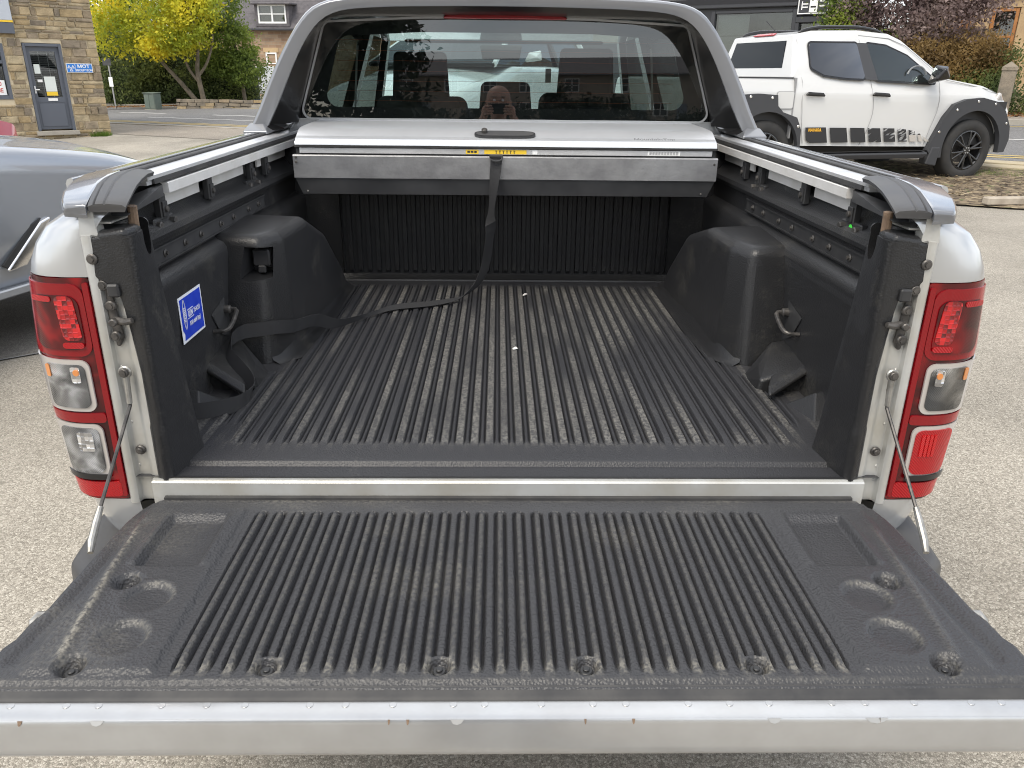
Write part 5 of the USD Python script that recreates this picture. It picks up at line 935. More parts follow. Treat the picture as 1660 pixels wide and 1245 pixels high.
# rear window of the cab
rwq = np.array([(-2.66 - 0.03, 0.66, 1.345), (-2.69, -0.62, 1.345), (-2.645, -0.56, 1.655), (-2.645, 0.56, 1.66)])
ctr = rwq.mean(0)
obj('rear_window', hull(np.vstack([ctr + (rwq - ctr) * 0.97 + [-0.025, 0, 0], ctr + (rwq - ctr) * 1.0 + [0.01, 0, 0]])), 'tint_glass', NP)
obj('brake_lamp', hullr([(-2.645, 0.19, 1.725), (-2.645, -0.24, 1.725), (-2.60, 0.17, 1.742), (-2.60, -0.22, 1.742)], 0.008), 'lens_mid_red', NP)
obj('fuel_flap', side := frame(prism(sbox(-2.93, 0.90, -2.71, 1.085).buffer(-0.02).buffer(0.02), 0, 0.004, 'xz'), (0, -0.914, 0), (1, 0, 0), (0, 1, 0)), 'white_paint', NP)
obj('fuel_flap_gap', frame(prism(sbox(-2.93, 0.90, -2.71, 1.085).buffer(-0.02).buffer(0.026), 0, 0.002, 'xz'), (0, -0.911, 0), (1, 0, 0), (0, 1, 0)), 'ink_grey', NP)
for x in (-2.42, -1.48):
    hh = obj('door_handle', hullr([(x - 0.12, -0.925, 1.055), (x + 0.12, -0.925, 1.045), (x - 0.10, -0.925, 1.075), (x + 0.10, -0.925, 1.065)], 0.012), 'gloss_black', NP, smooth=50)
def flare(x0, outer, inner, name, rear=False):
    pl = Polygon(outer).difference(Polygon(inner))
    v, f = prism(pl, -0.965, -0.895, 'xz')
    return obj('wheel_arch_flare', (v, f), 'arch_plastic', NP, smooth=30)
def arc(cx, cz, r, a0, a1, n=18, kz=1.0): return [(cx + r * math.cos(a), cz + r * kz * math.sin(a)) for a in np.linspace(math.radians(a0), math.radians(a1), n)]
fo = [(-0.58, 0.30)] + [(-0.68, 0.40), (-0.62, 0.55), (-0.50, 0.80), (-0.38, 0.95), (-0.2, 1.01), (0.05, 1.03), (0.28, 0.985), (0.45, 0.87), (0.57, 0.68), (0.60, 0.52), (0.56, 0.36)]
fi = [(-0.44, 0.2)] + arc(0.0, 0.42, 0.455, 190, 0, 22)[0:] + [(0.46, 0.2)]
f1 = flare(0, fo, fi, 'f')
ro = [(-3.62, 0.40), (-3.56, 0.75), (-3.45, 1.05), (-3.2, 1.065), (-2.96, 1.05), (-2.94, 0.93), (-2.86, 0.86), (-2.66, 0.80), (-2.585, 0.66), (-2.57, 0.45)]
ri = [(-3.53, 0.2)] + arc(-3.05, 0.42, 0.445, 185, -5, 22) + [(-2.6, 0.2)]
f2 = flare(0, ro, ri, 'r')
for f_, pts in ((f1, [(-0.545, 0.62), (-0.33, 0.885), (-0.02, 0.985), (0.26, 0.955), (0.50, 0.72)]), (f2, [(-3.32, 1.03), (-3.03, 1.02), (-2.63, 0.70)])):
    for x, z in pts: obj('flare_bolt', cyl((x, -0.962, z), (x, -0.970, z), 0.017, 12, 0.003), 'chrome', f_)
def wheel(x, y, s):
    tw = obj('wheel', loft([[(x + r * math.cos(a), y + s * yy, 0.385 + r * math.sin(a)) for a in np.linspace(0, 2 * math.pi, 57)[:-1]] for yy, r in ((-0.20, 0.25), (-0.20, 0.355), (-0.18, 0.378), (-0.15, 0.385), (-0.03, 0.385), (0.0, 0.376), (0.022, 0.35), (0.030, 0.30), (0.018, 0.262), (0.0, 0.245))], closed=True), 'tyre_rubber', NP, smooth=40)
    if s < 0 and False: return
    sp = []
    for k in range(6):
        for d in (-0.16, 0.16):
            a = k * math.pi / 3 + 0.3; b = a + d
            sp.append(hullr([(x + 0.06 * math.cos(a), y + s * 0.005, 0.385 + 0.06 * math.sin(a)), (x + 0.225 * math.cos(b), y + s * 0.008, 0.385 + 0.225 * math.sin(b))], [0.016, 0.013]))
    sp.append(cyl((x, y - s * 0.05, 0.385), (x, y + s * 0.012, 0.385), 0.062, 20, 0.004))
    sp.append(loft([[(x + r * math.cos(a), y + s * yy, 0.385 + r * math.sin(a)) for a in np.linspace(0, 2 * math.pi, 41)[:-1]] for yy, r in ((-0.15, 0.21), (0.0, 0.222), (0.012, 0.235), (0.008, 0.247))], closed=True))
    obj('rim', cat(*sp), 'alloy_black', tw, smooth=40)
    obj('brake_disc', cyl((x, y - s * 0.12, 0.385), (x, y - s * 0.10, 0.385), 0.16, 28), 'dark_steel', tw)
    for k in range(6):
        a = k * math.pi / 3; obj('wheel_nut', cyl((x + 0.035 * math.cos(a), y + s * 0.010, 0.385 + 0.035 * math.sin(a)), (x + 0.035 * math.cos(a), y + s * 0.022, 0.385 + 0.035 * math.sin(a)), 0.009, 6), 'galvanised', tw)
for x in (0.0, -3.05):
    wheel(x, -0.905, -1); wheel(x, 0.905, 1)
obj('underbody', cat(box(-3.9, 0.5, -0.6, 0.6, 0.34, 0.75, 0.03), box(-0.55, 0.55, -0.86, 0.86, 0.45, 0.98), box(-3.5, -2.6, -0.86, 0.86, 0.50, 0.95)), 'ink_black', NP)
stp = obj('side_step', cat(hullr([(-2.55, -0.92, 0.375), (-0.72, -0.92, 0.375), (-2.55, -0.99, 0.36), (-0.72, -0.99, 0.36), (-2.5, -0.97, 0.325), (-0.75, -0.97, 0.325)], 0.02)), 'arch_plastic', NP, smooth=40)
obj('step_tread', box(-2.5, -0.75, -1.005, -0.93, 0.394, 0.401, 0.002), 'gloss_black', stp)
obj('bed_rim', box(-4.18, -2.712, -0.875, -0.855, 1.232, 1.246, 0.004), 'arch_plastic', NP)
obj('mud_flap', hullr([(-0.60, -0.96, 0.42), (-0.50, -0.96, 0.42), (-0.66, -0.96, 0.24), (-0.52, -0.96, 0.22), (-0.60, -0.80, 0.42), (-0.60, -0.80, 0.24)], 0.015), 'arch_plastic', NP)
mr = obj('door_mirror', hullr([(-0.86, -1.00, 1.22), (-0.86, -1.10, 1.25), (-0.80, -1.13, 1.34), (-0.72, -0.98, 1.25), (-0.70, -1.08, 1.27), (-0.78, -0.98, 1.37), (-0.74, -1.08, 1.36)], 0.03), 'gloss_black', NP, smooth=50)
obj('mirror_glass', hull([(-0.889, -1.00, 1.225), (-0.889, -1.10, 1.255), (-0.835, -1.13, 1.35), (-0.815, -0.98, 1.38), (-0.88, -1.0, 1.225), (-0.83, -0.98, 1.37)]), 'pale_glass', mr)
obj('mirror_arm', hullr([(-0.75, -0.86, 1.235), (-0.68, -0.86, 1.235), (-0.76, -1.0, 1.245), (-0.72, -1.0, 1.245)], 0.022), 'gloss_black', NP)
for y in (-0.60, 0.60):
    obj('roof_rail', hull_ := tube(smoothcurve([(-2.55, y, 1.735), (-2.45, y * 1.02, 1.775), (-2.2, y * 1.03, 1.808), (-1.8, y * 1.03, 1.815), (-1.5, y * 1.02, 1.79), (-1.36, y, 1.75), (-1.30, y, 1.71)], 26), [0.013] + [0.021] * 24 + [0.013], 8), 'gloss_black', NP, smooth=60)
    obj('rail_foot', hullr([(-2.46, y, 1.73), (-2.36, y, 1.73), (-2.42, y * 1.02, 1.775), (-2.3, y * 1.02, 1.785)], 0.014), 'gloss_black', NP)
obj('aerial', tube([(-2.35, 0.1, 1.75), (-2.55, 0.1, 1.90)], 0.005, 6), 'gloss_black', NP)
obj('headlamp', hullr([(0.40, -0.80, 0.97), (0.62, -0.72, 0.92), (0.45, -0.80, 1.06), (0.60, -0.70, 1.0), (0.72, -0.62, 0.88)], 0.03), 'lens_rim_clear', NP, smooth=50)
obj('front_bumper', hullr([(0.62, s * 0.80, z) for s in (-1, 1) for z in (0.45, 0.75)] + [(0.84, s * 0.55, z) for s in (-1, 1) for z in (0.45, 0.72)], 0.05), 'white_paint', NP, smooth=50)
obj('bonnet_edge', tube([(-0.50, -0.86, 1.235), (-0.1, -0.865, 1.175), (0.25, -0.84, 1.12), (0.50, -0.76, 1.06)], 0.004, 5), 'ink_grey', NP)
obj('a_pillar_seam', tube([(-1.75, -0.664, 1.725), (-1.30, -0.66, 1.70), (-1.06, -0.69, 1.62), (-0.58, -0.83, 1.29)], 0.004, 5), 'ink_grey', NP)
# side graphics: slanting blocks that break up towards the front
ytop = lambda x: np.interp(x, [-2.5, -1.1, -0.85, -0.68], [0.685, 0.665, 0.625, 0.53]); DY = -0.9225
def decal(poly, m, name='side_graphic', off=0.0, label=None):
    if poly.is_empty or poly.area < 1e-5: return
    return obj(name, frame(prism(poly, 0, 0.0015, 'xz'), (0, DY + 0.0 - off, 0), (1, 0, 0), (0, 1, 0)), m, NP, smooth=False, label=label)
xb = [-2.50, -2.155, -1.86, -1.60, -1.37, -1.16, -0.985, -0.845, -0.75, -0.68]
rr = np.random.default_rng(11)
for k in range(9):
    a, b = xb[k], xb[k + 1] - 0.055 * (1 - k * 0.05)
    if k == 8: b = xb[k + 1]
    blk = Polygon([(a, ytop(a)), (b, ytop(b)), (b + 0.05, 0.505), (a + 0.05, 0.505)]) if k else Polygon([(a, 0.685), (b, 0.685), (b + 0.05, 0.505), (a + 0.09, 0.505), (a + 0.03, 0.54)])
    cut = []
    if k >= 3:
        for _ in range(2 + 2 * (k - 2)):
            px, pz = rr.uniform(a, b + 0.05), rr.uniform(0.51, 0.68); q = 0.018 + 0.004 * k
            cut.append(Polygon([(px - q, pz - q * 0.4), (px + q * 0.4, pz - q * 0.3), (px + q * 1.3, pz + q * 0.7), (px + q * 0.1, pz + q * 0.3)]))
    blk2 = blk.difference(unary_union(cut)) if cut else blk
    if k >= 6:
        low = sbox(a - 0.1, 0.4, b + 0.2, 0.585); decal(blk.intersection(low), 'decal_fade'); blk2 = blk2.difference(low)
    if not blk2.is_empty: decal(unary_union([g for g in getattr(blk2, 'geoms', [blk2]) if g.area > 1e-5]), 'decal_black')
obj('graphic_lettering', text('NAVARA', 0.036, 0.002, (-2.36, DY - 0.0005, 0.655), (1, 0, 0), (0, 0, 1), squeeze=0.9), 'decal_yellow', NP, label='small yellow lettering on the first graphic block')
sg = obj('front_seat', cat(hullr([(-1.75, -0.4, 1.0), (-1.65, -0.4, 1.45), (-1.75, -0.5, 1.0), (-1.65, -0.5, 1.45)], 0.06)), 'seat_fabric', NP)

# ================================================================ FOLIAGE HELPERS
def leaves(blobs, n, size, seed, clump=0.28, nclump=None, flat=0.5):
    """leaf-sized quads gathered in clumps inside ellipsoids: blobs = [(centre, radii, weight)]"""
    r = np.random.default_rng(seed); w = np.array([b[2] for b in blobs], float); w /= w.sum(); P = []
    for (c, rad, _), q in zip(blobs, w):
        m = int(n * q); k = max(4, int((nclump or n / 55) * q))
        d = r.normal(size=(k, 3)); d /= np.linalg.norm(d, axis=1)[:, None]
        cc = np.asarray(c) + d * np.asarray(rad) * (0.45 + 0.6 * r.random((k, 1)) ** 0.6)
        pick = r.integers(0, k, m)
        P.append(cc[pick] + r.normal(size=(m, 3)) * clump * np.array([1, 1, 0.65]) * (0.5 + r.random((m, 1))))
    P = np.vstack(P); m = len(P)
    nrm = r.normal(size=(m, 3)) + [0, 0, flat]; nrm /= np.linalg.norm(nrm, axis=1)[:, None]
    a1 = np.cross(nrm, r.normal(size=(m, 3))); a1 /= np.linalg.norm(a1, axis=1)[:, None]; a2 = np.cross(nrm, a1)
    s = size * (0.55 + 0.9 * r.random((m, 1)))
    b = np.stack([P - a1 * s, P + a2 * s * 0.55 + nrm * s * 0.15, P + a1 * s, P - a2 * s * 0.55 + nrm * s * 0.15], 1).reshape(-1, 3); i = np.arange(m) * 4
    return b, np.vstack([np.stack([i, i + 1, i + 2], 1), np.stack([i, i + 2, i + 3], 1)])
def limbs(paths):
    return cat(*[tube(smoothcurve(p, 14), np.linspace(r0, r1, 14), 8) for p, r0, r1 in paths])

# ================================================================ LEFT: STONE WORKSHOP
BU = thing('stone_building', 'honey coloured stone workshop with grey door and blue sign on its wall', 'building', (-10.584, 17.650, 0), math.atan2(0.68, 0.7333))
core = m3.Manifold.cube((7.55, 5.0, 4.9)).translate((-6.0, 0.008, -0.3))
core = core - m3.Manifold.cube((0.80, 0.34, 1.89)).translate((-0.01, -0.1, 0.25)) - m3.Manifold.cube((1.32, 0.34, 1.15)).translate((-1.70, -0.1, 0.96))
obj('wall', core, 'mortar', BU, smooth=False)
rs = np.random.default_rng(21); z = -0.12; loose = []
while z < 4.55:
    h = rs.choice([0.065, 0.08, 0.10, 0.12, 0.15, 0.18]); u = -6.0 - rs.random() * 0.2
    while u < 1.55:
        L = rs.choice([0.10, 0.16, 0.22, 0.27, 0.33, 0.42]) * rs.uniform(0.85, 1.15); u1 = min(u + L, 1.556)
        if 1.556 - u1 < 0.12: u1 = 1.556
        segs = [(u, u1)]
        for (o0, o1, oz0, oz1) in ((-0.02, 0.80, 0.2, 2.15), (-1.71, -0.37, 0.95, 2.12)):
            if z + h > oz0 + 0.02 and z < oz1 - 0.02:
                segs = [q for a, b in segs for q in ((a, min(b, o0)), (max(a, o1), b)) if q[1] - q[0] > 0.05]
        for a, b in segs:
            g = 0.008; p = rs.uniform(0.006, 0.034); j = lambda: rs.uniform(-0.009, 0.009)
            x0, x1, z0, z1 = max(a, -6) + g, b - (g if b < 1.55 else 0), z + g, z + h - g
            c = 0.010
            q = [(x0 + j(), 0.05, z0), (x1, 0.05, z0), (x1, 0.05, z1), (x0, 0.05, z1), (x0 + j(), -p * 0.2, z0 + j() * 0.6), (x1 + j(), -p * 0.2, z0 + j() * 0.6), (x1 + j(), -p * 0.2, z1 + j() * 0.6), (x0 + j(), -p * 0.2, z1 + j() * 0.6),
                 (x0 + c + j(), -p, z0 + c), (x1 - c + j(), -p + j() * 0.7, z0 + c), (x1 - c + j(), -p + j() * 0.7, z1 - c), (x0 + c + j(), -p + j() * 0.7, z1 - c)]
            m = hull(q)
            if a > -1.15 and z < 3.25: obj('stone', m, STONES[rs.integers(0, 7)], BU, smooth=False)
            else: loose.append(tri(m))
        u = u1
    z += h
obj('stonework', cat(*loose), 'wall_stone_c', BU, smooth=False, kind='stuff')
obj('roof', cat(prism([(-0.4, 4.55), (-0.4, 4.72), (2.5, 6.4), (5.4, 4.72), (5.4, 4.55)], -6.1, 1.7, 'yz')), 'roof_slate', BU, smooth=False)
dr = obj('door', cat(box(0.055, 0.725, 0.05, 0.09, 0.30, 1.0), box(0.055, 0.135, 0.05, 0.09, 1.0, 2.07), box(0.645, 0.725, 0.05, 0.09, 1.0, 2.07), box(0.135, 0.645, 0.05, 0.09, 1.97, 2.07)), 'door_grey', BU, smooth=False, label='grey half glazed door with notices behind the glass')
obj('door_frame', cat(box(-0.005, 0.055, -0.015, 0.12, 0.27, 2.13, 0.005), box(0.725, 0.785, -0.015, 0.12, 0.27, 2.13, 0.005), box(0.055, 0.725, -0.015, 0.12, 2.07, 2.13, 0.005)), 'door_grey', BU)
obj('door_panel', cat(box(0.12, 0.66, 0.035, 0.055, 0.36, 0.86, 0.012), box(0.12, 0.66, 0.04, 0.055, 0.885, 0.90)), 'door_grey', dr)
obj('door_glass', box(0.135, 0.645, 0.072, 0.076, 1.0, 1.97), 'pane_glass', dr, smooth=False)
obj('door_dark', box(0.135, 0.645, 0.20, 0.21, 1.0, 1.97), 'dark_room', dr)
for k in range(24): obj('blind_slat', box(0.14, 0.64, 0.105, 0.113, 1.02 + k * 0.039, 1.034 + k * 0.039), 'blind_slat', dr, smooth=False)
for x in (0.30, 0.48): obj('blind_cord', box(x, x + 0.012, 0.098, 0.103, 1.0, 1.96), 'white_plastic', dr, smooth=False)
obj('notice', box(0.165, 0.285, 0.066, 0.0705, 1.50, 1.70), 'paper', dr, smooth=False, label='pale blue notice')
obj('notice', box(0.33, 0.56, 0.066, 0.0705, 1.12, 1.44), 'paper', dr, smooth=False, label='large pale notice')
obj('notice', box(0.33, 0.56, 0.066, 0.0705, 1.03, 1.115), 'label_yellow', dr, smooth=False, label='yellow notice strip')
obj('notice', box(0.19, 0.29, 0.066, 0.0705, 1.32, 1.375), 'label_white', dr, smooth=False)
obj('letter_plate', box(0.33, 0.53, 0.038, 0.05, 0.915, 0.975, 0.004), 'white_plastic', dr)
obj('handle', cat(box(0.085, 0.115, 0.03, 0.05, 1.08, 1.24, 0.004), box(0.09, 0.19, 0.012, 0.03, 1.15, 1.175, 0.006)), 'white_plastic', dr)
obj('door_step', box(-0.06, 0.84, -0.09, 0.1, 0.17, 0.265, 0.01), 'kerb_stone', BU)
wn_ = obj('window', cat(box(-1.70, -1.62, -0.01, 0.12, 0.96, 2.11, 0.005), box(-0.45, -0.38, -0.01, 0.12, 0.96, 2.11, 0.005), box(-1.62, -0.45, -0.01, 0.12, 0.96, 1.04, 0.005), box(-1.62, -0.45, -0.01, 0.12, 2.03, 2.11, 0.005), box(-1.62, -0.45, 0.0, 0.1, 1.70, 1.77, 0.005)), 'door_grey', BU)
obj('pane', box(-1.62, -0.45, 0.06, 0.064, 1.04, 2.03), 'pane_glass', wn_, smooth=False)
obj('window_dark', box(-1.62, -0.45, 0.2, 0.21, 1.04, 2.03), 'dark_room', wn_)
obj('poster', box(-1.0, -0.475, 0.052, 0.056, 1.05, 1.36), 'label_white', wn_, smooth=False, label='white window poster with red words')
obj('poster_lettering', cat(text('SOLD', 0.085, 0.002, (-0.66, 0.0515, 1.285), (1, 0, 0), (0, 0, 1), squeeze=0.75), text('HERE', 0.085, 0.002, (-0.64, 0.0515, 1.15), (1, 0, 0), (0, 0, 1), squeeze=0.75)), 'poster_red', wn_)
obj('badge', box(-0.76, -0.55, 0.052, 0.056, 1.37, 1.475), 'sign_blue', wn_, smooth=False, label='blue square window sticker')
obj('badge_mark', cat(*[frame(prism(Polygon(q), 0, 0.002, 'xz'), (-0.655 + dx, 0.05, 1.415 + dz), (1, 0, 0), (0, 1, 0)) for dx, dz in ((-0.03, 0.012), (0.03, 0.012), (0, -0.03)) for q in ([(-0.025, -0.012), (0.025, -0.012), (0, 0.028)],)]), 'label_white', wn_)
for x in (-0.62,): obj('blind_cord', box(x, x + 0.012, 0.1, 0.105, 1.04, 2.0), 'white_plastic', wn_, smooth=False)
fa = obj('fascia', box(-3.6, -0.11, -0.10, -0.0, 2.575, 3.45, 0.006), 'fascia_pale', BU, label='pale grey shop fascia with a yellow line over a dark band')
obj('fascia_line', box(-3.6, -0.108, -0.104, -0.0, 2.535, 2.572), 'label_yellow', fa, smooth=False)
obj('fascia_band', box(-3.6, -0.105, -0.10, -0.0, 2.31, 2.533, 0.006), 'door_grey', fa)
SG = thing('wall_sign', 'blue and white MOT reception sign to the right of the grey door', 'sign', (-10.584 + 0.7333 * 1.09 + 0.68 * 0.035, 17.650 + 0.68 * 1.09 - 0.7333 * 0.035, 1.628), math.atan2(0.68, 0.7333))
obj('board', box(-0.28, 0.28, -0.006, 0.006, -0.098, 0.098), 'label_white', SG)
obj('blue_panel', box(-0.268, -0.095, -0.009, -0.005, -0.086, 0.086), 'sign_blue', SG, smooth=False); obj('blue_panel', box(-0.085, 0.268, -0.009, -0.005, -0.086, 0.086), 'sign_blue', SG, smooth=False)
tri_ = lambda cx, cz, r: Polygon([(cx + r * math.cos(a), cz + r * math.sin(a)) for a in (math.pi / 2, math.pi * 7 / 6, math.pi * 11 / 6)])
logo = unary_union([tri_(cx, cz, 0.045).difference(tri_(cx, cz, 0.024)) for cx, cz in ((-0.222, 0.018), (-0.140, 0.018))] + [Polygon([(-0.181 + 0.045 * math.cos(a), -0.030 + 0.045 * math.sin(a)) for a in (math.pi * 1.5, math.pi / 6, math.pi * 5 / 6)]).difference(tri_(-0.181, -0.03, 0.0)) if False else tri_(-0.181, -0.047, 0.045).difference(tri_(-0.181, -0.047, 0.024))])
obj('emblem', frame(prism(logo, -0.002, 0, 'xz'), (0, -0.009, 0), (1, 0, 0), (0, 1, 0)), 'label_white', SG, smooth=False)
obj('lettering', cat(text('MOT', 0.068, 0.002, (0.09, -0.009, 0.040), (1, 0, 0), (0, 0, 1), squeeze=1.25), text('RECEPTION', 0.042, 0.002, (0.09, -0.009, -0.045), (1, 0, 0), (0, 0, 1), squeeze=1.1)), 'label_white', SG)
obj('wall_moss', blades(700, lambda r, n: np.c_[r.uniform(-9.75, -9.35, n), r.uniform(18.25, 18.6, n)], 0.10, 8), 'grass_blade', smooth=False, kind='stuff', label='weeds at the foot of the workshop corner', cat_='weeds')

# ================================================================ LEFT: ACROSS THE ROAD
yt = thing('tree', 'multi-stemmed tree with bright yellow and green autumn leaves across the road', 'tree')
obj('crown', leaves([((-13.2, 31.2, 4.2), (2.1, 1.8, 1.6), 5), ((-11.7, 30.7, 3.6), (1.5, 1.4, 1.3), 3.2), ((-14.2, 31.0, 3.0), (1.1, 1.2, 0.9), 1.6), ((-12.4, 30.5, 2.75), (1.1, 0.9, 0.6), 1.5), ((-12.8, 31.5, 5.9), (2.2, 1.8, 1.2), 2.5), ((-10.9, 31.0, 4.9), (1.3, 1.3, 1.0), 1.6)], 26000, 0.062, 31, clump=0.20), 'leaf_yellow', yt, smooth=False)
obj('trunk', limbs([([(-11.55, 31.2, 0.2), (-12.2, 31.1, 1.1), (-13.0, 31.1, 2.1), (-13.6, 31.2, 3.4)], 0.10, 0.035), ([(-11.4, 31.0, 0.2), (-11.5, 31.0, 1.0), (-11.55, 31.0, 1.6), (-11.45, 31.0, 2.4), (-11.7, 31.0, 4.2)], 0.11, 0.04), ([(-11.52, 31.0, 1.2), (-11.9, 31.0, 1.8), (-12.1, 31.0, 2.8)], 0.06, 0.03), ([(-11.53, 31.0, 1.45), (-11.1, 31.0, 2.0), (-10.8, 31.0, 2.9)], 0.06, 0.03), ([(-13.0, 31.1, 2.1), (-12.6, 31.1, 3.0), (-12.7, 31.1, 4.4)], 0.05, 0.02)]), 'bark', yt, smooth=60)
gt = thing('tree', 'rounded green tree standing between the yellow tree and the brick house', 'tree')
obj('crown', leaves([((-10.9, 32.6, 2.6), (1.15, 1.2, 1.0), 4), ((-10.4, 32.4, 1.75), (0.95, 0.9, 0.7), 2.4), ((-11.4, 33, 4.0), (1.3, 1.2, 1.0), 2.5)], 15000, 0.055, 32, clump=0.17), 'leaf_green', gt, smooth=False)
obj('trunk', limbs([([(-10.4, 32.8, 0.2), (-10.45, 32.8, 1.4), (-10.6, 32.7, 3.0)], 0.09, 0.04)]), 'bark', gt, smooth=60)
hg = thing('hedge', 'tall dark evergreen hedge behind the yellow tree', 'hedge')
obj('foliage', leaves([((-15.6, 34, 1.7), (1.6, 1.0, 1.5), 3), ((-13.4, 34, 1.5), (1.8, 1.0, 1.4), 3), ((-11.3, 34, 1.3), (1.5, 1.0, 1.2), 2.4), ((-17.5, 34.5, 2.2), (1.6, 1.0, 1.9), 2), ((-14.8, 34.5, 3.2), (1.8, 0.9, 0.9), 1.6)], 30000, 0.055, 33, clump=0.22), 'leaf_dark', hg, smooth=False)
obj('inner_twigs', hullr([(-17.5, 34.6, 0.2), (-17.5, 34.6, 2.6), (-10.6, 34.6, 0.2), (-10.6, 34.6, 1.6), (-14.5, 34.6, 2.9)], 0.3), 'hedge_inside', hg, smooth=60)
bt = thing('tree', 'large mid green tree rising behind the hedge beside the stone building', 'tree')
obj('crown', leaves([((-18.3, 38, 4.5), (2.6, 2, 2.2), 3), ((-16.2, 38, 5.6), (2.4, 2, 1.8), 2), ((-19.5, 38, 2.6), (2, 1.6, 1.4), 2)], 15000, 0.085, 34, clump=0.3), 'leaf_green', bt, smooth=False)
obj('trunk', limbs([([(-17.6, 38.5, 0.1), (-17.6, 38.5, 2.5), (-17.4, 38.3, 5.0)], 0.2, 0.08)]), 'bark', bt, smooth=60)
lw = thing('low_wall', 'low rough stone planter wall under the yellow tree', 'wall')
rl_ = np.random.default_rng(5)
P0w, P1w = np.array([-11.95, 29.5]), np.array([-7.6, 29.15]); dw = (P1w - P0w) / np.linalg.norm(P1w - P0w); nw = np.array([-dw[1], dw[0]])
zb = 0.27
for c, h in enumerate((0.14, 0.12, 0.12)):
    t = -rl_.random() * 0.2
    while t < 4.35:
        L = rl_.uniform(0.28, 0.6); j = lambda: rl_.uniform(-0.012, 0.012)
        q = [((P0w + dw * (max(t, 0) + 0.012 + j()) + nw * y)[0], (P0w + dw * (max(t, 0) + 0.012 + j()) + nw * y)[1], zb + dz + j()) for y in (j(), 0.3) for dz in (0.01, h - 0.012)] + [((P0w + dw * (t + L - 0.012 + j()) + nw * y)[0], (P0w + dw * (t + L - 0.012 + j()) + nw * y)[1], zb + dz + j()) for y in (j(), 0.3) for dz in (0.01, h - 0.012)]
        obj('stone', hull(q), 'pillar_stone' if rl_.random() < 0.75 else STONES[rl_.integers(0, 7)], lw, smooth=False); t += L
    zb += h
cb_ = thing('utility_cabinet', 'green roadside utility cabinet in front of the dark hedge', 'cabinet', (-12.75, 29.4, 0.25), -0.35)
obj('body', box(-0.24, 0.24, -0.17, 0.17, 0.0, 0.58, 0.012), 'cabinet_green', cb_); obj('lid', hullr([(-0.25, -0.19, 0.59), (0.25, -0.19, 0.59), (-0.25, 0.18, 0.61), (0.25, 0.18, 0.61)], 0.015), 'cabinet_green', cb_)
for x in (-0.115, 0.115): obj('door', box(x - 0.105, x + 0.105, -0.183, -0.169, 0.06, 0.54, 0.005), 'cabinet_green', cb_)
obj('plinth', box(-0.26, 0.26, -0.19, 0.19, -0.06, 0.03), 'kerb_stone', cb_)
sp_ = thing('street_sign', 'thin grey sign post with a small white plate by the hedge', 'sign', (-14.55, 30.3, 0.25), -0.3)
obj('post', tube([(0, 0, 0), (-0.02, 0, 1.75)], 0.028, 10), 'galvanised', sp_); obj('plate', box(-0.09, 0.09, -0.045, -0.03, 0.78, 1.12, 0.004), 'label_white', sp_); obj('top_plate', box(-0.24, 0.14, -0.045, -0.03, 1.52, 1.76, 0.004), 'dark_panel', sp_)
obj('leaf_litter', litter(900, lambda r, n: np.c_[r.uniform(-15.5, -11.5, n), r.uniform(29.6, 31.0, n)], 0.035, 9, 0.10), 'fallen_leaf', smooth=False, kind='stuff', label='orange fallen leaves under the hedge across the road', cat_='leaf litter')
b1 = thing('wheelie_bin', 'dark wheelie bin with a blue lid beside the low wall', 'bin', (-8.25, 29.75, 0.33), 0.2)
obj('body', hull([(-0.22, -0.2, 0.02), (0.22, -0.2, 0.02), (-0.22, 0.2, 0.02), (0.22, 0.2, 0.02), (-0.27, -0.26, 0.48), (0.27, -0.26, 0.48), (-0.27, 0.26, 0.48), (0.27, 0.26, 0.48)]), 'bin_dark', b1, smooth=20); obj('lid', hullr([(-0.27, -0.28, 0.50), (0.27, -0.28, 0.50), (-0.27, 0.26, 0.54), (0.27, 0.26, 0.54)], 0.02), 'bin_blue', b1)
b2 = thing('planter', 'round black tub planter left of the blue lidded bin', 'planter', (-9.0, 30.2, 0.62), 0)
obj('tub', loft([[(r * math.cos(a), r * math.sin(a), z) for a in np.linspace(0, 2 * math.pi, 25)[:-1]] for r, z in ((0.26, -0.3), (0.32, -0.05), (0.36, 0.0), (0.30, 0.0), (0.27, -0.06))], closed=True, caps=True), 'bin_dark', b2, smooth=40)
obj('soil', cyl((0, 0, -0.08), (0, 0, -0.04), 0.27, 20), 'verge_soil', b2)
wv = thing('van', 'small white van parked in front of the brick house beyond the low wall', 'van', (-12.1, 41.0, 0.35), -0.5)
obj('body', hullr([(-0.8, -2.0, 0.3), (0.8, -2.0, 0.3), (-0.8, 2.0, 0.3), (0.8, 2.0, 0.3), (-0.8, -1.9, 0.85), (0.8, -1.9, 0.85), (-0.72, -1.0, 1.45), (0.72, -1.0, 1.45), (-0.72, 1.95, 1.5), (0.72, 1.95, 1.5)], 0.06), 'white_paint', wv, smooth=40)
obj('windscreen', hull([(-0.68, -1.93, 0.92), (0.68, -1.93, 0.92), (-0.62, -1.14, 1.40), (0.62, -1.14, 1.40), (-0.62, -1.10, 1.38), (0.62, -1.10, 1.38), (-0.68, -1.88, 0.9), (0.68, -1.88, 0.9)]), 'tint_glass', wv)
for sx in (-0.55, 0.55): obj('headlamp', hullr([(sx - 0.12, -2.04, 0.68), (sx + 0.12, -2.04, 0.68), (sx, -2.0, 0.78)], 0.03), 'lens_chrome_cells', wv)
for sx in (-0.78, 0.78):
    for yy in (-1.3, 1.3): obj('wheel', cyl((sx - 0.1, yy, 0.3), (sx + 0.1, yy, 0.3), 0.3, 24, 0.02), 'tyre_rubber', wv)
hs = thing('brick_house', 'brown brick house with slate mansard roof and white dormer window', 'house', (-14.0, 52.0, 0), -0.14)
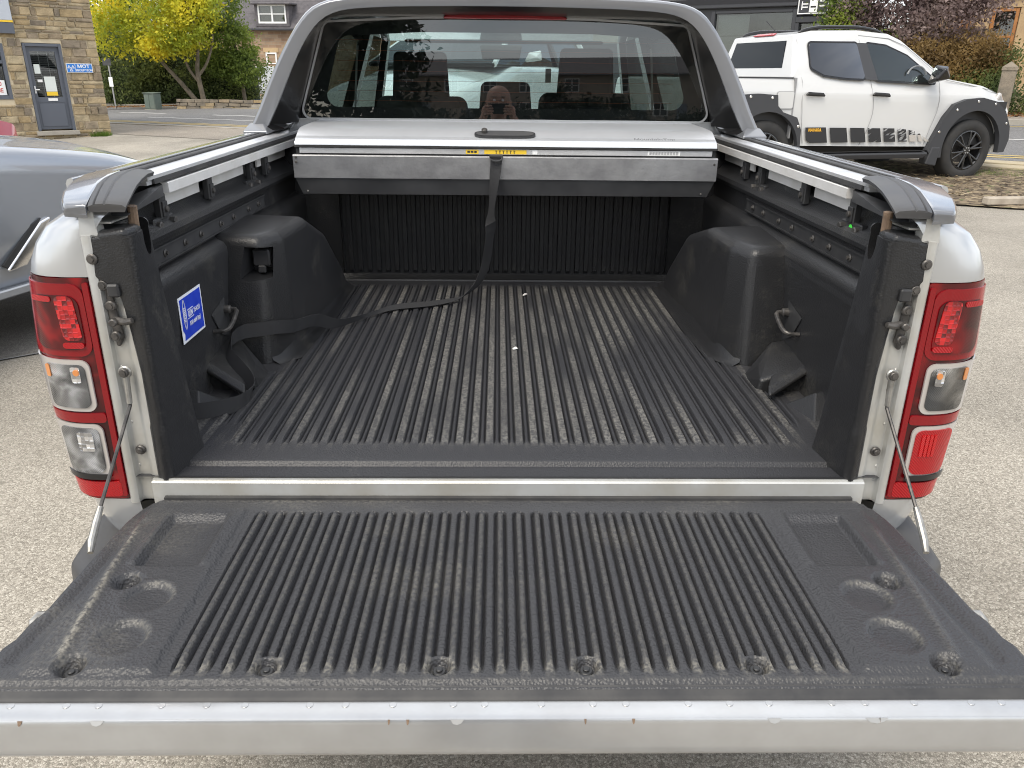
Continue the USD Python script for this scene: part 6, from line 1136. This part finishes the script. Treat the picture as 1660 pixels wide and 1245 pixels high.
obj('wall', box(-5.5, 9, 0, 7, -0.2, 4.08), 'house_brick', hs, smooth=False)
rf = obj('roof', prism([(-0.35, 4.08), (-0.30, 4.18), (1.6, 7.2), (5.5, 7.6), (7.3, 4.1)], -5.7, 9.2, 'yz'), 'roof_slate', hs, smooth=False)
obj('gutter', box(-5.7, 9.2, -0.44, -0.30, 4.02, 4.14, 0.02), 'shop_black', rf)
for k in range(3): obj('slate_course', box(-5.7, 9.2, 0.2 + 0.45 * k, 0.30 + 0.45 * k, 4.93 + 0.715 * k, 5.0 + 0.715 * k), 'roof_slate', rf, smooth=False)
def sash(parent, x0, x1, z0, z1, y, cols=1, bars=1):
    f = obj('window', cat(box(x0, x0 + 0.09, y - 0.03, y + 0.08, z0, z1), box(x1 - 0.09, x1, y - 0.03, y + 0.08, z0, z1), box(x0 + 0.09, x1 - 0.09, y - 0.03, y + 0.08, z1 - 0.09, z1), box(x0 + 0.09, x1 - 0.09, y - 0.03, y + 0.08, z0, z0 + 0.10), box(x0 + 0.09, x1 - 0.09, y - 0.015, y + 0.06, (z0 + z1) / 2 - 0.03, (z0 + z1) / 2 + 0.03), *[box(x0 + (x1 - x0) * (k + 1) / (cols + 1) - 0.05, x0 + (x1 - x0) * (k + 1) / (cols + 1) + 0.05, y - 0.022, y + 0.07, z0 + 0.1, z1 - 0.09) for k in range(cols)]), 'window_white', parent, smooth=False)
    obj('pane', box(x0 + 0.09, x1 - 0.09, y + 0.03, y + 0.035, z0 + 0.1, z1 - 0.09), 'pane_glass', f, smooth=False)
    obj('curtain', box(x0 + 0.09, x1 - 0.09, y + 0.2, y + 0.22, z0 + 0.1, z1 - 0.09), 'curtain' if cols else 'dark_room', f, smooth=False)
    return f
dm = obj('dormer', cat(box(-0.98, -0.80, -0.32, 1.6, 4.25, 5.48), box(1.0, 1.18, -0.32, 1.6, 4.25, 5.48), box(-0.80, 1.0, -0.32, 1.6, 4.25, 4.42), hullr([(-1.15, -0.55, 5.52), (1.35, -0.55, 5.52), (-1.15, 1.6, 5.6), (1.35, 1.6, 5.6)], 0.06)), 'roof_slate', hs, smooth=False)
sash(hs, -0.80, 1.0, 4.42, 5.48, -0.28, 1)
sash(hs, -0.66, 0.05, 1.50, 2.78, -0.02, 0); obj('lintel', box(-0.8, 0.2, -0.04, 0.1, 2.79, 3.05), 'sandstone', hs); obj('sill', box(-0.78, 0.17, -0.1, 0.1, 1.38, 1.49), 'sandstone', hs)
sash(hs, 0.9, 1.6, 2.3, 3.5, -0.02, 0); sash(hs, -3.2, -2.4, 1.5, 2.8, -0.02, 0)

# ================================================================ RIGHT: SHOP, SHRUBS, HOUSE, PILLAR
RZ = math.atan2(-0.544, 0.839)
def road_at(s, n): return (DV[0] * s + NV[0] * n, DV[1] * s + NV[1] * n, 0)
sh = thing('shop', 'black timber shopfront with large window and arched sign behind the white pickup', 'shop', road_at(0, 23.0), RZ)
obj('wall', m3.Manifold.cube((9.0, 6.0, 4.9)).translate((-13.35, 0.06, 0.3)) - m3.Manifold.cube((2.2, 1.2, 2.1)).translate((-7.51, -0.3, 1.20)) - m3.Manifold.cube((0.62, 1.2, 1.5)).translate((-5.10, -0.3, 1.48)), 'shop_black', sh, smooth=False)
obj('window_frame', cat(box(-7.62, -7.50, -0.05, 0.12, 1.1, 3.36, 0.01), box(-5.32, -5.20, -0.05, 0.12, 1.1, 3.36, 0.01), box(-7.5, -5.32, -0.05, 0.12, 3.28, 3.36, 0.01), box(-7.5, -5.32, -0.05, 0.12, 1.1, 1.25, 0.01)), 'shop_black', sh)
w_ = obj('window', box(-7.5, -5.32, 0.05, 0.056, 1.25, 3.28), 'pane_glass', sh, smooth=False)
obj('blind', box(-7.45, -6.55, 0.16, 0.17, 1.25, 3.25), 'shop_blind', w_, smooth=False, label='pale green roller blind')
obj('shop_inside', box(-6.5, -5.32, 0.8, 0.82, 1.25, 3.28), 'shop_grey', w_, smooth=False)
for k in range(4): obj('blind_seam', box(-7.45, -6.55, 0.153, 0.158, 1.5 + 0.4 * k, 1.515 + 0.4 * k), 'ink_grey', w_, smooth=False)
obj('fascia', cat(box(-13.35, -5.2, -0.12, 0.06, 3.42, 3.52, 0.02), hull([(-13.35, -0.10, 3.52), (-5.2, -0.10, 3.52), (-13.35, 0.05, 4.3), (-5.2, 0.05, 4.3), (-13.35, -0.42, 4.26), (-5.2, -0.42, 4.26)]), box(-13.35, -5.2, -0.46, 0.06, 4.26, 4.36, 0.02)), 'shop_black', sh)
obj('fascia_panel', hull([(-13.2, -0.125, 3.58), (-5.4, -0.125, 3.58), (-13.2, -0.40, 4.2), (-5.4, -0.40, 4.2), (-13.2, -0.38, 4.2), (-5.4, -0.38, 4.2)]), 'shop_grey', sh)
obj('pier', cat(box(-5.21, -5.10, -0.10, 0.12, 0.4, 3.15, 0.01), box(-4.48, -4.34, -0.10, 0.12, 0.4, 3.15, 0.01), box(-5.21, -4.34, -0.12, 0.12, 3.0, 3.16, 0.015)), 'shop_black', sh)
obj('side_window', box(-5.10, -4.48, 0.05, 0.056, 1.5, 2.98), 'pane_glass', sh, smooth=False); obj('side_inside', box(-5.10, -4.48, 0.5, 0.52, 1.5, 2.98), 'curtain', sh, smooth=False)
ap = lambda d: Polygon([(-5.19 + d, 3.19 + d), (-4.36 - d, 3.19 + d), (-4.36 - d, 3.55), (-4.45 - d * 0.7, 3.74), (-4.775, 3.82 - d), (-5.10 + d * 0.7, 3.74), (-5.19 + d, 3.55)])
sgn = obj('arched_sign', frame(prism(ap(0), -0.16, -0.10, 'xz'), (0, 0, 0), (1, 0, 0), (0, 1, 0)), 'shop_black', sh, label='small arched black sign board with white lettering')
obj('sign_border', frame(prism(ap(0.02).difference(ap(0.045)), -0.164, -0.16, 'xz'), (0, 0, 0), (1, 0, 0), (0, 1, 0)), 'label_white', sgn, smooth=False)
obj('sign_panel', box(-4.87, -4.66, -0.165, -0.16, 3.25, 3.75), 'label_white', sgn, smooth=False)
obj('sign_lettering', cat(text('BUS', 0.05, 0.002, (-4.765, -0.166, 3.50), (1, 0, 0), (0, 0, 1)), text('Stop', 0.05, 0.002, (-4.765, -0.166, 3.38), (1, 0, 0), (0, 0, 1))) if False else cat(box(-4.84, -4.70, -0.168, -0.1655, 3.36, 3.40), box(-4.82, -4.72, -0.168, -0.1655, 3.55, 3.58)), 'ink_black', sgn, smooth=False)
obj('sign_mark', cat(box(-5.06, -4.91, -0.163, -0.16, 3.36, 3.39), box(-5.06, -4.91, -0.163, -0.16, 3.44, 3.47), box(-5.08, -5.055, -0.163, -0.16, 3.31, 3.52), box(-4.62, -4.47, -0.163, -0.16, 3.38, 3.42), box(-4.62, -4.47, -0.163, -0.16, 3.5, 3.54)), 'label_white', sgn, smooth=False)
obj('roof', prism([(-0.3, 4.9), (-0.3, 5.2), (6.3, 5.2), (6.3, 4.9)], -13.6, -4.2, 'yz'), 'roof_slate', sh, smooth=False)
def shrub(label, blobs, n, size, seed, mat, stems=None, clump=0.17, name='shrub', cat_='shrub'):
    t = thing(name, label, cat_, road_at(0, 0), RZ)
    obj('foliage', leaves(blobs, n, size, seed, clump=clump), mat, t, smooth=False)
    obj('stems', limbs(stems or [([(b[0][0], b[0][1], 0.6), (b[0][0], b[0][1], b[0][2])], 0.05, 0.02) for b in blobs[:3]]), 'bark', t, smooth=60)
    return t
shrub('big copper leaved shrub towering behind the white pickup roof', [((-2.6, 22.6, 3.2), (1.25, 0.9, 1.1), 4), ((-1.5, 22.7, 3.0), (1.1, 0.8, 1.0), 3), ((-2.3, 22.6, 4.4), (1.5, 0.9, 0.8), 2.5), ((-3.5, 22.8, 3.4), (0.6, 0.7, 1.0), 1.2), ((-0.8, 22.7, 3.8), (0.8, 0.7, 0.8), 1.2)], 26000, 0.045, 41, 'leaf_copper')
shrub('green leafy shrub between the shop and the copper shrub', [((-3.9, 22.5, 2.5), (0.5, 0.6, 1.4), 2), ((-3.2, 22.2, 2.0), (0.8, 0.6, 0.8), 2), ((-4.0, 22.6, 3.4), (0.4, 0.5, 0.7), 1)], 9000, 0.04, 42, 'leaf_green')
shrub('orange and brown leaved shrub above the white pickup bonnet', [((-1.6, 22.0, 1.9), (1.2, 0.6, 0.6), 3), ((-0.7, 22.2, 2.1), (0.65, 0.6, 0.6), 2), ((-2.4, 22.0, 1.5), (0.9, 0.6, 0.5), 1.5)], 17000, 0.036, 43, 'leaf_orange')
shrub('low green shrub beside the stone gate pillar', [((-0.5, 21.9, 1.35), (0.75, 0.5, 0.5), 2), ((-0.15, 22.4, 1.9), (0.40, 0.5, 0.5), 1.2), ((0.75, 21.9, 1.05), (0.5, 0.5, 0.35), 1)], 9000, 0.036, 44, 'leaf_dark')
obj('shrub_bank', frame(hullr([(-4.2, 23.4, 0.6), (0.6, 23.4, 0.6), (-4.0, 23.4, 2.6), (-0.6, 23.4, 2.6), (-3.4, 23.0, 0.6), (0.2, 23.0, 0.6)], 0.2), (0, 0, 0), (*DV, 0), (*NV, 0)), 'verge_soil', kind='structure', label='shaded earth bank under the shrubs')
rh = thing('sandstone_house', 'sandstone house with an orange timber window at the right edge', 'house', road_at(0, 25.0), RZ)
obj('wall', m3.Manifold.cube((9.0, 6.0, 6.2)).translate((-2.6, 0.05, 0.3)) - m3.Manifold.cube((0.62, 0.5, 1.5)).translate((-0.64, -0.3, 1.86)) - m3.Manifold.cube((0.8, 0.5, 2.0)).translate((0.55, -0.3, 1.2)), 'house_brick', rh, smooth=False)
obj('lintel', box(-0.85, 1.6, -0.04, 0.3, 3.37, 3.62, 0.01), 'sandstone', rh); obj('lintel_cornice', box(-1.0, 1.8, -0.14, 0.3, 3.63, 3.72, 0.02), 'roof_slate', rh)
obj('pilaster', box(0.0, 0.5, -0.05, 0.3, 0.8, 3.36, 0.01), 'sandstone', rh); obj('pilaster', box(-0.98, -0.66, -0.03, 0.3, 0.8, 3.36, 0.01), 'sandstone', rh)
wf = obj('window', cat(box(-0.64, -0.55, -0.02, 0.12, 1.86, 3.36, 0.008), box(-0.10, -0.02, -0.02, 0.12, 1.86, 3.36, 0.008), box(-0.55, -0.10, -0.02, 0.12, 3.28, 3.36, 0.008), box(-0.55, -0.10, -0.02, 0.12, 1.86, 1.95, 0.008), box(-0.55, -0.10, 0.0, 0.10, 2.64, 2.70, 0.008)), 'orange_timber', rh, label='orange stained timber sash window')
obj('pane', box(-0.55, -0.10, 0.05, 0.055, 1.95, 3.28), 'pane_glass', wf, smooth=False); obj('window_inside', box(-0.55, -0.10, 0.22, 0.24, 1.95, 3.28), 'dark_room', wf, smooth=False); obj('blind', box(-0.54, -0.11, 0.14, 0.15, 3.05, 3.27), 'curtain', wf, smooth=False, label='cream blind pulled part way down')
obj('timber_post', box(-1.36, -1.24, -0.05, 0.1, 2.2, 3.3, 0.01), 'orange_timber', rh); obj('timber_post', box(-1.18, -1.10, -0.05, 0.1, 2.2, 3.3, 0.01), 'orange_timber', rh)
obj('door', box(0.60, 1.30, 0.1, 0.14, 1.2, 3.1), 'orange_timber', rh)
gp = thing('gate_pillar', 'weathered stone gate pillar with pointed cap on the far pavement', 'gate pillar', road_at(0.16, 20.85), RZ)
obj('shaft', hullr([(x, y, z) for x in (-0.13, 0.13) for y in (-0.13, 0.13) for z in (0.75, 1.80)], 0.015), 'pillar_stone', gp, smooth=30); obj('cap', hull([(-0.16, -0.16, 1.80), (0.16, -0.16, 1.80), (-0.16, 0.16, 1.80), (0.16, 0.16, 1.80), (-0.155, -0.155, 1.87), (0.155, -0.155, 1.87), (-0.155, 0.155, 1.87), (0.155, 0.155, 1.87), (0, 0, 1.99)]), 'pillar_stone', gp, smooth=False)
obj('leaf_litter', litter(1500, lambda r, n: (lambda s, q: np.c_[DV[0] * s + NV[0] * q, DV[1] * s + NV[1] * q])(r.uniform(-1.0, 4.0, n), r.uniform(20.6, 22.4, n)), 0.032, 10, 0.11), 'fallen_leaf', smooth=False, kind='stuff', label='orange fallen leaves on the far pavement by the gate pillar', cat_='leaf litter')

# ================================================================ BEHIND THE VIEWER (seen mirrored in the rear window)
tb = thing('terraced_house', 'row of brown terraced cottages mirrored in the rear window', 'house', (5.0, -74.0, 1.6), math.radians(14))
obj('wall', box(-16, 22, -6, 0, -1.5, 5.3), 'house_render', tb, smooth=False)
obj('roof', prism([(0.4, 5.2), (0.4, 5.35), (-3, 7.0), (-6.4, 5.35), (-6.4, 5.2)], -16.3, 22.3, 'yz'), 'roof_slate', tb, smooth=False)
rt_ = np.random.default_rng(3)
for k in range(9):
    x = -14 + k * 4.0 + rt_.uniform(-0.6, 0.6)
    for zz in (1.6, 3.7):
        if rt_.random() < 0.18: continue
        f = obj('window', cat(box(x - 0.7, x - 0.6, 0, 0.06, zz, zz + 1.25), box(x + 0.6, x + 0.7, 0, 0.06, zz, zz + 1.25), box(x - 0.05, x + 0.05, 0, 0.06, zz, zz + 1.25), box(x - 0.6, x + 0.6, 0, 0.06, zz, zz + 0.1), box(x - 0.6, x + 0.6, 0, 0.06, zz + 1.15, zz + 1.25), box(x - 0.6, x + 0.6, 0, 0.05, zz + 0.6, zz + 0.66)), 'sash_dim', tb, smooth=False)
        obj('pane', box(x - 0.6, x + 0.6, 0.005, 0.02, zz + 0.1, zz + 1.15), 'gloss_black', f, smooth=False)
    obj('door', box(x + 1.5, x + 2.4, 0, 0.05, 0.6, 2.7), 'door_grey', tb, smooth=False)
hb_ = thing('hedge', 'garden hedge in front of the mirrored cottages', 'hedge', (8.0, -64.0, 0))
obj('foliage', leaves([((-9, 0, 2.2), (5, 1.2, 1.6), 3), ((1, 0, 2.6), (4, 1.2, 1.9), 3), ((10, 0, 2.0), (5, 1.2, 1.4), 3), ((-3.5, 0, 4.2), (1.6, 1.2, 1.6), 1.2)], 12000, 0.16, 52, clump=0.4), 'leaf_conifer', hb_, smooth=False)
obj('stems', limbs([([(x, 0, -0.5), (x, 0, 2.5)], 0.15, 0.05) for x in (-9, 1, 10)]), 'bark', hb_, smooth=60)
cf = thing('conifer', 'dark conifer mirrored at the left of the rear window', 'tree', (-5.6, -24.0, -0.4))
obj('crown', leaves([((0, 0, 2.5), (3.2, 2.6, 2.0), 4), ((0.4, 0, 5.0), (2.6, 2.2, 1.6), 3), ((0, 0, 7.4), (1.7, 1.6, 1.6), 2), ((-4, 0.5, 3.5), (2.6, 2, 3), 3)], 16000, 0.16, 51, clump=0.35), 'leaf_conifer', cf, smooth=False)
obj('trunk', limbs([([(0, 0, -0.2), (0, 0, 4), (0, 0, 9)], 0.28, 0.05)]), 'bark', cf, smooth=60)

# the photographer, mirrored low in the rear window
pr = thing('person', 'bald person in dark clothes holding up a phone, mirrored in the rear window', 'person', (-0.027, 0, 0))
from trimesh import smoothing
def flesh(chains, edge=0.012, it=6):
    m = m3.Manifold()
    for ch in chains:
        for (a, ra), (b, rb) in zip(ch[:-1], ch[1:]): m = m + hullr([a, b], [ra, rb])
    v, f = tri(m.refine_to_length(edge)); t = trimesh.Trimesh(v, f); t.merge_vertices(); smoothing.filter_taubin(t, iterations=it); return np.array(t.vertices), np.array(t.faces)
hd_ = [[((0, -1.70, 1.585), 0.085), ((0, -1.685, 1.63), 0.092)], [((0, -1.665, 1.545), 0.055), ((0, -1.70, 1.60), 0.08)], [((0, -1.72, 1.42), 0.058), ((0, -1.705, 1.56), 0.062)], [((0, -1.592, 1.595), 0.008), ((0, -1.578, 1.565), 0.013)], [((-0.02, -1.592, 1.56), 0.01), ((0.02, -1.592, 1.56), 0.01)],
       [((-0.088, -1.70, 1.61), 0.012), ((-0.090, -1.695, 1.575), 0.010)], [((0.088, -1.70, 1.61), 0.012), ((0.090, -1.695, 1.575), 0.010)]]
hands = []
for s in (-1, 1):
    hands.append([((s * 0.17, -1.50, 1.36), 0.034), ((s * 0.125, -1.42, 1.46), 0.028), ((s * 0.105, -1.40, 1.49), 0.026)])
    hands.append([((s * 0.105, -1.40, 1.49), 0.024), ((s * 0.100, -1.385, 1.545), 0.020)])
    for k, (dz, L) in enumerate(((0.0, 0.07), (0.018, 0.078), (0.036, 0.075), (0.054, 0.06))):
        z = 1.505 + dz * 0.95
        hands.append([((s * 0.100, -1.385, z), 0.010), ((s * 0.088, -1.362, z + 0.004), 0.009), ((s * (0.088 - L * 0.35), -1.352, z + 0.006), 0.008), ((s * (0.088 - L * 0.6), -1.353, z + 0.006), 0.0075)])
    hands.append([((s * 0.100, -1.405, 1.50), 0.012), ((s * 0.078, -1.40, 1.515), 0.010), ((s * 0.055, -1.382, 1.525), 0.009)])
sk_ = obj('body', flesh(hd_ + hands, 0.010, 5), 'skin', pr, smooth=True)
for s in (-1, 1): obj('eye', hullr([(s * 0.032, -1.600, 1.612)], 0.011), 'eye_white', pr); obj('eyebrow', hullr([(s * 0.018, -1.590, 1.636), (s * 0.050, -1.600, 1.636)], 0.004), 'hair_grey', pr)
jk = [[((0, -1.74, 0.98), 0.15), ((0, -1.75, 1.2), 0.16), ((0, -1.74, 1.36), 0.13)], [((-0.17, -1.74, 1.36), 0.075), ((0.17, -1.74, 1.36), 0.075)], [((-0.09, -1.74, 0.95), 0.12), ((0.09, -1.74, 0.95), 0.12)], [((-0.12, -1.75, 1.2), 0.11), ((0.12, -1.75, 1.2), 0.11)]]
for s in (-1, 1): jk.append([((s * 0.20, -1.73, 1.36), 0.07), ((s * 0.27, -1.64, 1.14), 0.055), ((s * 0.19, -1.52, 1.33), 0.044)])
obj('jacket', flesh(jk, 0.02, 5), 'dark_jacket', pr, smooth=True)
lg = []
for s in (-1, 1): lg.append([((s * 0.09, -1.74, 0.92), 0.10), ((s * 0.10, -1.73, 0.48), 0.068), ((s * 0.11, -1.75, 0.06), 0.05)])
obj('trousers', flesh(lg, 0.025, 4), 'jeans', pr, smooth=True)
for s in (-1, 1): obj('shoe', hullr([(s * 0.11, -1.78, 0.02), (s * 0.12, -1.60, 0.012), (s * 0.11, -1.76, 0.06)], 0.042), 'dark_jacket', pr, smooth=60)
ph = thing('phone', 'black phone held up by the person mirrored in the rear window', 'phone', (-0.027, -1.364, 1.545))
obj('case', hullr([(x, 0.0, z) for x in (-0.070, 0.070) for z in (-0.032, 0.032)], 0.0045), 'gloss_black', ph, smooth=40)
obj('lens', cat(cyl((0.052, 0.003, 0.022), (0.052, 0.007, 0.022), 0.008, 14), cyl((0.052, 0.003, -0.002), (0.052, 0.007, -0.002), 0.008, 14)), 'ink_black', ph)
